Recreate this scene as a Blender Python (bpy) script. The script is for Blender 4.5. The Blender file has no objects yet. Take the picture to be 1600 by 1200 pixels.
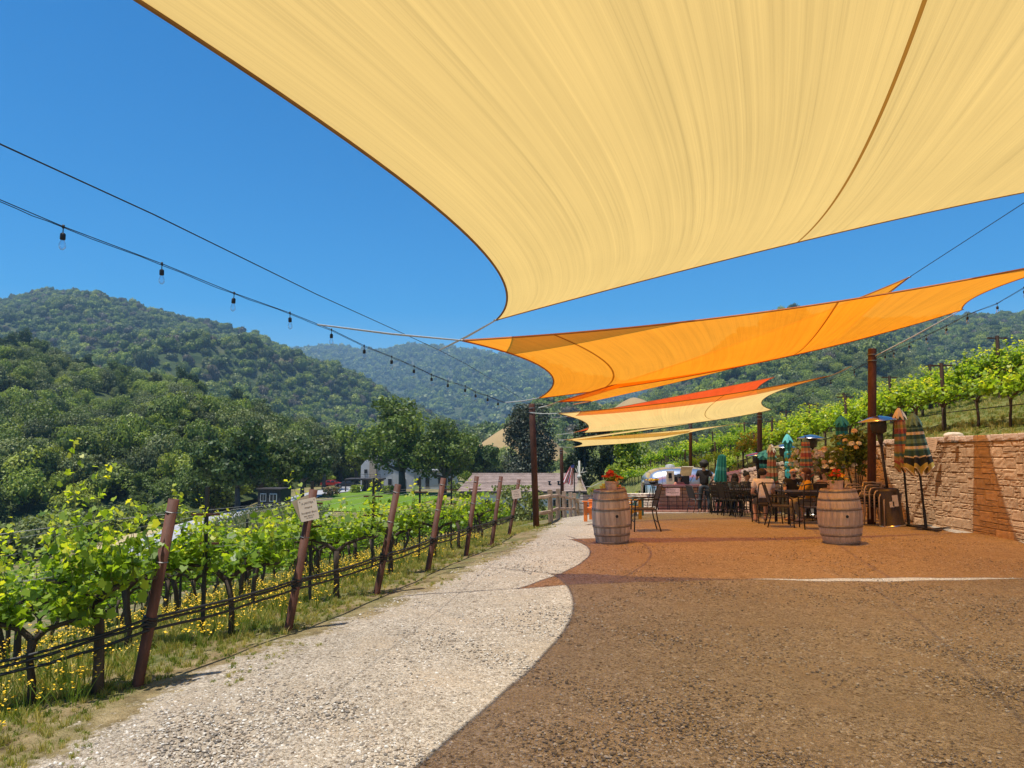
import bpy, bmesh, math, random
import numpy as np
from mathutils import Vector, Matrix, Euler
from mathutils import noise as mnoise

random.seed(7); np.random.seed(7)
rng = np.random.default_rng(11)
R = math.radians
scene = bpy.context.scene
COL = scene.collection

# ---------------------------------------------------------------- camera
FPX = 1160.0                      # focal length in pixels of a 1600 px wide picture
HORIZON = 700.0
CAMZ = 1.65
PITCH = math.atan((HORIZON - 600) / FPX)
cam_data = bpy.data.cameras.new('camera')
cam_data.sensor_width = 36
cam_data.lens = FPX / 1600 * 36
cam_data.clip_start = 0.05
cam_data.clip_end = 12000
cam = bpy.data.objects.new('camera', cam_data)
cam.location = (0, 0, CAMZ)
cam.rotation_euler = (math.pi / 2 + PITCH, 0, 0)
COL.objects.link(cam)
scene.camera = cam

# ---------------------------------------------------------------- world, sun, exposure
SUNV = Vector((-0.22, -0.15, 1.0)).normalized()        # towards the sun
SUN_EL = math.asin(SUNV.z)
SUN_AZ = math.atan2(SUNV.x, SUNV.y)
world = bpy.data.worlds.new('World')
scene.world = world
world.use_nodes = True
wn = world.node_tree.nodes; wl = world.node_tree.links
sky = wn.new('ShaderNodeTexSky')
sky.sky_type = 'NISHITA'
sky.sun_disc = False
sky.sun_elevation = SUN_EL
sky.sun_rotation = SUN_AZ
sky.altitude = 900
sky.air_density = 1.15
sky.dust_density = 0.15
sky.ozone_density = 4.0
bg = wn['Background']
bg.inputs['Strength'].default_value = 0.128
hs = wn.new('ShaderNodeHueSaturation'); hs.inputs['Saturation'].default_value = 1.68; hs.inputs['Value'].default_value = 0.83
wl.new(sky.outputs[0], hs.inputs['Color']); wl.new(hs.outputs[0], bg.inputs['Color'])
sun_data = bpy.data.lights.new('sun', 'SUN')
sun_data.energy = 5.0
sun_data.angle = R(0.55)
sun_data.color = (1.0, 0.95, 0.86)
sun = bpy.data.objects.new('sun', sun_data)
sun.rotation_euler = SUNV.to_track_quat('Z', 'Y').to_euler()
sun.location = (-4, -3, 30)
COL.objects.link(sun)
scene.view_settings.view_transform = 'Standard'
scene.view_settings.look = 'None'
scene.view_settings.gamma = 1
scene.view_settings.use_curve_mapping = False
scene.view_settings.exposure = 0.46
scene.cycles.max_bounces = 8
scene.cycles.diffuse_bounces = 4
scene.cycles.glossy_bounces = 3
scene.cycles.transmission_bounces = 6
scene.cycles.transparent_max_bounces = 8
scene.cycles.volume_bounces = 0
scene.cycles.use_denoising = True

def at(px, py, D):
    """point on the ray of a photo pixel at distance D along +Y"""
    a = (px - 800) / FPX; b = (600 - py) / FPX
    c, s = math.cos(PITCH), math.sin(PITCH)
    d = Vector((a, c - b * s, s + b * c))
    return Vector((0, 0, CAMZ)) + d * (D / d.y)

# ---------------------------------------------------------------- tagging helpers
def tag(o, label=None, cat=None, group=None, kind=None):
    if label: o['label'] = label
    if cat: o['category'] = cat
    if group: o['group'] = group
    if kind: o['kind'] = kind
    return o

def thing(name, label, cat, loc=(0, 0, 0), rz=0.0, group=None, rot=None, scale=1.0):
    o = bpy.data.objects.new(name, None)
    o.empty_display_size = 0.1
    o.location = loc
    o.rotation_euler = rot if rot else (0, 0, rz)
    o.scale = (scale,) * 3
    COL.objects.link(o)
    return tag(o, label, cat, group)

def put(name, mesh, parent=None, loc=None, rot=None, scale=None):
    o = bpy.data.objects.new(name, mesh)
    COL.objects.link(o)
    if parent is not None: o.parent = parent
    if loc is not None: o.location = loc
    if rot is not None: o.rotation_euler = rot
    if scale is not None: o.scale = scale if hasattr(scale, '__len__') else (scale,) * 3
    return o

KIDS = {}
def copy_tree(root, loc, rz=None, rot=None, scale=None, label=None, group=None, name=None):
    kids = KIDS.get(root.name)
    if kids is None:
        kids = KIDS[root.name] = [(c, list(c.children)) for c in root.children]
    r = root.copy(); COL.objects.link(r)
    r.location = loc
    if rot is not None: r.rotation_euler = rot
    elif rz is not None: r.rotation_euler = (0, 0, rz)
    if scale is not None: r.scale = scale if hasattr(scale, '__len__') else (scale,) * 3
    if label: r['label'] = label
    if group: r['group'] = group
    for c, gs in kids:
        k = c.copy(); COL.objects.link(k); k.parent = r
        for g in gs:
            h = g.copy(); COL.objects.link(h); h.parent = k
    return r

ORD = ('first second third fourth fifth sixth seventh eighth ninth tenth eleventh twelfth thirteenth fourteenth '
       'fifteenth sixteenth seventeenth eighteenth nineteenth twentieth').split()
TENS = {2: 'twenty', 3: 'thirty', 4: 'forty', 5: 'fifty'}
def ordinal(i):       # 0 -> first
    if i < 20: return ORD[i]
    n = i + 1
    if n % 10 == 0: return {30: 'thirtieth', 40: 'fortieth', 50: 'fiftieth'}[n]
    return TENS[n // 10] + '-' + ORD[n % 10 - 1]

# ---------------------------------------------------------------- mesh builder
class MB:
    def __init__(s):
        s.v = []; s.f = []; s.m = []; s.mi = 0
    def add(s, vs, fs):
        b = len(s.v)
        s.v.extend([tuple(p) for p in vs])
        for f in fs:
            s.f.append(tuple(b + i for i in f)); s.m.append(s.mi)
    def box(s, c, size, M=None):
        hx, hy, hz = size[0] / 2, size[1] / 2, size[2] / 2
        vs = [Vector((x, y, z)) for x in (-hx, hx) for y in (-hy, hy) for z in (-hz, hz)]
        if M is not None: vs = [M @ p for p in vs]
        c = Vector(c)
        s.add([p + c for p in vs], [(0, 1, 3, 2), (4, 6, 7, 5), (0, 4, 5, 1), (2, 3, 7, 6), (0, 2, 6, 4), (1, 5, 7, 3)])
        return s
    def beam(s, a, b, w, h, up=Vector((0, 0, 1))):
        a, b = Vector(a), Vector(b); d = b - a; L = d.length; y = d.normalized()
        x = y.cross(up)
        if x.length < 1e-4: x = y.cross(Vector((1, 0, 0)))
        x.normalize(); z = x.cross(y)
        M = Matrix((x, y, z)).transposed()
        return s.box((a + b) / 2, (w, L, h), M)
    def tube(s, pts, r, n=8, cap=True):
        pts = [Vector(p) for p in pts]; k = len(pts)
        rs = r if hasattr(r, '__len__') else [r] * k
        rings = []
        prev = None
        for i, p in enumerate(pts):
            t = (pts[min(i + 1, k - 1)] - pts[max(i - 1, 0)])
            if t.length < 1e-9: t = Vector((0, 0, 1))
            t.normalize()
            if prev is None:
                u = t.orthogonal().normalized()
            else:
                u = (prev - t * prev.dot(t))
                u = u.normalized() if u.length > 1e-6 else t.orthogonal().normalized()
            prev = u; w = t.cross(u)
            rings.append([p + (u * math.cos(2 * math.pi * j / n) + w * math.sin(2 * math.pi * j / n)) * rs[i] for j in range(n)])
        vs = [q for rg in rings for q in rg]
        fs = []
        for i in range(k - 1):
            for j in range(n):
                a = i * n + j; b = i * n + (j + 1) % n
                fs.append((a, b, b + n, a + n))
        if cap:
            fs.append(tuple(reversed(range(n)))); fs.append(tuple((k - 1) * n + j for j in range(n)))
        s.add(vs, fs); return s
    def lathe(s, prof, n=24, c=(0, 0, 0), M=None, close=True):
        c = Vector(c); vs = []
        for r, z in prof:
            for j in range(n):
                a = 2 * math.pi * j / n
                p = Vector((r * math.cos(a), r * math.sin(a), z))
                if M is not None: p = M @ p
                vs.append(p + c)
        fs = []
        for i in range(len(prof) - 1):
            for j in range(n):
                a = i * n + j; b = i * n + (j + 1) % n
                fs.append((a, b, b + n, a + n))
        if close:
            fs.append(tuple(reversed(range(n)))); fs.append(tuple((len(prof) - 1) * n + j for j in range(n)))
        s.add(vs, fs); return s
    def ball(s, c, r, seg=10, rings=7, jitter=0.0):
        rr = r if hasattr(r, '__len__') else (r, r, r)
        c = Vector(c); vs = [c + Vector((0, 0, -rr[2]))]
        for i in range(1, rings):
            ph = -math.pi / 2 + math.pi * i / rings
            for j in range(seg):
                a = 2 * math.pi * j / seg
                k = 1 + (random.random() - 0.5) * jitter
                vs.append(c + Vector((rr[0] * math.cos(ph) * math.cos(a) * k, rr[1] * math.cos(ph) * math.sin(a) * k, rr[2] * math.sin(ph) * k)))
        vs.append(c + Vector((0, 0, rr[2])))
        fs = []
        for j in range(seg):
            fs.append((0, 1 + (j + 1) % seg, 1 + j))
        for i in range(rings - 2):
            for j in range(seg):
                a = 1 + i * seg + j; b = 1 + i * seg + (j + 1) % seg
                fs.append((a, b, b + seg, a + seg))
        t = len(vs) - 1; o = 1 + (rings - 2) * seg
        for j in range(seg):
            fs.append((o + j, o + (j + 1) % seg, t))
        s.add(vs, fs); return s
    def mesh(s, name, mats, smooth=False):
        me = bpy.data.meshes.new(name)
        me.from_pydata(s.v, [], s.f)
        if not isinstance(mats, (list, tuple)): mats = [mats]
        for m in mats: me.materials.append(m)
        if any(s.m): me.polygons.foreach_set('material_index', s.m)
        if smooth: me.polygons.foreach_set('use_smooth', [True] * len(me.polygons))
        me.update(); return me
    def put(s, name, mats, parent=None, smooth=False, loc=None, rot=None):
        return put(name, s.mesh(name, mats, smooth), parent, loc, rot)

def arr_mesh(name, V, F, mat, smooth=False, tint=None, mats=None, mi=None):
    """V (N,3), F (M,k) equal k-gons"""
    me = bpy.data.meshes.new(name)
    n, (m, k) = len(V), F.shape
    me.vertices.add(n); me.vertices.foreach_set('co', np.ascontiguousarray(V, dtype=np.float32).ravel())
    me.loops.add(m * k); me.loops.foreach_set('vertex_index', np.ascontiguousarray(F, dtype=np.int32).ravel())
    me.polygons.add(m); me.polygons.foreach_set('loop_start', np.arange(0, m * k, k, dtype=np.int32))
    for q in (mats or [mat]): me.materials.append(q)
    if mi is not None: me.polygons.foreach_set('material_index', mi)
    if smooth: me.polygons.foreach_set('use_smooth', np.ones(m, dtype=bool))
    if tint is not None:
        a = me.attributes.new('tint', 'FLOAT', 'POINT'); a.data.foreach_set('value', np.asarray(tint, dtype=np.float32))
    me.update(calc_edges=True); return me

# ---------------------------------------------------------------- materials
def newmat(name):
    m = bpy.data.materials.new(name); m.use_nodes = True
    nt = m.node_tree; nt.nodes.clear()
    out = nt.nodes.new('ShaderNodeOutputMaterial')
    return m, nt, out
class NT:
    def __init__(s, nt): s.nt = nt
    def n(s, t, **kw):
        nd = s.nt.nodes.new(t)
        for k, v in kw.items():
            if k.startswith('_'): setattr(nd, k[1:], v)
            else: nd.inputs[k.replace('__', ' ')].default_value = v
        return nd
    def l(s, a, b): s.nt.links.new(a, b)
    def mix(s, fac, a, b, mode='MIX'):
        nd = s.nt.nodes.new('ShaderNodeMix'); nd.data_type = 'RGBA'; nd.blend_type = mode
        for sock, val in ((nd.inputs[0], fac), (nd.inputs[6], a), (nd.inputs[7], b)):
            if hasattr(val, 'links') or hasattr(val, 'is_linked'): s.l(val, sock)
            elif isinstance(val, (int, float)): sock.default_value = val
            else: sock.default_value = (*val, 1)
        return nd.outputs[2]
    def ramp(s, fac, stops, interp='LINEAR'):
        nd = s.nt.nodes.new('ShaderNodeValToRGB'); cr = nd.color_ramp; cr.interpolation = interp
        while len(cr.elements) < len(stops): cr.elements.new(0.5)
        for e, (p, c) in zip(cr.elements, stops):
            e.position = p; e.color = (*c, 1) if hasattr(c, '__len__') else (c, c, c, 1)
        if fac is not None: s.l(fac, nd.inputs[0])
        return nd.outputs[0]
    def math(s, op, a, b=None):
        nd = s.nt.nodes.new('ShaderNodeMath'); nd.operation = op
        for i, v in enumerate((a, b)):
            if v is None: continue
            if isinstance(v, (int, float)): nd.inputs[i].default_value = v
            else: s.l(v, nd.inputs[i])
        return nd.outputs[0]
    def noise(s, scale, detail=4, rough=0.55, vec=None, w=None):
        nd = s.nt.nodes.new('ShaderNodeTexNoise'); nd.inputs['Scale'].default_value = scale
        nd.inputs['Detail'].default_value = detail; nd.inputs['Roughness'].default_value = rough
        if vec is not None: s.l(vec, nd.inputs['Vector'])
        return nd.outputs[0]
    def mapping(s, vec, scale):
        nd = s.nt.nodes.new('ShaderNodeMapping'); nd.inputs['Scale'].default_value = scale
        s.l(vec, nd.inputs['Vector']); return nd.outputs[0]

def M(name, c1, c2=None, scale=8, rough=0.7, metal=0.0, bump=0.0, bscale=None, stretch=None, rnd=0.0, detail=5, coords='Object', contrast=(0.35, 0.65), spec=0.4, fine=None):
    """principled material: two colours mixed by noise, optional per-object value variation and bump"""
    m, nt, out = newmat(name); N = NT(nt)
    p = N.n('ShaderNodeBsdfPrincipled', Roughness=rough, Metallic=metal)
    p.inputs['Specular IOR Level'].default_value = spec
    tc = N.n('ShaderNodeTexCoord')
    vec = tc.outputs[coords]
    if stretch: vec = N.mapping(vec, stretch)
    if c2 is None: c2 = tuple(x * 0.8 for x in c1)
    f = N.ramp(N.noise(scale, detail, 0.6, vec), [(contrast[0], 0.0), (contrast[1], 1.0)])
    col = N.mix(f, c1, c2)
    if fine:
        g = N.noise(fine, 3, 0.6, vec)
        col = N.mix(1.0, col, N.ramp(g, [(0.3, 0.72), (0.7, 1.22)]), 'MULTIPLY')
    if rnd:
        oi = N.n('ShaderNodeObjectInfo')
        k = N.ramp(oi.outputs['Random'], [(0, 1 - rnd), (1, 1 + rnd)])
        col = N.mix(1.0, col, k, 'MULTIPLY')
    N.l(col, p.inputs['Base Color'])
    if bump:
        b = N.n('ShaderNodeBump', Strength=bump, Distance=0.02)
        N.l(N.noise(bscale or scale * 4, 6, 0.65, vec), b.inputs['Height'])
        N.l(b.outputs[0], p.inputs['Normal'])
    N.l(p.outputs[0], out.inputs[0])
    return m

def leafmat(name, stops, trans=0.35, tcol=None, rough=0.5, obj_rnd=0.15, spec=0.25, clump=None):
    """foliage: colour by the per-leaf tint attribute, diffuse + translucent + a little gloss"""
    m, nt, out = newmat(name); N = NT(nt)
    at_ = N.n('ShaderNodeAttribute', _attribute_name='tint')
    col = N.ramp(at_.outputs['Fac'], stops)
    oi = N.n('ShaderNodeObjectInfo')
    if obj_rnd:
        col = N.mix(1.0, col, N.ramp(oi.outputs['Random'], [(0, (1 - obj_rnd, 1 - obj_rnd, 1 - obj_rnd)), (0.5, (1.02, 1.0, 0.95)), (1, (1 + obj_rnd, 1 + obj_rnd * 0.8, 1 + obj_rnd * 0.3))]), 'MULTIPLY')
    p = N.n('ShaderNodeBsdfPrincipled', Roughness=rough)
    p.inputs['Specular IOR Level'].default_value = spec
    N.l(col, p.inputs['Base Color'])
    t = N.n('ShaderNodeBsdfTranslucent')
    tc = N.mix(1.0, col, tcol or (1.5, 1.45, 0.55), 'MULTIPLY')
    N.l(tc, t.inputs['Color'])
    mx = N.n('ShaderNodeMixShader'); mx.inputs[0].default_value = trans
    N.l(p.outputs[0], mx.inputs[1]); N.l(t.outputs[0], mx.inputs[2])
    N.l(mx.outputs[0], out.inputs[0])
    return m

# ---------------------------------------------------------------- scatter: one object, instances from hidden-from-scene prototypes
def proto_collection(name, meshes):
    c = bpy.data.collections.new(name)
    for i, me in enumerate(meshes):
        o = bpy.data.objects.new(name + '_source', me); c.objects.link(o)
    return c

def scatter(name, pts, scales, rots, coll, mat_for_base=None, nvar=1, **props):
    pts = np.asarray(pts, dtype=np.float32); n = len(pts)
    me = bpy.data.meshes.new(name)
    me.vertices.add(n); me.vertices.foreach_set('co', pts.ravel())
    a = me.attributes.new('iscale', 'FLOAT_VECTOR', 'POINT')
    sc = np.asarray(scales, dtype=np.float32)
    if sc.ndim == 1: sc = np.repeat(sc[:, None], 3, 1)
    a.data.foreach_set('vector', sc.ravel())
    a = me.attributes.new('irot', 'FLOAT_VECTOR', 'POINT')
    rt = np.asarray(rots, dtype=np.float32)
    if rt.ndim == 1: rt = np.stack([np.zeros(n), np.zeros(n), rt], 1).astype(np.float32)
    a.data.foreach_set('vector', rt.ravel())
    a = me.attributes.new('ivar', 'INT', 'POINT')
    a.data.foreach_set('value', rng.integers(0, nvar, n).astype(np.int32))
    me.update()
    o = put(name, me)
    tag(o, props.get('label'), props.get('cat'), props.get('group'), props.get('kind', 'stuff'))
    ng = bpy.data.node_groups.new(name + '_nodes', 'GeometryNodeTree')
    ng.interface.new_socket('Geometry', in_out='INPUT', socket_type='NodeSocketGeometry')
    ng.interface.new_socket('Geometry', in_out='OUTPUT', socket_type='NodeSocketGeometry')
    gi = ng.nodes.new('NodeGroupInput'); go = ng.nodes.new('NodeGroupOutput')
    ci = ng.nodes.new('GeometryNodeCollectionInfo'); ci.inputs['Collection'].default_value = coll
    ci.inputs['Separate Children'].default_value = True; ci.inputs['Reset Children'].default_value = True
    ip = ng.nodes.new('GeometryNodeInstanceOnPoints'); ip.inputs['Pick Instance'].default_value = True
    def attr(nm, typ):
        q = ng.nodes.new('GeometryNodeInputNamedAttribute'); q.data_type = typ; q.inputs['Name'].default_value = nm
        return next(x for x in q.outputs if x.enabled and x.name == 'Attribute')
    ng.links.new(gi.outputs[0], ip.inputs['Points'])
    ng.links.new(ci.outputs[0], ip.inputs['Instance'])
    ng.links.new(attr('ivar', 'INT'), ip.inputs['Instance Index'])
    er = ng.nodes.new('FunctionNodeEulerToRotation')
    ng.links.new(attr('irot', 'FLOAT_VECTOR'), er.inputs[0])
    ng.links.new(er.outputs[0], ip.inputs['Rotation'])
    ng.links.new(attr('iscale', 'FLOAT_VECTOR'), ip.inputs['Scale'])
    ng.links.new(ip.outputs[0], go.inputs[0])
    md = o.modifiers.new('scatter', 'NODES'); md.node_group = ng
    return o
# ================================================================ TERRAIN
def lerp_table(t, x):
    ks = [k for k, _ in t]
    return float(np.interp(x, ks, [v for _, v in t]))
WALLX = [(-12, 8.4), (4, 8.5), (8, 8.7), (13, 8.95), (15.6, 9.1), (18.5, 9.3), (22, 9.3), (25.5, 9.1), (28, 8.8), (31, 8.4), (45, 7.4), (80, 7.0), (270, 7.0)]
WALLZ = [(-12, 1.92), (13, 1.92), (18.5, 1.86), (22, 1.55), (25.5, 1.16), (30, 0.67), (34, 0.3), (45, -0.5), (60, -1.6), (80, -3.0), (120, -5.5), (270, -8)]
def wall_x(y): return np.interp(y, [k for k, _ in WALLX], [v for _, v in WALLX])
def wall_z(y): return np.interp(y, [k for k, _ in WALLZ], [v for _, v in WALLZ])

POSTS = [(215, 1068, 5.35), (450, 985, 6.95), (588, 928, 8.75), (668, 892, 10.4), (728, 868, 12.2), (768, 852, 14.0), (795, 836, 16.6)]
POST_TOPS = [(272, 780), (490, 765), (622, 757), (693, 747), (745, 744), (783, 744), (811, 749)]
ctrl = [(0, -12, 0), (6, -12, 0), (9, -12, 0), (0, 0, 0), (4, 0, 0), (8.5, 0, 0), (8.8, 10, 0), (4, 8, 0), (0, 8, 0), (-2, 3, 0), (-2, -6, 0),
        (4, 13, 0), (9, 15, 0), (1.5, 13, 0), (9, 18, -.1), (6, 18, -.12), (3, 18, -.15), (9, 22, -.3), (6, 26, -.59), (2.5, 26, -.65), (8.8, 28, -.75),
        (6, 31, -1.0), (8.4, 31, -1.05), (4, 31, -1.1), (4, 37, -1.7), (8, 37, -1.8), (2, 20, -.35), (11, 10, 0), (12, 25, -.5), (12, 40, -2.0),
        (-4.2, 5.5, -.22), (-4.2, 0, -.25), (-7, 5, -.95), (-7, -6, -1), (-7, 10, -1.2), (-5, 12, -.95), (-4, 16, -1.0), (-12, 5, -2.4), (-12, 15, -2.9),
        (-20, 10, -4.6), (-20, -10, -4.4), (-12, 30, -4.2), (-5, 30, -2.6), (-3, 24, -1.6), (-1, 40, -3.0), (-8, 55, -5.0), (10, 60, -3.8), (4, 50, -3.4),
        (0, 85, -6), (10, 85, -5.5), (-6, 85, -6.1), (7, 120, -6.5), (40, 120, -6), (40, 60, -3), (40, 20, 0), (-20, 50, -4.9), (-19, 60, -5.0), 
        (-40, 30, -10), (-45, 10, -11), (-70, 20, -16), (-60, 60, -12), (-50, 75, -9.5), (-75, 95, -17), (-110, 100, -20), (-110, 20, -22), (-60, -10, -14), (-110, -12, -22),
        (-45, 150, -7), (-30, 150, -6.9), (0, 150, -7), (-20, 110, -6.5), (-60, 180, -8), (0, 220, -8), (60, 220, -8), (-60, 260, -8), (60, 260, -8), (20, 180, -7.5)]
for p in POSTS: ctrl.append(tuple(at(*p)))
for p in [(838, 824, 21.5), (862, 816, 25), (903, 805, 37), (250, 850, 60), (325, 815, 80), (370, 799, 92), (415, 790, 102), (465, 778, 120), (0, 905, 105), (150, 885, 110), (270, 852, 105)]:
    ctrl.append(tuple(at(*p)))
CP = np.array(ctrl, dtype=float)
def _U(r2): return np.where(r2 > 1e-9, 0.5 * r2 * np.log(np.maximum(r2, 1e-9)), 0)
_n = len(CP); _K = _U(((CP[:, None, :2] - CP[None, :, :2]) ** 2).sum(-1)) + np.eye(_n) * 2.0
_P = np.c_[np.ones(_n), CP[:, :2]]
_A = np.zeros((_n + 3, _n + 3)); _A[:_n, :_n] = _K; _A[:_n, _n:] = _P; _A[_n:, :_n] = _P.T
_W = np.linalg.solve(_A, np.r_[CP[:, 2], 0, 0, 0])
def ground_np(x, y):
    x = np.asarray(x, float); y = np.asarray(y, float); sh = x.shape
    q = np.stack([x.ravel(), y.ravel()], 1)
    out = np.empty(len(q))
    for i in range(0, len(q), 20000):
        s = q[i:i + 20000]
        out[i:i + 20000] = _U(((s[:, None, :] - CP[None, :, :2]) ** 2).sum(-1)) @ _W[:_n] + _W[_n] + s @ _W[_n + 1:]
    return out.reshape(sh)
def hill_np(x, y):
    x = np.asarray(x, float); y = np.asarray(y, float)
    xw = wall_x(y); d = np.maximum(x - xw, 0)
    base = wall_z(y) - 0.06 + 2.9 * (1 - np.exp(-np.maximum(d - 0.42, 0) / 6)) - 0.25 * np.clip(0.36 - d, 0, 1) + 0.035 * d
    w = np.clip((y - 30.5) / 3.0, 0, 1); w = w * w * (3 - 2 * w)
    rp = np.clip(d / 4.0, 0, 1); rp = rp * rp * (3 - 2 * rp)
    g = ground_np(xw, y)
    return base * (1 - w) + w * (g * (1 - rp) + base * rp)
def gz(x, y):
    if x > wall_x(y) + 0.2: return float(hill_np(np.array([x]), np.array([y]))[0])
    return float(ground_np(np.array([x]), np.array([y]))[0])
def onground(px, D, dz=0.0):
    x = (px - 800) / FPX * D * 1.0
    return Vector((x, D, gz(x, D) + dz))
def row_edge_x(y):
    ys = [-12, 2] + [at(*p).y for p in POSTS] + [21.5, 25, 31, 37, 60]
    xs = [-3.6, -3.05] + [at(*p).x for p in POSTS] + [0.72, 1.35, 2.15, 3.2, 5.0]
    return np.interp(y, ys, xs)

# ---- ground materials
def ground_material():
    m, nt, out = newmat('gravel_and_verge'); N = NT(nt)
    tc = N.n('ShaderNodeTexCoord'); P = tc.outputs['Object']
    sd = N.n('ShaderNodeAttribute', _attribute_name='edge').outputs['Fac']     # metres into the grass
    # gravel
    v1 = N.n('ShaderNodeTexVoronoi', Scale=46.0, Randomness=1.0); N.l(P, v1.inputs['Vector'])
    v2 = N.n('ShaderNodeTexVoronoi', Scale=120.0, Randomness=1.0); N.l(P, v2.inputs['Vector'])
    stone = N.ramp(v1.outputs['Color'], [(0.0, (0.07, 0.055, 0.045)), (0.16, (0.15, 0.12, 0.09)), (0.3, (0.36, 0.31, 0.25)), (0.6, (0.50, 0.45, 0.375)), (0.9, (0.66, 0.615, 0.54)), (1.0, (0.40, 0.34, 0.27))])
    stone2 = N.ramp(v2.outputs['Color'], [(0.0, (0.10, 0.08, 0.06)), (0.22, (0.24, 0.20, 0.15)), (0.45, (0.45, 0.40, 0.325)), (1.0, (0.62, 0.57, 0.49))])
    n1 = N.noise(1.3, 5, 0.6, P); n2 = N.noise(14, 4, 0.6, P)
    grav = N.mix(N.ramp(n2, [(0.4, 0), (0.6, 1)]), stone, stone2)
    dust = N.ramp(n1, [(0.5, 0.0), (0.66, 0.75)])
    grav = N.mix(dust, grav, (0.47, 0.40, 0.31))
    n3 = N.noise(0.35, 3, 0.5, P)
    grav = N.mix(1.0, grav, N.ramp(n3, [(0.3, (0.84, 0.79, 0.73)), (0.7, (1.05, 0.99, 0.93))]), 'MULTIPLY')
    grav = N.mix(1.0, grav, N.ramp(N.noise(55, 3, 0.7, P), [(0.32, 0.76), (0.5, 1.03), (0.68, 1.24)]), 'MULTIPLY')
    grav = N.mix(1.0, grav, N.ramp(N.noise(6, 5, 0.7, P), [(0.3, 0.86), (0.7, 1.12)]), 'MULTIPLY')
    # grass soil
    g1 = N.noise(5, 6, 0.65, P); g2 = N.noise(1.1, 4, 0.6, P)
    green = N.ramp(g1, [(0.3, (0.05, 0.075, 0.018)), (0.5, (0.11, 0.14, 0.035)), (0.7, (0.20, 0.19, 0.07))])
    dry = N.ramp(g1, [(0.3, (0.13, 0.09, 0.045)), (0.5, (0.27, 0.20, 0.10)), (0.7, (0.40, 0.31, 0.17))])
    verge = N.mix(N.ramp(g2, [(0.42, 0), (0.58, 1)]), green, dry)
    # dry strip right at the gravel edge
    nearedge = N.ramp(sd, [(0.0, 1.0), (0.55, 0.55), (1.0, 0.12)])
    verge = N.mix(N.math('MULTIPLY', nearedge, 0.75), verge, dry)
    f = N.math('ADD', sd, N.math('MULTIPLY', N.math('SUBTRACT', N.noise(2.2, 6, 0.7, P), 0.5), 1.5))
    f = N.math('ADD', f, N.math('MULTIPLY', N.math('SUBTRACT', N.noise(22, 4, 0.7, P), 0.5), 0.7))
    mask = N.ramp(f, [(0.0, 0.0), (0.12, 1.0)])
    col = N.mix(mask, grav, verge)
    p = N.n('ShaderNodeBsdfPrincipled', Roughness=0.9)
    p.inputs['Specular IOR Level'].default_value = 0.15
    N.l(col, p.inputs['Base Color'])
    h = N.math('ADD', N.math('MULTIPLY', v1.outputs['Distance'], -0.9), N.math('MULTIPLY', v2.outputs['Distance'], -0.45))
    h = N.math('ADD', h, N.math('MULTIPLY', N.noise(9, 6, 0.7, P), 0.9))
    b = N.n('ShaderNodeBump', Strength=0.85, Distance=0.03); N.l(h, b.inputs['Height']); N.l(b.outputs[0], p.inputs['Normal'])
    N.l(p.outputs[0], out.inputs[0]); return m
def grass_material(name, a, b, c, dscale=0.35):
    m, nt, out = newmat(name); N = NT(nt)
    tc = N.n('ShaderNodeTexCoord'); P = tc.outputs['Object']
    col = N.ramp(N.noise(3.0, 8, 0.7, P), [(0.3, a), (0.5, b), (0.72, c)])
    col = N.mix(1.0, col, N.ramp(N.noise(dscale, 3, 0.5, P), [(0.3, 0.8), (0.7, 1.15)]), 'MULTIPLY')
    p = N.n('ShaderNodeBsdfPrincipled', Roughness=0.9); p.inputs['Specular IOR Level'].default_value = 0.1
    N.l(col, p.inputs['Base Color'])
    bb = N.n('ShaderNodeBump', Strength=0.7, Distance=0.05); N.l(N.noise(30, 5, 0.7, P), bb.inputs['Height']); N.l(bb.outputs[0], p.inputs['Normal'])
    N.l(p.outputs[0], out.inputs[0]); return m

def grid_mesh(name, X, Y, Z, mat, smooth=True, attrs=None):
    n, m_ = X.shape
    V = np.stack([X, Y, Z], -1).reshape(-1, 3)
    i, j = np.meshgrid(np.arange(n - 1), np.arange(m_ - 1), indexing='ij')
    a = (i * m_ + j).ravel()
    F = np.stack([a, a + 1, a + m_ + 1, a + m_], 1)
    me = arr_mesh(name, V, F, mat, smooth)
    for k, val in (attrs or {}).items():
        q = me.attributes.new(k, 'FLOAT', 'POINT'); q.data.foreach_set('value', val.astype(np.float32).ravel())
    return me
def rough_np(x, y, s, amp):
    return amp * (np.sin(x * s * 1.7 + 1.3 * np.sin(y * s * 1.1 + 2)) * np.cos(y * s * 1.3 + 0.7 * np.sin(x * s * 2.1)) + 0.5 * np.sin(x * s * 4.1 + y * s * 3.3))

ys = np.r_[np.arange(-12, 0, 0.75), np.arange(0, 16, 0.2), np.arange(16, 32, 0.4), np.geomspace(32, 270, 70)]
sx = np.r_[np.arange(0, 14, 0.2), np.geomspace(14, 130, 50)]
Yg, Sg = np.meshgrid(ys, sx, indexing='ij')
Xg = wall_x(Yg) + 0.3 - Sg
Xg = np.where(Xg < -20, Xg * (1 + 0.0015 * np.maximum(Yg, 0)), Xg)
Zg = ground_np(Xg, Yg) + rough_np(Xg, Yg, 1.6, 0.006)
edge = (row_edge_x(Yg) + np.interp(Yg, [0, 5, 8, 12, 16, 22, 30], [0.25, 0.35, 0.55, 0.8, 0.85, 0.35, 0.15])) - Xg
edge = np.where((Yg > 44), np.maximum(edge, (Yg - 44) * 0.5), edge)
put('ground', grid_mesh('ground', Xg, Yg, Zg, ground_material(), attrs={'edge': edge}))
tag(bpy.data.objects['ground'], kind='structure')

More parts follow.
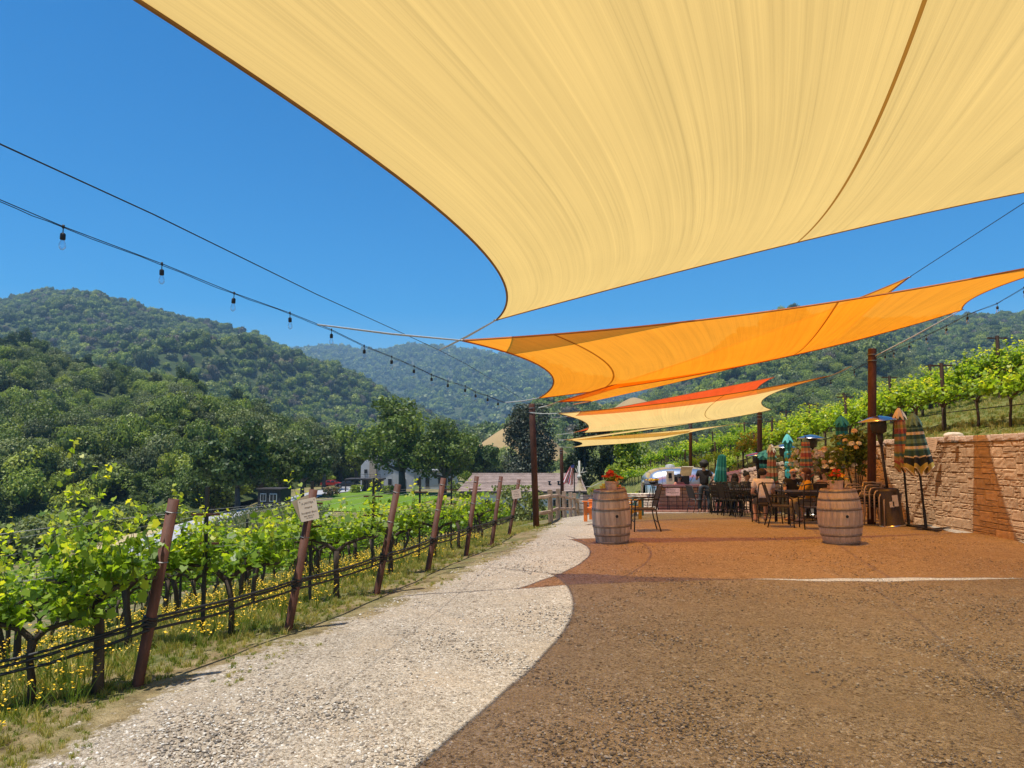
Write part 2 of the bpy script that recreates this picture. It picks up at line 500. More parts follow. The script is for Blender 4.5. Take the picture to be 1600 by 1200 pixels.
mat_hillside = grass_material('hillside_grass', (0.07, 0.085, 0.02), (0.155, 0.16, 0.045), (0.30, 0.25, 0.10))
sx2 = np.r_[np.arange(0, 6, 0.3), np.geomspace(6, 70, 34)]
Yh, Sh = np.meshgrid(ys, sx2, indexing='ij')
Xh = wall_x(Yh) + 0.28 + Sh
Zh = hill_np(Xh, Yh) + rough_np(Xh, Yh, 1.1, 0.02)
put('hillside', grid_mesh('hillside', Xh, Yh, Zh, mat_hillside)); tag(bpy.data.objects['hillside'], kind='structure')

# ---- road, lawn, lower vineyard floor
def strip(name, pts, widths, mat, lift=0.05, n=60):
    pts = np.array(pts, float); t = np.linspace(0, len(pts) - 1, n)
    k = np.arange(len(pts))
    X = np.interp(t, k, pts[:, 0]); Y = np.interp(t, k, pts[:, 1]); Wd = np.interp(t, k, widths)
    ker = np.ones(7) / 7
    def sm(a): return np.convolve(np.pad(a, 3, mode='edge'), ker, 'valid')
    X, Y = sm(X), sm(Y)
    dx, dy = np.gradient(X), np.gradient(Y); L = np.hypot(dx, dy); nx, ny = -dy / L, dx / L
    s = np.linspace(-0.5, 0.5, 5)
    XX = X[:, None] + nx[:, None] * s * Wd[:, None]; YY = Y[:, None] + ny[:, None] * s * Wd[:, None]
    ZZ = ground_np(XX, YY) + lift
    o = put(name, grid_mesh(name, XX, YY, ZZ, mat)); tag(o, kind='structure'); return o
mat_road = M('pale_asphalt', (0.30, 0.30, 0.31), (0.38, 0.375, 0.37), scale=0.5, rough=0.85, bump=0.1)
mat_dry = grass_material('dry_grass', (0.28, 0.21, 0.10), (0.42, 0.33, 0.17), (0.52, 0.42, 0.24), 0.05)
strip('dirt_shoulder', [(-32, 60), (-36, 74), (-38, 92), (-39, 112), (-40, 128)], [5, 6, 6, 6, 5], mat_dry, 0.06)
strip('road', [(-23, 40), (-28.4, 60), (-32.0, 76), (-34, 92), (-34.2, 106), (-34.7, 122), (-34, 140), (-32, 165), (-28, 175), (10, 185)], [4, 5, 6, 7, 8, 9, 10, 10, 8, 8], mat_road, 0.12)
mat_lawn = grass_material('mown_lawn', (0.09, 0.16, 0.014), (0.13, 0.22, 0.02), (0.17, 0.26, 0.03), 0.06)
strip('lawn', [(-20.5, 84), (-24, 100), (-26, 120), (-26, 138)], [10, 18, 28, 34], mat_lawn, 0.10, 40)

# ================================================================ FAR HILLS
mat_forest_floor = grass_material('forest_floor', (0.03, 0.045, 0.015), (0.055, 0.075, 0.025), (0.10, 0.10, 0.04), 0.02)
def chaparral_material():
    m, nt, out = newmat('chaparral'); N = NT(nt)
    tc = N.n('ShaderNodeTexCoord'); P = tc.outputs['Object']
    v = N.n('ShaderNodeTexVoronoi', Scale=0.09, Randomness=1.0); N.l(P, v.inputs['Vector'])
    col = N.ramp(v.outputs['Color'], [(0.0, (0.025, 0.04, 0.015)), (0.5, (0.05, 0.07, 0.025)), (0.85, (0.085, 0.095, 0.04)), (1.0, (0.13, 0.115, 0.065))])
    big = N.noise(0.006, 6, 0.65, P)
    col = N.mix(N.ramp(big, [(0.56, 0.0), (0.68, 0.8)]), col, (0.15, 0.125, 0.08))
    p = N.n('ShaderNodeBsdfPrincipled', Roughness=0.95); p.inputs['Specular IOR Level'].default_value = 0.05
    N.l(col, p.inputs['Base Color'])
    b = N.n('ShaderNodeBump', Strength=0.6, Distance=4.0); N.l(v.outputs['Distance'], b.inputs['Height']); N.l(b.outputs[0], p.inputs['Normal'])
    N.l(p.outputs[0], out.inputs[0]); return m
mat_chap = chaparral_material()

class Ridge:
    def __init__(s, name, table, shape, amp, freq, nx, nt, mat, seed, pxr=(-500, 2100)):
        """table rows: px, ridge py, ridge D, tree height, foot D, foot z"""
        T = np.array(table, float); s.T = T; s.amp = amp; s.freq = freq; s.shape = shape; s.seed = seed; s.pxr = pxr
        px = np.linspace(pxr[0], pxr[1], nx); t = np.linspace(0, 1.5, nt)
        PX, TT = np.meshgrid(px, t, indexing='ij')
        X, Y, Z = s.pos(PX, TT); s.name = name
        o = put(name, grid_mesh(name, X, Y, Z, mat)); tag(o, kind='structure'); s.obj = o
    def pos(s, PX, TT):
        T = s.T
        g = lambda c: np.interp(PX, T[:, 0], T[:, c])
        py, Dr, ht, Df, zf = g(1), g(2), g(3), g(4), g(5)
        a_b = (600 - py) / FPX; c, sn = math.cos(PITCH), math.sin(PITCH)
        zr = CAMZ + (sn + a_b * c) / (c - a_b * sn) * Dr - ht
        Y = Df + (Dr - Df) * TT
        X = (PX - 800) / FPX * Y
        e = np.where(TT <= 1, np.abs(np.minimum(TT, 1)) ** s.shape, 1 - (np.maximum(TT, 1) - 1) * 1.2)
        Z = zf + (zr - zf) * e
        f = s.freq
        nz = (np.sin(X * f + s.seed) * np.cos(Y * f * 0.8 + s.seed * 2) + 0.5 * np.sin(X * f * 2.3 + Y * f * 1.1 + s.seed) + 0.35 * np.sin(X * f * 4.7 - Y * f * 2.9) + 0.2 * np.sin(X * f * 9.1 + Y * f * 7.3))
        spur = 1 - np.abs(np.sin(X * f * 0.9 + 0.6 * np.sin(Y * f * 0.5) + s.seed))
        w = np.clip(TT, 0, 1) * np.clip(1 - TT, 0, 1) * 4
        Z = Z + s.amp * (nz * 0.5 + spur * 1.1 - 0.4) * w
        return X, Y, Z

A = Ridge('wooded_hill', [(-500, 505, 420, 8, 80, -22), (0, 527, 400, 8, 105, -17), (60, 530, 395, 8, 107, -16.5), (110, 554, 390, 8, 110, -16), (200, 578, 380, 8, 112, -14), (290, 586, 360, 8, 105, -9.5),
                    (330, 612, 350, 8, 112, -8), (400, 622, 340, 8, 135, -7.5), (430, 640, 340, 9, 142, -7.5), (480, 652, 330, 9, 165, -7.6), (540, 668, 330, 9, 190, -8),
                    (600, 700, 330, 9, 215, -8), (700, 716, 330, 9, 240, -8), (900, 722, 340, 9, 260, -8), (2100, 722, 340, 9, 260, -8)], 0.85, 7, 0.022, 120, 60, mat_forest_floor, 1.0, (-500, 900))
B = Ridge('mountain', [(-500, 520, 1600, 10, 560, -10), (-200, 505, 1600, 10, 560, -10), (0, 462, 1550, 10, 560, -10), (60, 450, 1550, 10, 560, -10), (110, 452, 1500, 10, 560, -10), (150, 460, 1500, 10, 560, -10),
                 (190, 477, 1450, 10, 540, -10), (250, 485, 1400, 10, 540, -10), (300, 497, 1400, 11, 520, -10), (340, 500, 1350, 11, 520, -10), (400, 519, 1300, 11, 500, -10), (440, 540, 1250, 11, 500, -10),
                 (500, 569, 1200, 11, 480, -10), (560, 594, 1150, 11, 460, -10), (620, 622, 1100, 11, 450, -10), (680, 645, 1050, 11, 440, -10), (740, 664, 1000, 11, 430, -10),
                 (780, 678, 950, 11, 430, -10), (840, 695, 900, 11, 430, -10), (900, 720, 900, 11, 430, -10), (2100, 740, 900, 11, 430, -10)], 0.95, 42, 0.0075, 170, 80, mat_chap, 2.2, (-500, 950))
Cc = Ridge('far_mountain', [(-500, 560, 4000, 12, 1900, 20), (400, 550, 4000, 12, 1900, 20), (460, 543, 3900, 12, 1900, 20), (520, 538, 3900, 12, 1900, 20), (560, 545, 3900, 12, 1900, 20), (600, 548, 3800, 12, 1900, 20),
                  (640, 538, 3800, 12, 1900, 20), (690, 543, 3800, 12, 1900, 20), (760, 548, 3700, 12, 1900, 20), (820, 556, 3700, 12, 1900, 20), (900, 582, 3600, 12, 1800, 20), (1000, 600, 3600, 12, 1800, 20), (2100, 600, 3600, 12, 1800, 20)],
            0.9, 55, 0.0036, 150, 70, mat_chap, 4.0, (200, 1300))
Dd = Ridge('wooded_mountain', [(700, 720, 700, 10, 260, -9), (800, 690, 800, 10, 250, -9), (860, 655, 900, 10, 240, -9), (900, 643, 950, 10, 230, -9), (940, 634, 1000, 10, 220, -8.5), (1000, 618, 1100, 10, 215, -8.5), (1100, 566, 1200, 10, 210, -8),
                         (1200, 505, 1300, 10, 200, -8), (1240, 489, 1300, 10, 200, -8), (1300, 494, 1300, 10, 200, -8), (1400, 498, 1300, 10, 200, -8), (1480, 492, 1300, 10, 200, -8), (1530, 489, 1300, 10, 200, -8),
                         (1600, 487, 1300, 10, 200, -8), (1800, 475, 1300, 10, 200, -8), (2100, 475, 1300, 10, 200, -8)], 1.25, 30, 0.011, 170, 90, mat_forest_floor, 0.4, (680, 2100))
def knoll(px, D, pytop, wx, wy, hgt):
    c = at(px, pytop, D); n = 24
    U, W = np.meshgrid(np.linspace(0, 1, 14), np.linspace(0, 2 * math.pi, 33), indexing='ij')
    X = c.x + U * np.cos(W) * wx; Y = D + U * np.sin(W) * wy
    Z = c.z - hgt * (1 - np.cos(U * math.pi * 0.62)) / (1 - math.cos(math.pi * 0.62)) + 1.2 * np.sin(X * 0.11) * U * (1 - U) * 4
    o = put('golden_hill', grid_mesh('golden_hill', X, Y, Z, mat_gold)); tag(o, kind='structure')
mat_gold = grass_material('golden_grass', (0.25, 0.165, 0.07), (0.33, 0.225, 0.10), (0.38, 0.28, 0.14), 0.03)
knoll(808, 420, 664, 33, 50, 20)
knoll(990, 640, 621, 30, 50, 22)
knoll(935, 700, 631, 20, 40, 30)
knoll(1105, 420, 677, 10, 16, 14)
knoll(1560, 900, 540, 30, 30, 40)
# ================================================================ FOLIAGE PROTOTYPES
def quads_at(C, size, r, flat=0.0):
    """random oriented quads: C (N,3), size (N,)"""
    n = len(C)
    a = r.normal(size=(n, 3)); a[:, 2] *= (1 - flat); a /= np.linalg.norm(a, axis=1)[:, None] + 1e-9
    b = r.normal(size=(n, 3)); b -= (a * b).sum(1)[:, None] * a; b /= np.linalg.norm(b, axis=1)[:, None] + 1e-9
    s = size[:, None]
    V = np.stack([C - a * s - b * s * 0.55, C + a * s * 0.2 - b * s * 0.75, C + a * s + b * s * 0.1, C - a * s * 0.1 + b * s * 0.8], 1)
    return V.reshape(-1, 3), np.arange(n * 4).reshape(n, 4)

def quads_out(C, d, size, r, wob=0.75):
    """leaf quads roughly facing outward d, so that a crown shades like a rounded body"""
    n = len(C); nn = d + r.normal(size=(n, 3)) * wob * 0.6; nn /= np.linalg.norm(nn, axis=1)[:, None]
    a = np.cross(nn, r.normal(size=(n, 3))); a /= np.linalg.norm(a, axis=1)[:, None] + 1e-9
    b = np.cross(nn, a); s = size[:, None]
    V = np.stack([C - a * s - b * s * 0.55, C + a * s * 0.2 - b * s * 0.75, C + a * s + b * s * 0.1, C - a * s * 0.1 + b * s * 0.8], 1)
    return V.reshape(-1, 3), np.arange(n * 4).reshape(n, 4)

def blob_tree(name, seed, nleaf, leaf, mat, lobes=9, squash=0.75, core=0.72):
    """far tree crown of unit radius, base at z=0: dense leaf quads over several lobes, with a leafy core; short trunk"""
    r = np.random.default_rng(seed)
    L = []
    for i in range(lobes):
        th = r.uniform(0, 2 * math.pi); rad = r.uniform(0.25, 0.62); z = r.uniform(0.45, 1.15) * squash + 0.15
        L.append((rad * math.cos(th), rad * math.sin(th), z, r.uniform(0.32, 0.5)))
    L.append((0, 0, 1.0 * squash + 0.1, 0.55))
    L = np.array(L)
    k = r.integers(0, len(L), nleaf)
    d = r.normal(size=(nleaf, 3)); d /= np.linalg.norm(d, axis=1)[:, None]
    d[:, 2] = np.where(r.random(nleaf) < 0.75, np.abs(d[:, 2]), d[:, 2])
    rad = L[k, 3] * r.uniform(0.8, 1.12, nleaf)
    C = L[k, :3] + d * rad[:, None]; C[:, 2] = np.maximum(C[:, 2], 0.12)
    V, F = quads_out(C, d, leaf * r.uniform(0.6, 1.3, nleaf), r)
    t = np.repeat(np.clip(r.normal(0.5, 0.2, nleaf) + (r.random(len(L))[k] - 0.5) * 0.35, 0, 1), 4)
    # cores as low-poly lobes made of quads
    VV, FF, TT = [V], [F], [t]; off = len(V)
    for l in L:
        mb = MB(); mb.ball((l[0], l[1], l[2]), l[3] * core * 1.15, 7, 5, 0.25)
        v = np.array(mb.v); f = [q if len(q) == 4 else (*q, q[2]) for q in mb.f]
        f = np.array([q for q in f if len(set(q)) == 4])
        VV.append(v); FF.append(f + off); off += len(v); TT.append(np.full(len(v), 0.3))
    tr = MB(); tr.tube([(0, 0, -0.3), (0.02, 0, 0.5)], [0.07, 0.05], 5, cap=False)
    v = np.array(tr.v); f = np.array(tr.f); VV.append(v); FF.append(f + off); TT.append(np.full(len(v), 0.02))
    return arr_mesh(name, np.concatenate(VV), np.concatenate(FF), mat, tint=np.concatenate(TT))

mat_oak_dark = leafmat('dark_oak_leaves', [(0, (0.03, 0.026, 0.018)), (0.15, (0.062, 0.090, 0.018)), (0.5, (0.098, 0.143, 0.025)), (1, (0.16, 0.21, 0.036))], 0.2, obj_rnd=0.38)
mat_oak_mid = leafmat('green_oak_leaves', [(0, (0.03, 0.024, 0.016)), (0.15, (0.12, 0.165, 0.026)), (0.5, (0.185, 0.245, 0.036)), (1, (0.28, 0.34, 0.05))], 0.28, obj_rnd=0.38)
mat_olive = leafmat('grey_green_leaves', [(0, (0.05, 0.045, 0.03)), (0.15, (0.10, 0.125, 0.045)), (0.5, (0.15, 0.18, 0.06)), (1, (0.22, 0.25, 0.09))], 0.22, obj_rnd=0.38)
mat_brush = leafmat('brown_brush_leaves', [(0, (0.05, 0.04, 0.03)), (0.5, (0.12, 0.10, 0.06)), (1, (0.19, 0.16, 0.10))], 0.15, obj_rnd=0.2)
mat_lime = leafmat('lime_leaves', [(0, (0.05, 0.04, 0.02)), (0.15, (0.17, 0.20, 0.03)), (0.5, (0.26, 0.31, 0.045)), (1, (0.36, 0.40, 0.06))], 0.28, obj_rnd=0.3)
far_meshes = []
for i in range(10):
    mt = [mat_oak_dark, mat_oak_dark, mat_oak_mid, mat_lime, mat_olive, mat_oak_dark, mat_oak_mid, mat_oak_dark, mat_olive, mat_oak_mid][i]
    far_meshes.append(blob_tree('far_tree_crown', 40 + i, 420, 0.10, mt, lobes=7 + i % 4, squash=0.62 + 0.06 * (i % 4)))
far_meshes.append(blob_tree('far_tree_crown', 60, 300, 0.10, mat_brush, lobes=6))
shrub_meshes = [blob_tree('far_shrub', 70 + i, 90, 0.2, [mat_oak_dark, mat_oak_mid, mat_olive, mat_oak_dark][i], lobes=4, squash=0.55) for i in range(4)]
coll_trees = proto_collection('far_trees', far_meshes)
fine_meshes = [blob_tree('near_tree_crown', 240 + i, 1600, 0.05, [mat_oak_dark, mat_oak_mid, mat_oak_dark, mat_olive, mat_lime, mat_oak_dark, mat_olive, mat_oak_mid][i], lobes=8 + i % 4, squash=0.62 + 0.07 * (i % 4), core=0.42) for i in range(8)]
coll_fine = proto_collection('near_trees', fine_meshes)
coll_shrubs = proto_collection('far_shrubs', shrub_meshes)

def scatter_ridge(rd, name, n, tr, smin, smax, coll, nvar, pxr, label, keep=None, power=1.0):
    r = np.random.default_rng(len(name) * 7 + n)
    px = r.uniform(pxr[0], pxr[1], n * 3); t = r.uniform(tr[0], tr[1], n * 3)
    X, Y, Z = rd.pos(px, t)
    w = Y / Y.max()                                   # area grows with distance
    ok = r.random(n * 3) < w ** power
    if keep is not None: ok &= keep(px, t, X, Y)
    X, Y, Z, px = X[ok][:n], Y[ok][:n], Z[ok][:n], px[ok][:n]
    m = len(X)
    s = r.uniform(smin, smax, m)
    sc = np.stack([s, s * r.uniform(0.8, 1.2, m), s * r.uniform(0.85, 1.45, m)], 1)
    return scatter(name, np.stack([X, Y, Z - s * 0.15], 1), sc, r.uniform(0, 6.28, m), coll, nvar=nvar, label=label, cat=name.split('_')[-1])

def clump(px, t):    # patchy cover
    return (np.sin(px * 0.031 + 5 * np.sin(t * 3.1)) + np.sin(px * 0.011 + t * 17)) > -1.25
scatter_ridge(A, 'hillside_wood', 2700, (0.04, 1.12), 2.5, 5.2, coll_fine, 8, (-350, 800), 'dense green oak wood covering the hill on the left', power=0.6)
scatter_ridge(B, 'mountain_wood', 7500, (0.0, 1.06), 4.5, 9.5, coll_trees, 11, (-250, 900), 'hazy oak and scrub cover on the broad mountain at the left')
scatter_ridge(B, 'mountain_scrub', 6000, (0.3, 1.05), 2.5, 5.0, coll_shrubs, 4, (-250, 700), 'low grey green scrub between the trees of the left mountain')
scatter_ridge(Cc, 'far_wood', 6500, (0.0, 1.04), 10, 20, coll_shrubs, 4, (380, 1150), 'blue hazy tree cover on the farthest mountain')
scatter_ridge(Dd, 'valley_wood', 2600, (0.0, 0.35), 4.0, 6.5, coll_fine, 8, (690, 1700), 'dark green oak wood behind the silver trailer', power=0.6)
scatter_ridge(Dd, 'slope_wood', 7500, (0.3, 1.05), 4.5, 8.5, coll_trees, 11, (800, 1800), 'hazy dark wood on the mountain above the hillside vineyard')

r = np.random.default_rng(77); D = r.uniform(62, 150, 1300); px = r.uniform(-250, 300, 1300); k = px < np.interp(D, [62, 80, 95, 150], [60, 180, 290, 345]); D, px = D[k], px[k]; x = (px - 800) / FPX * D
s = r.uniform(1.9, 3.5, len(x)); scatter('ravine_wood', np.stack([x, D, ground_np(x, D) - 1.0], 1), s, r.uniform(0, 6.28, len(x)), coll_fine, nvar=8, label='dark wood filling the ravine below the left vines', cat='wood')

# ---------------------------------------------------------------- trees that stand apart
mat_bark = M('bark', (0.07, 0.055, 0.042), (0.13, 0.11, 0.09), scale=9, rough=0.95, bump=0.6, stretch=(1, 1, 0.25))
def oak(seed, height, spread, nleaf, leaf, mat, trunk_r=0.35, limbs=7, crown_base=0.3, name='oak_tree'):
    """(trunk mesh, crown mesh) with forking limbs and leaf clusters hung on the limb ends"""
    r = random.Random(seed); rr = np.random.default_rng(seed)
    tb = MB(); ends = []
    lean = Vector((r.uniform(-.1, .1), r.uniform(-.1, .1), 1))
    fork = lean * height * crown_base
    tb.tube([(0, 0, -0.4), fork * 0.5, fork], [trunk_r * 1.25, trunk_r * 0.95, trunk_r * 0.85], 8)
    for i in range(limbs):
        th = 2 * math.pi * i / limbs + r.uniform(-.35, .35)
        el = r.uniform(0.25, 1.25)
        L = spread * r.uniform(0.6, 0.95) * (1.0 if el < 0.8 else 0.9)
        d = Vector((math.cos(th) * math.cos(el), math.sin(th) * math.cos(el), math.sin(el)))
        p0 = fork; pts = [p0]; rad = [trunk_r * 0.5]
        for k in range(1, 5):
            p0 = p0 + Vector((d.x * L / 4, d.y * L / 4, d.z * (height * (1 - crown_base)) * 0.23)) + Vector((r.uniform(-1, 1), r.uniform(-1, 1), r.uniform(-.6, .8))) * L * 0.07
            pts.append(p0); rad.append(trunk_r * 0.5 * (1 - k / 5))
            if k >= 2:
                ends.append((p0, 1.0))
                for _ in range(2):
                    q = p0 + Vector((r.uniform(-1, 1), r.uniform(-1, 1), r.uniform(-.3, 1))) * L * 0.33
                    tb.tube([p0, (p0 + q) / 2 + Vector((0, 0, .1)), q], [rad[-1] * 0.6, rad[-1] * 0.4, rad[-1] * 0.15], 4, cap=False)
                    ends.append((q, 0.9))
        tb.tube(pts, rad, 6)
    E = np.array([e[0][:] for e in ends]); k = rr.integers(0, len(E), nleaf)
    cr = spread * 0.24 * (0.7 + 0.6 * rr.random(len(E)))
    d = rr.normal(size=(nleaf, 3)); d /= np.linalg.norm(d, axis=1)[:, None]
    rad = rr.uniform(0.35, 1.05, nleaf) ** 0.6
    C = E[k] + d * (cr[k] * rad)[:, None] * np.array([1, 1, 0.72])
    V, F = quads_out(C, d, leaf * rr.uniform(0.6, 1.3, nleaf), rr, 0.9)
    t = np.repeat(np.clip(rr.normal(0.5, 0.2, nleaf) + (rr.random(len(E))[k] - 0.5) * 0.4, 0.1, 1), 4)
    return tb.mesh('trunk', mat_bark, True), arr_mesh('crown', V, F, mat, tint=t)
mat_big_oak = leafmat('big_oak_leaves', [(0, (0.03, 0.026, 0.018)), (0.15, (0.075, 0.11, 0.02)), (0.5, (0.12, 0.17, 0.03)), (1, (0.20, 0.255, 0.045))], 0.25, obj_rnd=0.15)
mat_oak_deep = leafmat('deep_oak_leaves', [(0, (0.03, 0.026, 0.018)), (0.15, (0.036, 0.060, 0.017)), (0.5, (0.055, 0.092, 0.022)), (1, (0.095, 0.14, 0.03))], 0.2, obj_rnd=0.15)
OAKS = [oak(1, 9.5, 5.2, 5200, 0.26, mat_oak_deep), oak(2, 10.5, 5.8, 5600, 0.27, mat_oak_mid), oak(3, 8.5, 5.0, 4800, 0.26, mat_oak_dark, limbs=8),
        oak(4, 11.5, 7.2, 8500, 0.25, mat_big_oak, trunk_r=0.5, limbs=9, crown_base=0.26), oak(5, 9, 4.6, 4600, 0.25, mat_olive)]
def tree(k, loc, s, rz, label, group, name='oak_tree', sz=None):
    t = thing(name, label, 'tree', loc, rz, group)
    t.scale = (s, s, sz or s)
    put('trunk', OAKS[k][0], t); put('crown', OAKS[k][1], t); return t
def tree_px(k, px, pybase, D, s, label, group, rz=0.0, sz=None):
    p = at(px, pybase, D); return tree(k, (p.x, p.y, p.z), s, rz, label, group, sz=sz)
# oaks beside the road and the farmhouse
G = 'oaks along the road in the valley'
for i, (k, px, D, s, lab) in enumerate([
    (0, 376, 92, 1.03, 'dark oak overhanging the pale road, nearest of the roadside oaks'),
    (2, 442, 104, 0.97, 'dark round oak behind the small black shed with white windows'),
    (0, 475, 118, 0.92, 'dark oak at the bend of the road right of the shed'),
    (2, 333, 108, 0.87, 'dark oak across the road at the foot of the wooded hill'),
    (0, 410, 128, 1.01, 'dark oak behind the road, seen between two nearer oaks'),
    (4, 508, 150, 1.11, 'grey green oak behind the parked cars'),
    (0, 535, 190, 1.38, 'dark oak rising behind the cars and the stone porch'),
    (1, 560, 185, 1.19, 'green oak rising left of the stone chimney')]):
    x = (px - 800) / FPX * D; tree(k, (x, D, gz(x, D) - 0.1), s, i * 1.3, lab, G)
G = 'big oaks around the white farmhouse'
for i, (k, px, D, s, lab) in enumerate([
    (3, 630, 132, 1.32, 'largest spreading oak with forked black trunk in front of the white farmhouse'),
    (3, 694, 128, 1.02, 'spreading oak over the right end of the white farmhouse'),
    (2, 604, 172, 1.4, 'dark oak behind the farmhouse roof'),
    (1, 668, 178, 1.3, 'green oak behind the farmhouse, between the two spreading oaks'),
    (0, 745, 150, 1.1, 'dark oak left of the tall grey tree, above the brown tile roof'),
    (0, 700, 205, 1.5, 'dark oak at the back of the grove behind the farmhouse')]):
    x = (px - 800) / FPX * D; tree(k, (x, D, gz(x, D) - 0.1), s, i * 0.9 + 0.4, lab, G)
x = -52 / FPX * 100
tree(1, (x - 1.5, 101, gz(x, 101)), 0.42, 1.1, 'small bright green tree just above the left end of the brown tile roof', None)
# skyline trees of the wooded hill
G = 'oaks standing out on the crest of the wooded hill'
for i, (k, px, t, s, lab) in enumerate([
    (0, 28, 0.98, 1.35, 'dark oak clump on the far left crest of the wooded hill'),
    (0, 5, 0.93, 1.3, 'dark oak at the left picture edge on the hill crest'),
    (2, 55, 0.97, 1.1, 'small dark oak right of the clump on the far left crest'),
    (3, 190, 0.80, 0.92, 'wide flat-topped oak on the clearing of the wooded hill'),
    (2, 178, 0.93, 1.2, 'rounded oak behind the flat-topped oak of the clearing'),
    (0, 287, 0.86, 1.2, 'dark oak pair with visible trunk right of the clearing'),
    (2, 305, 0.88, 1.0, 'smaller dark oak against the mountain right of the clearing'),
    (0, 368, 0.93, 1.2, 'dark oak on the falling crest of the hill'),
    (2, 400, 0.9, 1.15, 'round dark oak lowest on the falling crest'),
    (0, 128, 0.95, 1.1, 'dark oak on the crest between clump and clearing'),
    (4, 240, 0.84, 0.9, 'grey oak inside the clearing on the hill')]):
    X, Y, Z = A.pos(np.array([float(px)]), np.array([t])); tree(k, (X[0], Y[0], Z[0] - 0.3), s, i * 0.77, lab, G)
r_ = random.Random(5)
labs = ['dark oak crowding the lower edge of the wooded hill', 'green oak in the wood at the foot of the hill', 'dark bushy oak low on the wooded hill', 'bright green oak among darker ones low on the hill', 'grey green tree low on the wooded hill']
for i in range(150):
    px = r_.uniform(-60, 560); t = r_.uniform(-0.02, 0.13) if i < 70 else r_.uniform(0.13, 0.3)
    X, Y, Z = A.pos(np.array([px]), np.array([t])); k = r_.choice([0, 0, 1, 1, 2, 2, 4])
    tree(k, (X[0], Y[0], Z[0] - 0.5), r_.uniform(0.32, 0.55), r_.uniform(0, 6), labs[k], 'individual trees of the wood on the left hill')

# tall grey-green tree behind the brown roof, dark conifers beside it
mat_grey = leafmat('silvery_leaves', [(0, (0.04, 0.04, 0.03)), (0.3, (0.055, 0.065, 0.04)), (0.7, (0.10, 0.11, 0.07)), (1, (0.23, 0.23, 0.17))], 0.12, tcol=(1.1, 1.1, 0.8), obj_rnd=0.0)
mat_conifer = leafmat('conifer_needles', [(0, (0.015, 0.02, 0.01)), (0.5, (0.028, 0.042, 0.016)), (1, (0.055, 0.075, 0.028))], 0.1, obj_rnd=0.1)
def column_tree(seed, H, W, nleaf, leaf, mat, name, label, loc, lobes=26, taper=0.5, group=None):
    rr = np.random.default_rng(seed)
    t = thing(name, label, 'tree', loc, 0, group)
    z = rr.uniform(0.08, 1, lobes) * H; wr = W * (1 - taper * (z / H) ** 1.6) * rr.uniform(0.35, 0.8, lobes); th = rr.uniform(0, 6.28, lobes)
    E = np.stack([wr * np.cos(th), wr * np.sin(th), z], 1); cr = W * rr.uniform(0.3, 0.52, lobes)
    k = rr.integers(0, lobes, nleaf); d = rr.normal(size=(nleaf, 3)); d /= np.linalg.norm(d, axis=1)[:, None]
    C = E[k] + d * (cr[k] * rr.uniform(0.45, 1.08, nleaf))[:, None] * np.array([1, 1, 1.25]); C[:, 2] = np.clip(C[:, 2], 0.2, H * 1.04)
    V, F = quads_at(C, leaf * rr.uniform(0.6, 1.3, nleaf), rr)
    put('crown', arr_mesh('crown', V, F, mat, tint=np.repeat(np.clip(rr.normal(0.5, 0.25, nleaf), 0, 1), 4)), t)
    tb = MB(); tb.tube([(0, 0, -0.3), (0.1, 0, H * 0.35), (0, 0.1, H * 0.8)], [W * 0.12, W * 0.08, W * 0.03], 8)
    for j in range(0, lobes, 2): tb.tube([(0.05, 0, max(0.5, z[j] * 0.7)), tuple(E[j])], [W * 0.03, W * 0.01], 4, cap=False)
    put('trunk', tb.mesh('trunk', mat_bark, True), t); return t
g0 = gz(2.3, 104)
column_tree(3, 13.6, 3.7, 15000, 0.17, mat_grey, 'tall_tree', 'tall dense grey green tree towering behind the brown tile roof', (2.6, 104, g0), lobes=34, taper=0.25)
for i, (px, D, H, W, lab) in enumerate([(912, 100, 9.2, 2.3, 'dark conifer right of the tall grey tree'), (938, 96, 8.3, 2.2, 'dark conifer behind the orange flowers on the left barrel'), (962, 104, 6.2, 2.2, 'shorter dark conifer at the right end of the conifers'), (893, 92, 7.0, 2.0, 'dark conifer behind the striped flag')]):
    x = (px - 800) / FPX * D
    column_tree(20 + i, H, W, 5000, 0.16, mat_conifer, 'conifer_tree', lab, (x, D, gz(x, D)), lobes=20, taper=0.7, group='dark conifers beyond the terrace')
column_tree(31, 4.6, 2.3, 3500, 0.15, mat_oak_mid, 'round_tree', 'light green round tree behind the vines left of the trailer', ((985 - 800) / FPX * 70, 70, gz(11, 70) - 0.5), lobes=14, taper=0.3)
# bushes on top of the hillside vineyard
for i, (px, D, s, lab) in enumerate([(1545, 33, .62, 'rounded bright green bush at the crest of the hillside vineyard'), (1590, 31, .7, 'green bush at the right picture edge above the vineyard'), (1502, 36, .5, 'small green bush at the left end of the crest bushes')]):
    x = (px - 800) / FPX * D
    column_tree(50 + i, 2.2 * s, 1.5 * s, 2600, 0.10, mat_oak_mid, 'bush', lab, (x, D, gz(x, D)), lobes=14, taper=0.5, group='bushes on the crest above the vineyard')
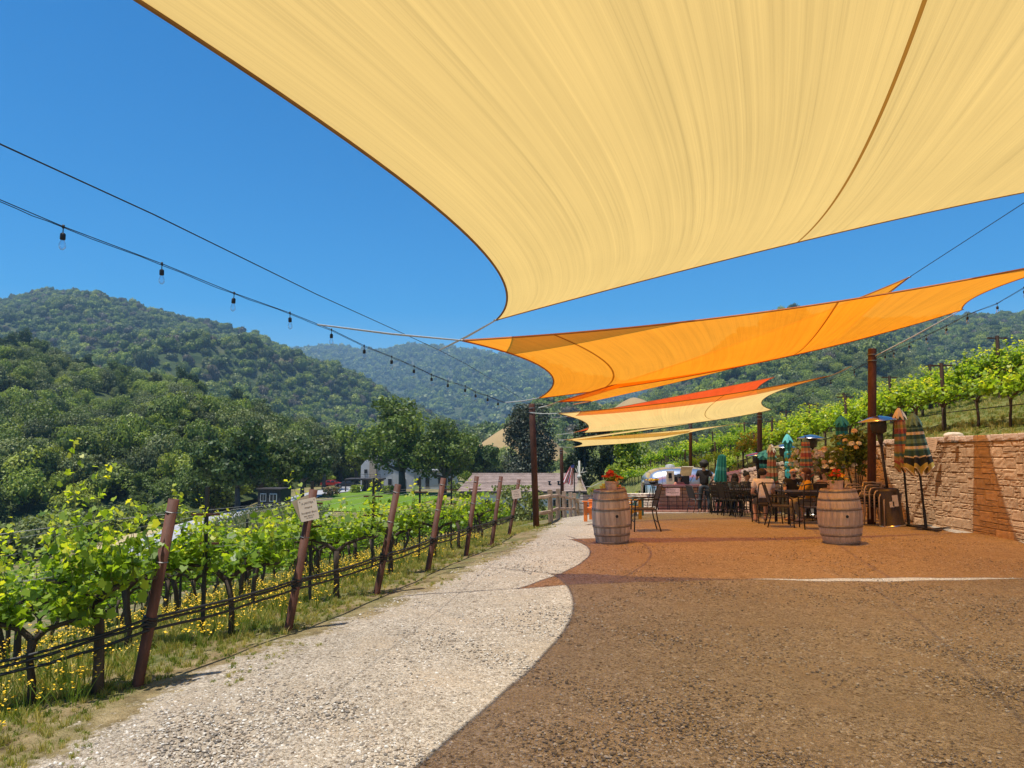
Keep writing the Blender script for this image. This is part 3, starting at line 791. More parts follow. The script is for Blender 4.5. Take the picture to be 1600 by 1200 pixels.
# ================================================================ RETAINING WALL
mat_block = M('split_face_block', (0.50, 0.305, 0.16), (0.67, 0.45, 0.26), scale=3.0, rough=0.92, bump=1.0, bscale=30, rnd=0.13, detail=8, fine=34)
mat_joint = M('wall_joint', (0.16, 0.10, 0.07), (0.22, 0.14, 0.10), scale=6, rough=0.95)
def split_block(seed, bulge=(0.15, 0.25)):
    """unit block: x -0.5..0.5 along the wall, z 0..1, split front face bulging to -y with narrow broken edges, back at y=1"""
    r = random.Random(seed); us = (0, .05, .28, .52, .75, .95, 1); zs = (0, .10, .38, .66, .90, 1); nx, nz = len(us), len(zs); vs = []; fs = []
    for j in range(nz):
        for i in range(nx):
            e = i in (0, nx - 1) or j in (0, nz - 1)
            vs.append((us[i] - 0.5, -0.02 if e else -r.uniform(*bulge), zs[j]))
    for j in range(nz - 1):
        for i in range(nx - 1):
            a = j * nx + i; fs.append((a, a + 1, a + nx + 1, a + nx))
    b = len(vs); vs += [(-0.5, 1, 0), (0.5, 1, 0), (0.5, 1, 1), (-0.5, 1, 1)]
    bl, br, tl, tr = 0, nx - 1, (nz - 1) * nx, nz * nx - 1
    fs.append(tuple([b + 1, b + 2] + [tr - k * nx for k in range(nz)]))
    fs.append(tuple([b + 3, b] + [bl + k * nx for k in range(nz)]))
    fs.append(tuple([b + 2, b + 3] + [tl + k for k in range(nx)]))
    fs.append(tuple([b, b + 1] + [br - k for k in range(nx)]))
    me = bpy.data.meshes.new('block'); me.from_pydata(vs, [], fs); me.materials.append(mat_block); me.update(); return me
BLK = [split_block(i) for i in range(12)]
wall = thing('retaining_wall', 'curved retaining wall of rough tan split-face blocks along the right side of the terrace', 'wall', (9.0, 13.0, 0.0))
def wall_frame(y):
    x = float(wall_x(y)); dx = float(wall_x(y + 0.05) - wall_x(y - 0.05)) / 0.1
    return x, math.atan2(dx, 1.0)          # heading from +Y towards +X
S_TOT = 22.4; Y0 = 9.0
def wall_y(s): return Y0 + s
NR = 18
occ = set(); blocks = []
ns = int(S_TOT / 0.1)
rw = random.Random(3)
for row in range(NR):
    i = -(rw.randint(0, 3))
    while i < ns:
        if (i, row) in occ: i += 1; continue
        wmax = 0
        while (i + wmax, row) not in occ and wmax < 6: wmax += 1
        w = min(wmax, rw.choice([2, 3, 3, 4, 4, 5]))
        if wmax - w == 1: w = wmax
        h = 2 if (rw.random() < 0.36 and row < NR - 1 and all((i + k, row + 1) not in occ for k in range(w))) and w <= 4 else 1
        for k in range(w):
            for q in range(h): occ.add((i + k, row + q))
        blocks.append((i, row, w, h)); i += w
def block_place(i, row, w, h):
    yc = wall_y((i + w / 2) * 0.1); x, hd = wall_frame(yc)
    z0 = gz(x - 0.3, yc) - 0.06; z1 = float(wall_z(yc)) - 0.13; uh = (z1 - z0) / NR
    batter = row * 0.0025
    return Vector((x + batter, yc, z0 + row * uh)), hd, (w * 0.1 - 0.007, 0.11, h * uh - 0.006)
blocks.sort(key=lambda b: b[0])
vis = [b for b in blocks if wall_y(b[0] * 0.1) > 11.2]
rest = [b for b in blocks if wall_y(b[0] * 0.1) <= 11.2] + vis[300:]
def bmat(p, hd, sc): return Matrix.Translation(p) @ Matrix.Rotation(math.pi / 2 - hd, 4, 'Z') @ Matrix.Rotation(math.pi, 4, 'Z') @ Matrix.Diagonal((*sc, 1))
for n, b in enumerate(vis[:300]):
    p, hd, sc = block_place(*b)
    o = put('block', BLK[rw.randrange(12)], wall)
    o.location = p - wall.location; o.rotation_euler = (0, 0, -math.pi / 2 - hd); o.scale = (sc[0], sc[1] * (rw.uniform(0.75, 1.25)), sc[2])
VV, FF = [], []
mbr = MB()
for b in rest:
    p, hd, sc = block_place(*b); me = BLK[rw.randrange(12)]
    T = Matrix.Translation(p - Vector(wall.location)) @ Matrix.Rotation(-math.pi / 2 - hd, 4, 'Z') @ Matrix.Diagonal((*sc, 1))
    mbr.add([T @ v.co for v in me.vertices], [tuple(q.vertices) for q in me.polygons])
tag(mbr.put('far_block', mat_block, wall), kind='stuff')
# core behind the blocks, closed solid following the curve
mc = MB(); ysw = np.arange(Y0 - 0.2, Y0 + S_TOT + 0.2, 0.4); vs = []
for y in ysw:
    x, hd = wall_frame(y); zb = gz(x - 0.3, y) - 0.4; zt = float(wall_z(y)) - 0.135
    for dx, z in ((0.03, zb), (0.14, zt), (0.5, zt), (0.5, zb)): vs.append(Vector((x + dx, y, z)) - Vector(wall.location))
fs = []
for k in range(len(ysw) - 1):
    for j in range(4): fs.append((k * 4 + j, k * 4 + (j + 1) % 4, k * 4 + 4 + (j + 1) % 4, k * 4 + 4 + j))
fs += [(3, 2, 1, 0), tuple((len(ysw) - 1) * 4 + j for j in range(4))]
mc.add(vs, fs); mc.put('wall_core', mat_joint, wall)
mat_cap = M('cap_stone', (0.60, 0.42, 0.30), (0.72, 0.54, 0.40), scale=4, rough=0.9, bump=0.8, bscale=40, rnd=0.1, fine=30)
for m_ in BLK[:0]: pass
CAPM = split_block(99, (0.03, 0.07)); CAPM.materials.clear(); CAPM.materials.append(mat_cap); CAPM.name = 'cap_stone'
s = 0.0
while s < S_TOT:
    w = 0.42; yc = wall_y(s + w / 2); x, hd = wall_frame(yc)
    o = put('cap_stone', CAPM, wall)
    o.location = Vector((x + 0.03, yc, float(wall_z(yc)) - 0.125 + rw.uniform(-.003, .003))) - wall.location
    o.rotation_euler = (0, 0, -math.pi / 2 - hd); o.scale = (w - 0.008, 0.36, 0.12)
    o.location -= Matrix.Rotation(-hd, 3, 'Z') @ Vector((0.008, 0, 0))
    s += w

# ================================================================ POLES
mat_rust = M('rusty_pipe', (0.065, 0.024, 0.015), (0.12, 0.042, 0.022), scale=5, rough=0.75, bump=0.25, bscale=30, stretch=(1, 1, 0.35), rnd=0.12, fine=18)
mat_rust2 = M('rusty_post', (0.06, 0.022, 0.014), (0.12, 0.042, 0.023), scale=6, rough=0.7, bump=0.25, bscale=40, stretch=(1, 1, 0.4), rnd=0.15, fine=22)
mat_wire = M('galvanised_wire', (0.25, 0.25, 0.24), rough=0.5, metal=0.6)
mat_black = M('black_plastic', (0.012, 0.012, 0.013), (0.02, 0.02, 0.02), rough=0.55)
mat_rope = M('white_rope', (0.55, 0.53, 0.48), (0.42, 0.40, 0.36), scale=40, rough=0.9)
def pole(base, top, r, label, group='rusty steel poles holding the shade sails', band=True):
    base, top = Vector(base), Vector(top)
    t = thing('steel_pole', label, 'pole', base, group=group)
    d = top - base; mb = MB(); ax = d.normalized()
    Q = ax.to_track_quat('Z', 'Y').to_matrix(); H = d.length
    mb.lathe([(r, -0.3), (r, H - 0.02), (r * 0.93, H)], 20, M=Q); mb.put('pipe', mat_rust, t, True)
    for p in t.children[0].data.polygons:
        if len(p.vertices) > 4: p.use_smooth = False
    if band:
        for f in (0.93, 0.965):
            cb = MB(); c = d * f; cb.lathe([(r * 1.0, -0.012), (r * 1.14, -0.012), (r * 1.14, 0.012), (r * 1.0, 0.012)], 20, c=c, M=Q, close=False); cb.put('clamp_band', mat_wire, t)
    return t
pl = at(838, 824, 21.5); pole(pl, at(831, 631, 21.5), 0.09, 'rusty steel pole at the end of the split rail fence, left of the path')
p1t = at(1363, 545, 17.0); p1b = at(1361, 800, 17.0); p1b.z = gz(p1b.x, 17.0); pole(p1b, p1t, 0.092, 'thickest rusty steel pole, behind the tan stacked chairs and heater')
p2t = at(1187, 644, 26.5); p2b = at(1186, 760, 26.5); p2b.z = gz(p2b.x, 26.5); pole(p2b, p2t, 0.085, 'rusty steel pole behind the man in the pale polo shirt')
p3t = at(1079, 662, 41.0); p3b = at(1079, 760, 41.0); p3b.z = gz(p3b.x, 41.0); pole(p3b, p3t, 0.09, 'farthest rusty steel pole above the silver trailer roof')
p4t = at(877, 700, 36.0); p4b = at(879, 760, 36.0); p4b.z = gz(p4b.x, 36.0); pole(p4b, p4t, 0.085, 'rusty steel pole between the brown roof and the striped flag')

# ================================================================ SHADE SAILS
def sailmat(name, T, Dc, stripe=0.22, dens=150.0, tr=0.26, ex=1.2):
    m, nt, out = newmat(name); N = NT(nt)
    mxv = max(T)
    uv = N.n('ShaderNodeUVMap', _uv_map='UVMap'); V = uv.outputs[0]
    n1 = N.noise(1.0, 5, 0.75, N.mapping(V, (dens, 1.1, 1)))
    n2 = N.noise(1.0, 3, 0.6, N.mapping(V, (dens * 5, 2.5, 1)))
    n3 = N.noise(1.0, 3, 0.6, N.mapping(V, (3, 3, 1)))
    n4 = N.noise(1.0, 4, 0.7, N.mapping(V, (dens * 0.25, 0.6, 1)))
    k = N.ramp(n1, [(0.3, 1 - stripe), (0.46, 0.97), (0.6, 1.03), (0.72, 1 + stripe * 0.7)])
    k = N.mix(1.0, k, N.ramp(n2, [(0.25, 0.93), (0.75, 1.06)]), 'MULTIPLY')
    k = N.mix(1.0, k, N.ramp(n3, [(0.3, 0.95), (0.7, 1.05)]), 'MULTIPLY')
    k = N.mix(1.0, k, N.ramp(n4, [(0.3, 0.93), (0.7, 1.06)]), 'MULTIPLY')
    tc = N.mix(1.0, T, k, 'MULTIPLY')
    t = N.n('ShaderNodeBsdfTranslucent'); N.l(tc, t.inputs['Color'])
    d = N.n('ShaderNodeBsdfDiffuse'); d.inputs['Color'].default_value = (*Dc, 1)
    a = N.n('ShaderNodeMixShader'); a.inputs[0].default_value = 0.80
    N.l(d.outputs[0], a.inputs[1]); N.l(t.outputs[0], a.inputs[2])
    b = N.n('ShaderNodeBsdfTransparent'); b.inputs[0].default_value = tuple(min(1, (q / mxv) ** ex) for q in T) + (1,)
    c = N.n('ShaderNodeMixShader'); c.inputs[0].default_value = tr
    N.l(a.outputs[0], c.inputs[1]); N.l(b.outputs[0], c.inputs[2])
    N.l(c.outputs[0], out.inputs[0]); return m
mat_sail_y = sailmat('yellow_shade_cloth', (0.72, 0.46, 0.145), (0.70, 0.52, 0.24))
mat_sail_y2 = sailmat('pale_yellow_shade_cloth', (0.80, 0.54, 0.19), (0.78, 0.60, 0.30))
mat_sail_o = sailmat('orange_shade_cloth', (0.96, 0.31, 0.016), (0.9, 0.34, 0.04), dens=90, tr=0.42, ex=0.72)
mat_sail_r = sailmat('red_shade_cloth', (0.85, 0.10, 0.02), (0.7, 0.10, 0.03), dens=30)
mat_hem_y = M('brown_webbing', (0.32, 0.17, 0.05), (0.25, 0.13, 0.04), rough=0.8)
mat_hem_o = M('orange_webbing', (0.45, 0.14, 0.03), rough=0.8)
mat_seam = sailmat('dark_seam', (0.20, 0.10, 0.02), (0.25, 0.14, 0.04), tr=0.25, ex=0.4)

def sail(label, cs, scal, mat, hem, seams=(), belly=0.0, nu=48, nv=40, ropes=(), zs=(0, 0, 0, 0), seam_w=0.03, group='fabric shade sails over the terrace', uvw=1.0, skew=0.0, lctrl=None):
    """cs: near-left, near-right, far-right, far-left; scal: inward offset (m) of near, right, far, left edges; zs: z offset of the edge middles"""
    A_, B_, C_, D_ = [Vector(c) for c in cs]
    cen = (A_ + B_ + C_ + D_) / 4
    def edge(p, q, k, dz, sk=0.0):
        mid = (p + q) / 2; d = cen - mid; e = q - p; d -= e * (d.dot(e) / max(e.length_squared, 1e-6)); d.z *= 0.3
        d = d.normalized() if d.length > 1e-6 else Vector()
        c = mid + d * 2 * k + Vector((0, 0, 2 * dz)) + e * sk
        return lambda t: p * (1 - t) ** 2 + c * 2 * t * (1 - t) + q * t * t
    en, er, ef, el = edge(A_, B_, scal[0], zs[0]), edge(B_, C_, scal[1], zs[1]), edge(D_, C_, scal[2], zs[2]), edge(A_, D_, scal[3], zs[3], skew)
    if lctrl is not None:
        lc = Vector(lctrl); el = lambda t: A_ * (1 - t) ** 2 + lc * 2 * t * (1 - t) + D_ * t * t
    def S(u, v):
        p = en(u) * (1 - v) + ef(u) * v + el(v) * (1 - u) + er(v) * u
        p = p - (A_ * (1 - u) * (1 - v) + B_ * u * (1 - v) + D_ * (1 - u) * v + C_ * u * v)
        p.z += belly * 16 * u * (1 - u) * v * (1 - v)
        return p
    vs = [S(i / nu, j / nv) for i in range(nu + 1) for j in range(nv + 1)]
    fs = [(i * (nv + 1) + j, (i + 1) * (nv + 1) + j, (i + 1) * (nv + 1) + j + 1, i * (nv + 1) + j + 1) for i in range(nu) for j in range(nv)]
    t = thing('shade_sail', label, 'shade sail', A_, group=group)
    me = bpy.data.meshes.new('cloth'); me.from_pydata([p - A_ for p in vs], [], fs); me.materials.append(mat)
    uv = me.uv_layers.new(name='UVMap'); co = []
    W = (B_ - A_).length / 9.0
    for f in fs:
        for q in f: i, j = divmod(q, nv + 1); co += [i / nu * W * uvw, j / nv]
    uv.data.foreach_set('uv', co)
    me.polygons.foreach_set('use_smooth', [True] * len(fs)); me.update()
    put('cloth', me, t)
    hb = MB()
    rim = [en(i / 60) for i in range(60)] + [er(i / 40) for i in range(40)] + [ef(1 - i / 60) for i in range(60)] + [el(1 - i / 40) for i in range(41)]
    hb.tube([p - A_ for p in rim], 0.012, 5, cap=False); hb.put('edge_webbing', hem, t)
    for u in seams:
        sb = MB(); n = 50
        pts = [S(u, j / n) - A_ for j in range(n + 1)]
        vv = []; ff = []
        for j in range(n + 1):
            a = S(u - 0.002, j / n) - A_; b = S(u + 0.002, j / n) - A_; w = (b - a).normalized() * seam_w / 2
            vv += [pts[j] - w - Vector((0, 0, 0.006)), pts[j] + w - Vector((0, 0, 0.006))]
        for j in range(n): ff.append((2 * j, 2 * j + 1, 2 * j + 3, 2 * j + 2))
        sb.add(vv, ff); sb.put('seam', mat_seam, t)
    for ci, q in ropes:
        rb = MB(); c = [A_, B_, C_, D_][ci]; q = Vector(q)
        mid = (c + q) / 2 + Vector((0, 0, -0.015)); off = (q - c).cross(Vector((0, 0, 1))).normalized() * 0.014
        rb.tube([c - A_, mid - A_ + off, q - A_], 0.009, 5); rb.tube([c - A_, mid - A_ - off, q - A_], 0.009, 5); rb.put('rope', mat_rope, t)
    for c in (A_, B_, C_, D_):
        rb = MB(); rr_ = [c - A_ + Vector((0.03 * math.cos(a), 0.03 * math.sin(a), 0)) for a in np.linspace(0, 2 * math.pi, 11)]
        rb.tube(rr_, 0.006, 5, cap=False); rb.put('corner_ring', mat_wire, t)
    return t

C1 = at(775, 500, 9.316)
sail('huge pale yellow shade sail overhead with one long dark seam', [(-3.364, -0.833, 3.446), (5.2, -2.6, 4.2), (8.6, 10.0, 5.44), C1], (0.5, 0.5, 0.90, 0.66), mat_sail_y, mat_hem_y,
     seams=(0.405,), belly=-0.06, zs=(0, 0, -0.05, 0), seam_w=0.026, lctrl=(0.651, 5.969, 3.372), ropes=((3, at(686, 547, 10.0)),), uvw=1.3, nu=70, nv=60)
C2 = at(722, 532, 8.4); C3 = at(842, 622, 13.6)
sail('long orange shade sail just beyond the yellow overhead one', [C2, (7.7, 8.95, 4.14), at(1503, 484, 14.3), C3], (0.37, 0.5, 0.42, 0.6), mat_sail_o, mat_hem_o,
     seams=(0.13, 0.56), belly=-0.12, zs=(-0.12, 0, -0.22, 0), ropes=((0, at(495, 507, 8.0)), (3, at(790, 629, 13.8)), (2, p1t - Vector((0, 0, 0.2)))))
sail('orange shade sail mostly hidden behind the long orange one', [at(872, 628, 12.7), at(1421, 433, 13.9), at(1312, 528, 20.6), at(896, 632, 19.0)], (-0.25, 0.08, 0.1, 0.5), mat_sail_o, mat_hem_o,
     seams=(0.6,), belly=-0.05, zs=(-0.1, 0, -0.1, 0), ropes=((0, at(842, 637, 14.5)),))
sail('red orange shade sail behind the upper pale yellow sail', [at(886, 651, 27.5), at(1211, 589, 28.0), at(1185, 616, 31.0), at(896, 676, 30)], (0.2, 0.3, 0.3, 0.85), mat_sail_r, mat_hem_o,
     belly=-0.02, ropes=((0, at(862, 652, 27)), (3, at(870, 679, 31))))
sail('pale yellow shade sail with dark upper strip at mid distance', [at(872, 646, 18.3), at(1298, 587, 18.6), at(1206, 640, 27.0), at(912, 676, 24.0)], (0.35, 0.9, 0.55, 0.4), mat_sail_y2, mat_hem_y,
     seams=(0.62,), belly=-0.10, zs=(-0.1, 0, -0.12, 0), ropes=((0, at(829, 645, 21.0)), (1, at(1330, 572, 17.5))), nu=36, nv=24)
sail('thin pale yellow shade sail seen almost edge-on', [at(884, 687, 33), at(1080, 660, 36), at(1078, 662, 38), at(892, 688, 34.5)], (0.2, 0.2, 0.2, 0.2), mat_sail_y2, mat_hem_y, belly=-0.03, nu=24, nv=12,
     ropes=((0, at(873, 689, 33)),))
sail('farthest pale yellow shade sail low above the trailer', [at(880, 687, 34), at(1166, 661, 35.5), at(1078, 676, 46.0), at(893, 699, 39)], (0.3, 0.8, 0.4, 0.7), mat_sail_y2, mat_hem_y,
     seams=(0.6,), belly=-0.22, zs=(-0.05, 0, -0.05, 0), ropes=((0, at(872, 686, 34)), (3, at(875, 698, 38))), nu=36, nv=24)

# ================================================================ CABLES AND LIGHT STRINGS
def k1(px): return 2.33 / (0.135 - (px - 800) / FPX)
def k2(px): return 4.82 / (0.34 - (px - 800) / FPX)
def cable(name, label, cat, pts, r, mat, group=None):
    o = bpy.data.objects
    mb = MB(); b = Vector(pts[len(pts) // 2]); mb.tube([Vector(p) - b for p in pts], r, 6)
    q = mb.put(name, mat, None, True, loc=b); return tag(q, label, cat, group)
cable('steel_cable', 'upper dark steel cable running down from the top left to the fence pole', 'cable',
      [(-2.35, -1.5, 3.0)] + [at(px, py, k1(px)) for px, py in [(0, 225), (240, 335), (495, 460), (623, 518), (686, 547), (727, 568), (780, 600)]] + [at(831, 634, 21.5)], 0.0036, mat_black)
cord_px = [(-120, 266), (0, 312), (99, 354), (253, 412), (366, 458), (453, 489), (518, 515), (569, 540), (612, 557), (647, 572), (674, 585), (700, 595), (727, 603), (743, 612), (762, 618), (778, 625), (790, 629)]
mat_glass = None
def glassmat():
    m, nt, out = newmat('bulb_glass'); N = NT(nt)
    g = N.n('ShaderNodeBsdfGlossy', Roughness=0.05); t = N.n('ShaderNodeBsdfTransparent'); t.inputs[0].default_value = (0.93, 0.95, 0.97, 1)
    lw = N.n('ShaderNodeLayerWeight', Blend=0.35); mx = N.n('ShaderNodeMixShader')
    N.l(lw.outputs['Facing'], mx.inputs[0]); N.l(t.outputs[0], mx.inputs[1]); N.l(g.outputs[0], mx.inputs[2]); N.l(mx.outputs[0], out.inputs[0]); return m
mat_glass = glassmat()
mb = MB(); mb.tube([(0, 0, 0.006), (0, 0, -0.05)], 0.0035, 5); mb.tube([(0, 0, 0.012), (0, 0, -0.012)], 0.009, 6); mb.lathe([(0.006, -0.045), (0.016, -0.052), (0.018, -0.06), (0.018, -0.092), (0.015, -0.096)], 12); SOCK = mb.mesh('socket', mat_black, True)
mb = MB(); mb.lathe([(0.012, -0.095), (0.014, -0.103), (0.021, -0.125), (0.0235, -0.14), (0.021, -0.155), (0.012, -0.167), (0.003, -0.171)], 12); BULB = mb.mesh('bulb', mat_glass, True)
def light_string(label, pts, bulbs, swing=0.0):
    b = Vector(pts[0]); t = thing('light_string', label, 'light string', b, group='outdoor bulb strings along the cables')
    mb = MB(); mb.tube([Vector(p) - b for p in pts], 0.0036, 6)
    rr = random.Random(4); q = []
    for i in range(len(pts) - 1):
        for k in range(4):
            f = k / 4; p = Vector(pts[i]).lerp(Vector(pts[i + 1]), f); q.append(p - b + Vector((rr.uniform(-.006, .006), 0, rr.uniform(-.016, -.006))))
    mb.tube(q, 0.003, 5); mb.put('cord', mat_black, t, True)
    for p in bulbs:
        o = put('socket', SOCK, t, Vector(p) - b, (rr.uniform(-.06, .06), rr.uniform(-.06, .06), 0)); put('bulb', BULB, o)
    return t
pts = [at(px, py, k2(px)) for px, py in cord_px]
light_string('string of clear bulbs sloping down across the left sky', pts, [p for p in pts[2:16]])
rc = [(1760, 372, 9.5), (1600, 449, 11.2), (1558, 474, 11.9), (1512, 491, 12.7), (1479, 509, 13.4), (1447, 524, 14.2), (1421, 536, 15.0), (1397, 547, 15.8), (1383, 553, 16.4), (1364, 562, 17.0)]
rpts = [at(*p) for p in rc]
light_string('string of clear bulbs under the right end of the long orange sail', rpts, rpts[1:9])
rc2 = [(1364, 562, 17.0), (1335, 577, 18.2), (1298, 594, 19.6), (1270, 608, 20.8), (1240, 622, 22.3), (1212, 636, 24.2), (1188, 648, 26.4)]
rpts2 = [at(*p) for p in rc2]
light_string('string of small bulbs between the two right hand poles', rpts2, rpts2[1:6])
cable('steel_cable', 'thin steel cable climbing to the upper right above the orange sails', 'cable', [at(1760, 205, 9.0), at(1600, 317, 10.6), at(1421, 433, 13.0), at(1227, 574, 22.0), at(1183, 607, 26), at(1079, 664, 41)], 0.006, mat_black)
# ================================================================ VINEYARD
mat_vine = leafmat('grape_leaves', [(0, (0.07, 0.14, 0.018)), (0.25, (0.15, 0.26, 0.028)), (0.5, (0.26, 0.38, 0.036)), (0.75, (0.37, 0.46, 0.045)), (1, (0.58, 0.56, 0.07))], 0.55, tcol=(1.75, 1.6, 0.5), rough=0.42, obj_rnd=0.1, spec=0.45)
mat_vinebark = M('vine_bark', (0.045, 0.030, 0.022), (0.11, 0.08, 0.06), scale=14, rough=0.95, bump=0.9, bscale=60, stretch=(1, 1, 0.15), rnd=0.2)
mat_shoot = M('green_shoot', (0.16, 0.20, 0.05), (0.12, 0.12, 0.04), rough=0.7)
GRAPE = np.array([(0, 0, 0), (0.28, -0.16, .05), (0.48, 0.04, .12), (0.43, 0.22, .07), (0.46, 0.50, .10), (0.27, 0.60, .03), (0.0, 0.88, -.08), (-0.27, 0.60, .03), (-0.46, 0.50, .10), (-0.43, 0.22, .07), (-0.48, 0.04, .12), (-0.28, -0.16, .05)])
def grape_leaves(C, size, r, droop=0.5):
    n = len(C); a = r.normal(size=(n, 3)); a[:, 2] = -np.abs(a[:, 2]) * droop; a /= np.linalg.norm(a, axis=1)[:, None]       # tip direction
    up = np.array([0, 0, 1.0]) + r.normal(size=(n, 3)) * 0.55; w = up - (a * up).sum(1)[:, None] * a; w /= np.linalg.norm(w, axis=1)[:, None]
    s = np.cross(a, w)
    k = r.uniform(0.3, 2.2, n)
    L = GRAPE[None]; 
    V = C[:, None] + size[:, None, None] * (s[:, None] * L[..., :1] + a[:, None] * L[..., 1:2] + w[:, None] * (L[..., 2:3] * k[:, None, None]))
    return V.reshape(-1, 3), np.arange(n * 12).reshape(n, 12)

def vine_proto(seed, nleaf, single=0, leaf=0.085, head=0.62, width=0.55, tall=0.72, simple=False, thick=1.0):
    """vine along local X: (parts) trunk, cane, foliage; single = number of leaves given as objects"""
    r = random.Random(seed); rr = np.random.default_rng(seed)
    tb = MB(); hx = r.uniform(-.06, .06)
    pts = [(0, 0, -0.1), (r.uniform(-.02, .02), r.uniform(-.02, .02), head * 0.35), (hx * .6 + r.uniform(-.03, .03), r.uniform(-.03, .03), head * 0.7), (hx, 0, head)]
    k = r.uniform(0.85, 1.15) * thick
    tb.tube(pts, [0.040 * k, 0.030 * k, 0.028 * k, 0.038 * k], 5 if simple else 8)
    ends = []
    for sgn in (-1, 1):
        arm = [(hx, 0, head - 0.02), (hx + sgn * 0.10, r.uniform(-.02, .02), head + 0.07), (hx + sgn * 0.28, r.uniform(-.02, .02), head + 0.13), (sgn * width, 0, head + 0.15)]
        tb.tube(arm, [0.03, 0.024, 0.018, 0.012], 5 if simple else 6)
        ends += [(arm[1], arm[2]), (arm[2], arm[3])]
    cb = MB(); C = []; lv = []; T = []
    nsh = 7 if simple else 12
    for i in range(nsh):
        a, b = ends[i % 4]; f = r.random(); p = Vector(a).lerp(Vector(b), f)
        L = tall * (r.uniform(0.5, 1.1) if r.random() < 0.85 else r.uniform(1.3, 1.75)); lean = Vector((r.uniform(-.25, .25), r.uniform(-.4, .4), 1)).normalized()
        q = p; pp = [p]
        for j in range(5):
            q = q + lean * L / 5 + Vector((r.uniform(-.02, .02), r.uniform(-.03, .03), -0.012 * j * abs(lean.y) * 3)); pp.append(q)
        if not simple: cb.tube(pp, [0.0045, 0.004, 0.0035, 0.003, 0.002, 0.001], 4, cap=False)
        m = max(1, int(nleaf * 0.75 / nsh * (0.35 + 0.8 * L / tall)))
        for j in range(m):
            f = (j + r.random()) / m; x = f * 5; ii = min(4, int(x)); c = pp[ii].lerp(pp[ii + 1], x - ii)
            s = 0.085 * (1 - 0.55 * f)
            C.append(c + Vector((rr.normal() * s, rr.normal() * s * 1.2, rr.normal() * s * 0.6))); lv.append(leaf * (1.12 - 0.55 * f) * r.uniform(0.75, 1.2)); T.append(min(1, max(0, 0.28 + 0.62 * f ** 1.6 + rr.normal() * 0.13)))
    for i in range(int(nleaf * 0.17)):
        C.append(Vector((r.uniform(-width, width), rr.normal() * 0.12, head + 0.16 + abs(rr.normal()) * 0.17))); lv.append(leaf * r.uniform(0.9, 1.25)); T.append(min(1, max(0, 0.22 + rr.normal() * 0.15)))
    C = np.array([c[:] for c in C]); lv = np.array(lv); T = np.array(T)
    trunk = tb.mesh('trunk', mat_vinebark, True)
    cane = cb.mesh('cane', mat_shoot) if not simple else None
    n = len(C)
    if simple:
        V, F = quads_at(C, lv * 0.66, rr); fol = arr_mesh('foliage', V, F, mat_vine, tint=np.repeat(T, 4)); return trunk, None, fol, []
    singles = []
    idx = np.arange(n)
    if single:
        pick = np.sort(rr.permutation(n)[:single]); idx = np.setdiff1d(idx, pick); singles = [(C[i], lv[i], T[i]) for i in pick]
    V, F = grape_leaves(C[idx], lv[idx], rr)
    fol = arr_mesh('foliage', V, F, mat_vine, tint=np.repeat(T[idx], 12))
    return trunk, cane, fol, singles
LEAFS = []
for i in range(6):
    rr = np.random.default_rng(900 + i); V, F = grape_leaves(np.zeros((1, 3)), np.ones(1), rr)
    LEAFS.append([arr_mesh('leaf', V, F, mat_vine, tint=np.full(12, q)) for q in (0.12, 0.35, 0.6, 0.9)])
NEARV = [vine_proto(10 + i, 290, leaf=0.076, tall=0.54, head=0.54, width=0.46) for i in range(5)]
MIDV = [vine_proto(20 + i, 240, leaf=0.08, tall=0.50, head=0.54, width=0.48) for i in range(4)]
HILLV = [vine_proto(30 + i, 330, leaf=0.095, head=0.56, width=0.72, tall=0.5) for i in range(4)]
SIMV = [vine_proto(40 + i, 130, leaf=0.15, simple=True, width=0.7, tall=0.6) for i in range(4)]
def vine(proto, loc, rz, s, label, group):
    t = thing('grapevine', label, 'grapevine', loc, rz, group, scale=s)
    tr, ca, fo, si = proto
    put('trunk', tr, t)
    if ca: put('cane', ca, t)
    fobj = put('foliage', fo, t)
    for C, sz, T in si:
        rr_ = random.random
        put('leaf', LEAFS[random.randrange(6)][min(3, int(T * 4))], t, C, (random.uniform(-.5, .5), random.uniform(-.5, .5), random.uniform(0, 6.28)), float(sz))
    return t
# --- end posts, signs, wires, hoses of the left hand rows
mat_sign = M('cream_sign', (0.66, 0.54, 0.42), (0.60, 0.49, 0.38), scale=10, rough=0.6)
mat_ink = M('brown_ink', (0.16, 0.10, 0.07), rough=0.7)
def text_mesh(body, size, mat, parent, loc, rot, name='lettering', align='CENTER', extrude=0.0008, shear=0.0):
    cu = bpy.data.curves.new('lettering', 'FONT'); cu.body = body; cu.size = size; cu.align_x = align; cu.align_y = 'CENTER'; cu.extrude = extrude; cu.shear = shear; cu.resolution_u = 2
    cu.materials.append(mat)
    o = bpy.data.objects.new(name, cu); COL.objects.link(o); o.parent = parent; o.location = loc; o.rotation_euler = rot
    return o
def ink_lines(parent, rows, z, M3=None):
    """lines of print too small to read: rows of short uneven dashes (y, width, height)"""
    rq = random.Random(len(rows)); mb = MB()
    for y, w, h in rows:
        x = -w / 2
        while x < w / 2 - h:
            l = rq.uniform(1.2, 4.0) * h; l = min(l, w / 2 - x); mb.box((x + l / 2, y, z), (l, h * .8, 0.0012)); x += l + h * .8
    q = mb.put('print', mat_ink, parent)
    if M3: q.rotation_euler = M3
    return q
NUMW = 'first second third fourth fifth sixth seventh'.split()
mbk = MB()
ROW_DIR = Vector((-1, -0.12, 0)).normalized()
row_starts = []
hose_pts = []
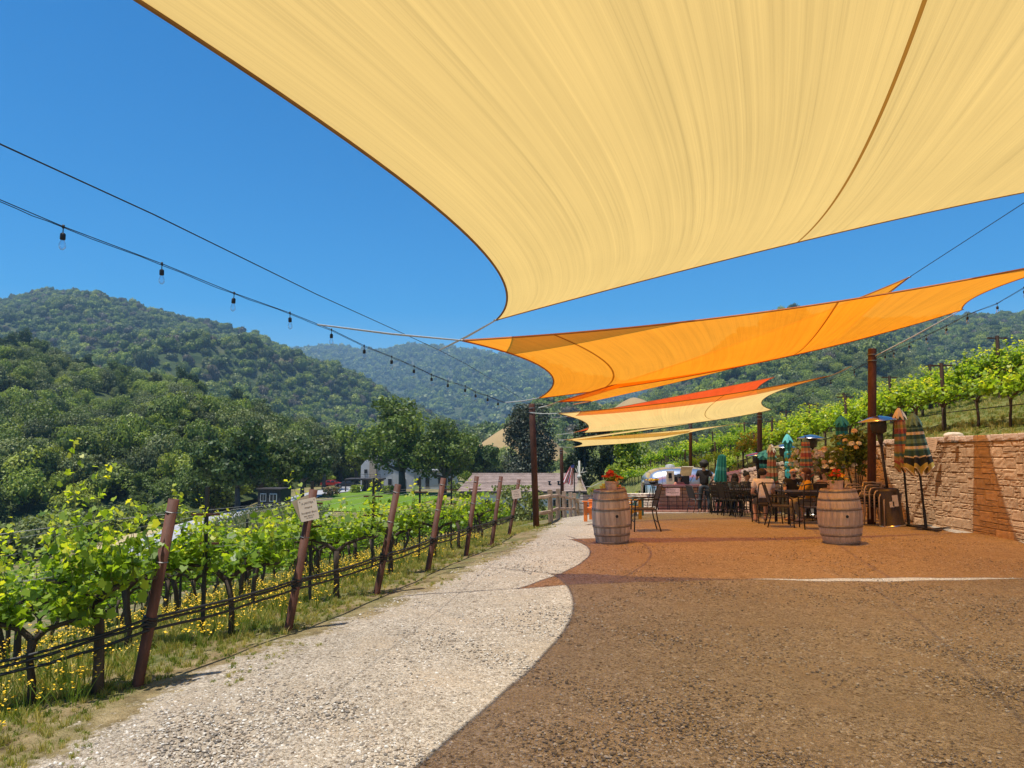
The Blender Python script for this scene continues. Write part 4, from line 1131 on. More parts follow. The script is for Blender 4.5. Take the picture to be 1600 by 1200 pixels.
for i, (bp, tp) in enumerate(zip(POSTS, POST_TOPS)):
    b = at(*bp); tt = at(tp[0], tp[1], bp[2]); b.z = gz(b.x, b.y)
    lab = ('nearest leaning rusty vineyard end post beside the gravel', 'leaning rusty end post carrying the larger cream sign', 'third leaning rusty end post, just right of the large sign post',
           'fourth leaning rusty end post along the gravel edge', 'fifth leaning rusty end post, seen against the brown roof end', 'sixth leaning rusty end post, left of the small sign',
           'smallest leaning rusty end post, carrying the small cream sign')[i]
    t = thing('end_post', lab, 'post', b, group='leaning rusty end posts of the vineyard rows')
    d = tt - b; Q = d.normalized().to_track_quat('Z', 'Y').to_matrix(); H = d.length; r = 0.038
    mb = MB(); mb.lathe([(r, -0.25), (r, H), (r * 0.86, H), (r * 0.86, H - 0.05)], 18, M=Q, close=False); mb.lathe([(r * 0.84, -.2), (r * 0.84, H - 0.04)], 12, M=Q); mb.put('pipe', mat_rust2, t, True)
    mb = MB()
    for f in (0.335, 0.35, 0.365, 0.38):
        c = d * (f - 0.02); mb.lathe([(r, -0.008), (r + 0.012, -0.006), (r + 0.012, 0.006), (r, 0.008)], 14, c=c, M=Q @ Matrix.Rotation(0.2 * math.sin(f * 90), 3, 'X'), close=False)
    mb.put('hose_wrap', mat_black, t, True)
    mb = MB()
    for f in (0.66, 0.93):
        c = d * f; mb.lathe([(r, -0.004), (r + 0.006, 0), (r, 0.004)], 12, c=c, M=Q, close=False)
    mb.put('wire_wrap', mat_wire, t)
    row_starts.append((b, d))
    hose_pts.append(b + d * 0.335)
    if i in (1, 6):
        w, h = (0.165, 0.20) if i == 1 else (0.21, 0.20)
        # sign plate, slightly turned and tilted
        c = b + d * (0.86 if i == 1 else 0.74) + Vector((0.0, -0.055, 0))
        rot = Euler((R(90 - 6), R(0), R(0)), 'XYZ')
        s = thing('sign', 'larger cream vineyard sign with dark lettering on the second end post' if i == 1 else 'small cream sign hung on the farthest end post', 'sign', c, group='cream signs on the vineyard end posts')
        s.rotation_euler = (R(84), R(-11 if i == 1 else -8), R(18))
        mb = MB(); bmh = bmesh.new()
        rad = 0.012; prof = []
        for cx, cy, a0 in ((w / 2 - rad, h / 2 - rad, 0), (-w / 2 + rad, h / 2 - rad, 90), (-w / 2 + rad, -h / 2 + rad, 180), (w / 2 - rad, -h / 2 + rad, 270)):
            for k in range(4): a = R(a0 + k * 30); prof.append((cx + rad * math.cos(a), cy + rad * math.sin(a)))
        n = len(prof); mb.add([(x, y, 0.003) for x, y in prof] + [(x, y, -0.003) for x, y in prof], [tuple(range(n)), tuple(reversed(range(n, 2 * n)))] + [(k, n + k, n + (k + 1) % n, (k + 1) % n) for k in range(n)])
        mb.put('plate', mat_sign, s); bmh.free()
        lines = [('A JANTEA', 0.024, 0.062), ('vineyard', 0.020, 0.022), ('Sauvignon Blanc', 0.021, -0.025)] if i == 1 else []
        ink_lines(s, [(-0.056, .10, .007), (-0.074, .06, .005)] if i == 1 else [(0.062, .11, .012), (0.03, .10, .007), (-0.01, .15, .014), (-0.05, .11, .008)], 0.0036)
        for bd, sz, y in lines: text_mesh(bd, sz, mat_ink, s, (0, y, 0.0036), (0, 0, 0), shear=0.25 if bd == 'vineyard' else 0)
        mb = MB()
        for sx_ in (-1, 1): mb.lathe([(0.004, 0.003), (0.004, 0.005), (0.001, 0.006)], 8, c=(sx_ * (w / 2 - 0.018), h / 2 - 0.018, 0))
        mb.put('screw', mat_black, s)
        if i == 1:
            mb = MB(); mb.box((-0.035, 0.03, -0.02), (w * 0.95, h * 0.9, 0.006), Matrix.Rotation(R(14), 3, 'Z')); mb.put('back_plate', M('weathered_sign', (0.42, 0.32, 0.2), rough=0.8), s)
# row wires and hoses
P0 = [at(-500, 1185, 4.6), at(0, 1041, 5.0)] + hose_pts
for j, dz in enumerate((0.0, 0.03, -0.05)):
    q = []
    for i in range(len(P0) - 1):
        for k in range(6):
            f = k / 6; p = P0[i].lerp(P0[i + 1], f); q.append(p + Vector((0, -0.05, dz - 0.010 * math.sin(math.pi * f) * (1 + j * .5) + random.uniform(-.006, .006))))
    q.append(P0[-1] + Vector((0, -.05, dz)))
    cable('drip_hose', ('upper', 'middle', 'lower')[j] + ' black drip hose slung along the vineyard end posts', 'hose', q, 0.011, mat_black, 'black drip hoses tied to the end posts')
for i, (b, d) in enumerate(row_starts):
    for j, f in enumerate((0.93, 0.66)):
        q = []; p = b + d * f
        for k in range(9):
            s_ = k * 1.6; x = b.x + ROW_DIR.x * s_; y = b.y + ROW_DIR.y * s_
            q.append(Vector((x, y, gz(x, y) + d.z * f)) if k else p)
        cable('trellis_wire', f'{("upper", "lower")[j]} trellis wire running down the {NUMW[i]} vineyard row', 'wire', q, 0.0022, mat_wire, 'trellis wires of the left hand vineyard')
# --- vines of the left rows
GV = 'grapevines of the rows left of the gravel'
rv = random.Random(8)
first_x = [0.42, 0.5, 0.45, 0.5, 0.5, 0.6, 0.6]
for i, (b, d) in enumerate(row_starts):
    nv = [9, 12, 12, 12, 11, 10, 10][i]; s_ = first_x[i]
    for k in range(nv):
        x = b.x + ROW_DIR.x * s_; y = b.y + ROW_DIR.y * s_ + rv.uniform(-.04, .04)
        if i == 0 and k == 0: x, y = at(152, 1080, 5.25).x, 5.25
        if i == 0 and k == 1: x, y = at(48, 1100, 5.1).x, 5.1
        lab = f'{ordinal(k)} grapevine from the gravel in the row of the {NUMW[i]} rusty end post'
        if i == 0 and k == 0: lab = 'thick gnarled grapevine just left of the nearest rusty end post'
        if i < 2 and k < 2:
            pr = vine_proto(100 + i * 10 + k, 430, single=170, leaf=0.078, tall=0.66 if (i, k) == (0, 0) else 0.46, head=0.62 if (i, k) == (0, 0) else 0.54, width=0.46, thick=1.55 if (i, k) == (0, 0) else 1.0)
        else: pr = NEARV[rv.randrange(5)] if i < 4 and k < 6 else MIDV[rv.randrange(4)]
        v = vine(pr, (x, y, gz(x, y)), R(180) * rv.randrange(2) + math.atan2(-0.12, -1) + rv.uniform(-.1, .1), rv.uniform(0.88, 1.05), lab, GV)
        if i == 0 and k == 0: v.scale = (0.78, 0.9, 1.0); v.rotation_euler.z = 0.15
        if i == 0 and k in (1, 2): v.scale = (0.8, 0.8, 0.82)
        s_ += rv.uniform(0.85, 1.0)
    # black metal line stake with short rusty cross arms
    for k, so in enumerate((0.75, 4.4)):
        if i == 0 and k == 0: continue
        x = b.x + ROW_DIR.x * so; y = b.y + ROW_DIR.y * so; z = gz(x, y)
        t = thing('trellis_stake', f'{("first", "second")[k]} dark trellis stake with cross arms in the {NUMW[i]} vineyard row', 'stake', (x, y, z), group='dark trellis stakes in the left vineyard')
        mb = MB(); mb.box((0, 0, 0.62), (0.03, 0.03, 1.5)); mb.put('stake', mat_black, t)
        for zz in (1.12, 0.86):
            mb = MB(); mb.box((0, -0.02, zz), (0.26, 0.012, 0.02)); mb.put('cross_arm', mat_rust, t)
# --- rows beyond the fence pole: one thicket of young vines
# --- hillside rows above the wall
GH = 'grapevines on the hillside above the retaining wall'
mat_woodpost = M('dark_wood_post', (0.06, 0.035, 0.025), (0.11, 0.065, 0.045), scale=8, rough=0.9, bump=0.4, stretch=(1, 1, .2), rnd=0.2)
ROWN = ['front', 'second', 'third', 'fourth', 'fifth']
simp_pts, simp_rz = [], []
for j in range(9):
    off = 0.85 + j * 2.0
    y = 9.5 + (j % 2) * 0.5; k = 0
    lim = [60, 60, 52, 44, 34][j] if j < 5 else 0
    while y < 75:
        x = float(wall_x(y)) + off + rv.uniform(-.05, .05); z = gz(x, y)
        if y < lim and k < 45 and j < 4 and y > 10.5:
            vine(HILLV[rv.randrange(4)] if y < 34 else MIDV[rv.randrange(4)], (x, y, z), math.pi / 2 + rv.uniform(-.1, .1) + math.pi * rv.randrange(2), rv.uniform(0.95, 1.12),
                 f'{ordinal(k)} grapevine of the {ROWN[j]} hillside row, counted from the near end', GH); k += 1
        else: simp_pts.append((x, y, z)); simp_rz.append(math.pi / 2 + rv.uniform(-.1, .1))
        y += 1.3 + rv.uniform(-.1, .1)
    if j < 4:
        y = 12.2 + j * 1.1; k = 0
        while y < 58:
            x = float(wall_x(y)) + off + 0.05; z = gz(x, y)
            t = thing('vineyard_post', f'{ordinal(k)} dark wooden post of the {ROWN[j]} hillside vine row, counted from the near end', 'post', (x, y, z), group='dark wooden posts of the hillside vineyard')
            mb = MB(); mb.tube([(0, 0, -.2), (0, 0, 1.58)], 0.045, 8); mb.put('shaft', mat_woodpost, t)
            mb = MB(); mb.box((0, 0, 1.52), (0.5, 0.04, 0.03)); mb.put('cross_arm', mat_rust, t)
            k += 1; y += 5.2
        q = [Vector((float(wall_x(yy)) + off, yy, gz(float(wall_x(yy)) + off, yy) + 0.42)) for yy in np.arange(9, 60, 2.0)]
        cable('drip_hose', f'black drip hose along the {ROWN[j]} hillside vine row', 'hose', q, 0.010, mat_black, 'drip hoses of the hillside vineyard')
def simple_proto(i):
    tr, _, fo, _ = SIMV[i]
    n1, n2 = len(tr.vertices), len(fo.vertices)
    V = np.zeros((n1 + n2) * 3, np.float32); a = np.zeros(n1 * 3, np.float32); tr.vertices.foreach_get('co', a); V[:n1 * 3] = a
    b_ = np.zeros(n2 * 3, np.float32); fo.vertices.foreach_get('co', b_); V[n1 * 3:] = b_
    F = [tuple(p.vertices) for p in tr.polygons if len(p.vertices) == 4]; F += [tuple(v + n1 for v in p.vertices) for p in fo.polygons]
    t = np.zeros(n2, np.float32); fo.attributes['tint'].data.foreach_get('value', t)
    mi = np.array([0 if k >= len([p for p in tr.polygons if len(p.vertices) == 4]) else 1 for k in range(len(F))], dtype=np.int32)
    return arr_mesh('simple_vine', V.reshape(-1, 3), np.array(F), None, tint=np.r_[np.full(n1, 0.02), t], mats=[mat_vine, mat_vinebark], mi=mi)
coll_vines = proto_collection('simple_vines', [simple_proto(i) for i in range(4)])
# vine block beyond the terrace (left of the trailer) and the young block down the slope
for D in np.arange(44, 66, 2.4):
    for px in np.arange(925, 1180, 1.15 / D * FPX):
        x = (px - 800) / FPX * D
        if x > float(wall_x(D)) + 1.0: continue
        simp_pts.append((x + rv.uniform(-.1, .1), D, gz(x, D))); simp_rz.append(rv.uniform(-.15, .15))
n = len(simp_pts)
scatter('distant_vines', simp_pts, np.random.default_rng(1).uniform(0.95, 1.2, n), simp_rz, coll_vines, nvar=4, label='bright green vine rows higher on the hillside and beyond the terrace', cat='vineyard rows')
yp, yr = [], []
for D in np.arange(17.5, 62, 1.9):
    px = 500 if D > 30 else 120
    while px < (790 if D < 40 else 560):
        x = (px - 800) / FPX * D
        if x < float(row_edge_x(D)) - 0.8 and (D > 19 or x < -3): yp.append((x, D + rv.uniform(-.1, .1), gz(x, D))); yr.append(rv.uniform(-.1, .1))
        px += 1.05 / D * FPX
yp2 = []
n = len(yp)
scatter('lower_vines', yp, np.random.default_rng(2).uniform(0.6, 0.78, n), yr, coll_vines, nvar=4, label='further vine rows falling away behind the end posts', cat='vineyard rows')
mb = MB(); mb.box((0, 0, 0.5), (0.04, 0.04, 1.1)); STK = mb.mesh('stake', M('pale_stake', (0.30, 0.24, 0.16), (0.2, 0.15, 0.1), rough=0.9))
young = blob_tree('young_vine', 300, 14, 0.17, leafmat('young_vine_leaves', [(0, (0.14, 0.16, 0.06)), (1, (0.30, 0.32, 0.12))], 0.3), lobes=3, squash=1.0, core=0.2)
coll_young = proto_collection('young_vines', [STK, young])
pts_, sc_ = [], []
for row in range(24):
    for k in range(60):
        x = -13.5 - row * 0.75; y = 40 + k * 0.85
        if y > 84 or x < np.interp(y, [40, 60, 76, 92], [-20.5, -25.4, -28.5, -30]): continue
        px = 800 + x / y * FPX
        if 300 < px < 520: pts_.append((x + rv.uniform(-.05, .05), y, gz(x, y))); sc_.append((0.45, 0.45, 0.85))
scatter('young_vineyard', pts_, sc_, np.zeros(len(pts_)), coll_young, nvar=2, label='young staked vineyard on the dry slope before the road', cat='vineyard rows')

# ================================================================ GRASS, FLOWERS, PEBBLES
mat_grass = leafmat('grass_blades', [(0, (0.08, 0.13, 0.018)), (0.4, (0.17, 0.24, 0.035)), (0.7, (0.32, 0.32, 0.08)), (1, (0.50, 0.40, 0.18))], 0.35, tcol=(1.4, 1.4, 0.6), obj_rnd=0.2)
def tuft(seed, n, h, spread, tlo, thi, wd=0.006):
    r = np.random.default_rng(seed); V = []; F = []; T = []
    for i in range(n):
        a = r.uniform(0, 6.28); b = np.array([math.cos(a), math.sin(a), 0]) * r.uniform(0, spread); d = r.normal(size=2) * 0.35; H = h * r.uniform(0.5, 1.15)
        side = np.array([-math.sin(a), math.cos(a), 0]) * wd
        p1 = b + np.array([d[0] * H * 0.35, d[1] * H * 0.35, H * 0.6]); p2 = b + np.array([d[0] * H, d[1] * H, H])
        k = len(V); V += [b - side, b + side, p1 + side * 0.7, p1 - side * 0.7, p2 + side * .12, p2 - side * .12]; F += [(k, k + 1, k + 2, k + 3), (k + 3, k + 2, k + 4, k + 5)]
        T += [r.uniform(tlo, thi)] * 6
    return arr_mesh('grass_tuft', np.array(V), np.array(F), mat_grass, tint=np.array(T))
coll_grass = proto_collection('grass_tufts', [tuft(i, 26, [0.06, 0.09, 0.045, 0.12][i % 4], 0.09, [0.0, 0.4, 0.3, 0.7][i % 4], [0.6, 0.9, 0.8, 1.0][i % 4]) for i in range(4)])
mat_yellow = M('yellow_petals', (0.74, 0.43, 0.012), (0.80, 0.52, 0.02), scale=20, rough=0.6)
def flowers(seed):
    r = np.random.default_rng(seed); mb = MB(); mb.mi = 0
    V = []; F = []; T = []; mi = []
    for i in range(7):
        p = np.array([r.normal() * 0.12, r.normal() * 0.09, r.uniform(0.13, 0.26)]); k = len(V); w = 0.0025
        b = p * np.array([.5, .5, 0]); V += [b - [w, 0, 0], b + [w, 0, 0], p + [w, 0, 0], p - [w, 0, 0]]; F.append((k, k + 1, k + 2, k + 3)); T += [0.3] * 4; mi.append(0)
        for q in range(3):
            s = r.uniform(0.006, 0.011); c = p + r.normal(size=3) * 0.008; th = r.uniform(0, 6.28); tx = r.normal() * 0.3; ty = r.normal() * 0.3
            k = len(V); V += [c + np.array([s * math.cos(th + a), s * math.sin(th + a), s * (tx * math.cos(a) + ty * math.sin(a))]) for a in (0, 1.57, 3.14, 4.71)]; F.append((k, k + 1, k + 2, k + 3)); T += [1] * 4; mi.append(1)
    return arr_mesh('flower_clump', np.array(V), np.array(F), None, tint=np.array(T), mats=[mat_grass, mat_yellow], mi=np.array(mi, dtype=np.int32))
coll_flowers = proto_collection('flower_clumps', [flowers(i) for i in range(4)])
def verge_points(n, y0, y1, lo, hi, seed, dens=None):
    r = np.random.default_rng(seed); y = y0 + (y1 - y0) * r.random(n) ** 1.35; e = row_edge_x(y); off = r.uniform(lo, hi, n); x = e - off
    if dens is not None: k = dens(x, y, off, r); x, y = x[k], y[k]
    z = ground_np(x, y); return np.stack([x, y, z], 1)
def patchy(x, y, s=1.0): return np.sin(x * 2.3 * s + 1.7 * np.sin(y * 1.9 * s)) + np.sin(y * 2.9 * s + x * 1.3 * s)
p = verge_points(16000, 2.2, 24, -0.75, 3.2, 5, lambda x, y, o, r: (o > -0.15) & (r.random(len(x)) < 0.85) | (patchy(x, y) > 0.55) & (r.random(len(x)) < 0.55))
scatter('verge_grass', p, np.random.default_rng(6).uniform(0.5, 1.25, len(p)) * np.interp(row_edge_x(p[:, 1]) - p[:, 0], [-0.6, -0.1, 0.5, 1.2], [0.25, 0.42, 0.62, 0.9]), np.random.default_rng(7).uniform(0, 6.28, len(p)), coll_grass, nvar=4, label='weedy green and dry grass along the vineyard edge', cat='grass')
p = verge_points(950, 3.6, 16, 0.15, 3.4, 15, lambda x, y, o, r: (patchy(x, y, 0.8) > -0.35) & (o > 0.28 - 0.02 * y))
scatter('yellow_wildflowers', p, np.random.default_rng(8).uniform(0.7, 1.3, len(p)), np.random.default_rng(9).uniform(0, 6.28, len(p)), coll_flowers, nvar=4, label='yellow wildflowers growing under the near vines', cat='wildflowers')
r = np.random.default_rng(12); y = 12 + 38 * r.random(16000) ** 1.5; off = r.random(16000) ** 1.2 * 9; x = wall_x(y) + 0.35 + off; p = np.stack([x, y, hill_np(x, y)], 1)
scatter('hillside_tufts', p, r.uniform(0.45, 1.0, len(p)), r.uniform(0, 6.28, len(p)), coll_grass, nvar=4, label='grass between the hillside vine rows', cat='grass')
r = np.random.default_rng(13); y = 15 + 40 * r.random(9000); x = row_edge_x(y) - 1.5 - r.random(9000) * 14; p = np.stack([x, y, ground_np(x, y)], 1)
scatter('slope_grass', p, r.uniform(0.8, 1.8, len(p)), r.uniform(0, 6.28, len(p)), coll_grass, nvar=4, label='rough grass on the slope under the lower vines', cat='grass')
# pebbles
PEB = []
for i, c in enumerate([(0.52, 0.47, 0.40), (0.62, 0.58, 0.52), (0.36, 0.31, 0.26), (0.40, 0.32, 0.24), (0.16, 0.14, 0.12), (0.24, 0.20, 0.16)]):
    mb = MB(); random.seed(50 + i); mb.ball((0, 0, 0), (1, random.uniform(.65, .9), random.uniform(.4, .6)), 6, 4, 0.35); PEB.append(mb.mesh('pebble', M('pebble_stone', c, tuple(v * 0.8 for v in c), scale=1.5, rough=0.9, rnd=0.15, coords='Object')))
coll_peb = proto_collection('pebbles', PEB)
r = np.random.default_rng(14); N_ = 120000
y = 2.6 + 11.5 * r.random(N_) ** 1.8; x = r.uniform(-0.75, 0.75, N_) * y * 1.05; ex = row_edge_x(y) + 0.35
dens = (patchy(x, y, 0.7) + patchy(x * 1.7, y * 1.3, 0.5)) * 0.25 + 0.62
k = (x > ex) & (r.random(N_) < dens) & (x < 8.3); x, y = x[k], y[k]
s = np.exp(r.normal(-5.0, 0.42, len(x))); s = np.clip(s, 0.003, 0.0145)
scatter('loose_gravel', np.stack([x, y, ground_np(x, y) + s * 0.1], 1), s, r.uniform(0, 6.28, len(x)), coll_peb, nvar=6, label='loose pebbles lying on the gravel in the foreground', cat='gravel')
random.seed(77)
# ================================================================ BUILDINGS, CARS, FENCE
mat_tile = M('roof_tile', (0.25, 0.175, 0.14), (0.33, 0.24, 0.20), scale=1.2, rough=0.85, rnd=0.12, fine=8)
mat_white = M('white_wall', (0.68, 0.68, 0.66), (0.62, 0.62, 0.60), scale=1.5, rough=0.8)
mat_dark = M('dark_opening', (0.02, 0.022, 0.025), rough=0.25)
mat_stonew = M('stone_veneer', (0.30, 0.24, 0.17), (0.42, 0.35, 0.26), scale=6, rough=0.9)
mat_fascia = M('dark_fascia', (0.05, 0.04, 0.035), rough=0.7)
# long house with the brown tile roof
D0 = 85.0; hl, hr = at(728, 741, D0).x, at(912, 741, D0).x
zr, ze = at(0, 741, D0 + 1.5).z, at(0, 768, D0 - 1.5).z
hb = Vector((hl, D0, gz(1, D0)))
house = thing('house', 'long low white house with a brown tile roof below the terrace', 'house', hb)
Wd = hr - hl; zt = ze - hb.z
mb = MB(); mb.box((Wd / 2 + 0.4, 1.9, zt / 2 - 0.3), (Wd - 1.2, 6.0, zt + 0.5)); mb.put('wall', mat_white, house)
rf = None; nrow, ncol = 12, 1
slope = math.atan2(zr - ze, 3.0)
rp = bpy.data.objects.new('roof', None)
mb = MB(); e = 0.05
vs = [(-0.9, -1.6, ze - hb.z - e), (Wd + 0.2, -1.6, ze - hb.z - e), (Wd - 0.3, 1.9, zr - hb.z - e), (0.7, 1.9, zr - hb.z - e), (-0.9, 5.4, ze - hb.z - e), (Wd + 0.2, 5.4, ze - hb.z - e)]
mb.add(vs, [(0, 1, 2, 3), (3, 2, 5, 4), (0, 3, 4), (1, 5, 2), (1, 0, 4, 5)]); roof = mb.put('roof', mat_tile, house)
for k in range(nrow):        # courses of tile, each one a lapped strip
    f0, f1 = k / nrow, (k + 1) / nrow + 0.01
    L0 = -0.9 + 1.6 * f0; L1 = -0.9 + 1.6 * f1; R0 = Wd + 0.2 - 0.5 * f0; R1 = Wd + 0.2 - 0.5 * f1
    y0, y1 = -1.62 + 3.5 * f0, -1.62 + 3.5 * f1; z0, z1 = ze - hb.z + (zr - ze) * f0, ze - hb.z + (zr - ze) * f1
    mb = MB(); mb.add([(L0, y0, z0 + 0.07), (R0, y0, z0 + 0.07), (R1, y1, z1 + 0.01), (L1, y1, z1 + 0.01), (L0, y0, z0 - 0.02), (R0, y0, z0 - 0.02)], [(0, 1, 2, 3), (4, 5, 1, 0)])
    mb.put('tile', mat_tile, roof)
mb = MB(); mb.tube([(0.6, 1.9, zr - hb.z + 0.03), (Wd - 0.3, 1.9, zr - hb.z + 0.03)], 0.1, 6); mb.put('ridge_cap', mat_tile, roof)
mb = MB(); mb.box((Wd / 2 - 0.3, -1.64, ze - hb.z - 0.10), (Wd + 1.0, 0.06, 0.2)); mb.put('fascia', mat_fascia, roof)
for px in (872, 858): 
    mb = MB(); x = at(px, 700, D0).x - hl; f = 0.35; mb.lathe([(0.1, 0), (0.1, 0.35), (0.2, 0.42), (0.05, 0.5)], 8, c=(x, -1.6 + 3.5 * f, ze - hb.z + (zr - ze) * f)); mb.put('roof_vent', mat_dark, roof)
for px, w in ((760, 1.0), (800, 0.7), (868, 0.9), (884, 0.8)):
    x = at(px, 700, D0).x - hl; mb = MB(); mb.box((x, -1.12, zt * 0.5), (w, 0.08, 1.1)); q = mb.put('window', mat_white, house)
    mb = MB(); mb.box((x, -1.17, zt * 0.5), (w - 0.16, 0.03, 0.94)); mb.put('pane', mat_dark, q)

mat_white = M('greyed_white_wall', (0.42, 0.43, 0.43), (0.50, 0.50, 0.50), scale=0.6, rough=0.85)
# white farmhouse with dark stone porch
D1 = 158.0
x0, x1 = at(545, 700, D1).x, at(712, 700, D1).x; gb = gz((x0 + x1) / 2, D1)
fh = thing('farmhouse', 'white wooden farmhouse half hidden by big oaks, with a stone porch', 'house', ((x0 + x1) / 2, D1, gb))
def fx(px): return at(px, 700, D1).x - (x0 + x1) / 2
def gable(mb, xa, xb, ya, yb, zw, zrf):
    xm = (xa + xb) / 2; v = [(xa, ya, -.5), (xb, ya, -.5), (xb, ya, zw), (xm, ya, zrf), (xa, ya, zw), (xa, yb, -.5), (xb, yb, -.5), (xb, yb, zw), (xm, yb, zrf), (xa, yb, zw)]
    mb.add(v, [(0, 1, 2, 3, 4), (9, 8, 7, 6, 5), (0, 4, 9, 5), (1, 6, 7, 2)])
mb = MB(); gable(mb, fx(594), fx(648), 0, 10, 4.6, 6.6); mb.put('wall', mat_white, fh)
mb = MB(); xm = (fx(594) + fx(648)) / 2
for xa, s in ((fx(594) - 0.4, -1), (fx(648) + 0.4, 1)): mb.add([(xa, -0.4, 4.45), (xm, -0.4, 6.75), (xm, 10.4, 6.75), (xa, 10.4, 4.45), (xa, -0.4, 4.6), (xm, -0.4, 6.9), (xm, 10.4, 6.9), (xa, 10.4, 4.6)], [(0, 1, 2, 3), (4, 7, 6, 5), (0, 4, 5, 1), (3, 2, 6, 7), (0, 3, 7, 4)])
mat_roofg = M('grey_roof', (0.20, 0.20, 0.20), (0.27, 0.27, 0.27), scale=3, rough=0.8)
mb.put('roof', mat_roofg, fh)
mb = MB(); mb.box(((fx(648) + fx(712)) / 2, 4, 1.6), (fx(712) - fx(648), 7, 4.2)); mb.put('wing_wall', mat_white, fh)
mb = MB(); mb.box(((fx(648) + fx(714)) / 2, 4, 3.85), (fx(716) - fx(648), 8, 0.25)); mb.put('wing_roof', mat_roofg, fh)
mb = MB(); gable(mb, fx(560), fx(592), 3, 9, 4.8, 7.4); mb.put('side_wall', mat_white, fh)
mb = MB(); mb.box((fx(580), 2.6, 3.9), (1.5, 0.8, 8.4)); mb.put('chimney', mat_stonew, fh)
for k in range(26): 
    mb = MB(); mb.box((fx(594) + (k + 0.5) * (fx(648) - fx(594)) / 26, -0.03, 2.2), (0.04, 0.05, 4.6)); mb.put('batten', mat_white, fh)
for px, z, w, h in ((610, 1.5, .9, 1.4), (632, 1.5, .9, 1.4), (621, 4.4, .8, 1.0), (655, 1.5, 1.0, 1.6), (668, 1.4, 1.0, 2.2), (688, 1.6, 1.0, 1.4), (703, 1.6, 1.0, 1.4), (568, 3.6, .8, 1.0)):
    yy = -0.05 if px < 648 and px > 594 else (0.45 if px > 648 else 2.95)
    mb = MB(); mb.box((fx(px), yy - .02, z), (w, 0.08, h)); q = mb.put('window', mat_white, fh); mb = MB(); mb.box((fx(px), yy - 0.08, z), (w - 0.14, 0.03, h - 0.14)); mb.put('pane', mat_dark, q)
# porch
D2 = 140.0; xa, xb = at(541, 700, D2).x, at(598, 700, D2).x; gb = gz((xa + xb) / 2, D2)
pc = thing('porch', 'flat-roofed stone porch with dark posts and a railing on its roof', 'porch', ((xa + xb) / 2, D2, gb)); hw = (xb - xa) / 2; zt = at(0, 749, D2).z - gb
mb = MB(); mb.box((0, 1.5, zt), (2 * hw, 5, 0.28)); mb.put('roof', mat_fascia, pc)
mb = MB(); mb.box((hw * 0.35, 2.6, zt / 2 - .2), (hw * 1.1, 2.4, zt + .1)); mb.put('stone_wall', mat_stonew, pc)
mb = MB(); mb.box((hw * 0.02, 1.36, 1.0), (0.9, 0.06, 2.0)); mb.put('door', mat_dark, pc)
mb = MB(); mb.box((hw * 0.6, 1.36, 1.3), (0.9, 0.06, 1.1)); mb.put('window', mat_dark, pc)
for x in (-hw + .2, -hw * .45, hw * .2, hw - .2):
    mb = MB(); mb.box((x, -0.8, zt / 2), (0.22, 0.22, zt - .15)); mb.put('post', mat_fascia, pc)
mb = MB()
for z in (0.5, 0.95): mb.box((0.8, -0.7, zt + z), (2 * hw - 2.0, 0.05, 0.05))
for x in np.linspace(-hw + 1.9, hw - .3, 6): mb.box((x, -0.7, zt + 0.5), (0.06, 0.06, 1.0))
mb.put('railing', mat_fascia, pc)
# small black shed with white windows
p = Vector((at(431, 700, 90).x, 90, 0)); p.z = gz(p.x, 90)
sh = thing('shed', 'small black shed with white-framed windows beside the road', 'shed', p, R(-12))
mb = MB(); mb.box((0, 0, 1.0), (3.0, 2.4, 2.6)); mb.put('wall', M('black_boards', (0.02, 0.02, 0.02), (0.035, 0.033, 0.03), scale=4, rough=0.8), sh)
mb = MB(); mb.box((0, 0, 2.36), (3.3, 2.8, 0.12)); mb.put('roof', mat_fascia, sh)
for k in range(9): mb = MB(); mb.box((-1.4 + k * 0.35, -1.21, 1.0), (0.05, 0.04, 2.5)); mb.put('batten', mat_fascia, sh)
for x, w in ((-0.75, 0.75), (0.55, 0.95)):
    mb = MB(); mb.box((x, -1.25, 1.35), (w, 0.05, 0.95)); q = mb.put('window', mat_white, sh); 
    for s in (-1, 1): mb = MB(); mb.box((x + s * w * 0.23, -1.285, 1.35), (w * 0.38, 0.03, 0.75)); mb.put('pane', mat_dark, q)
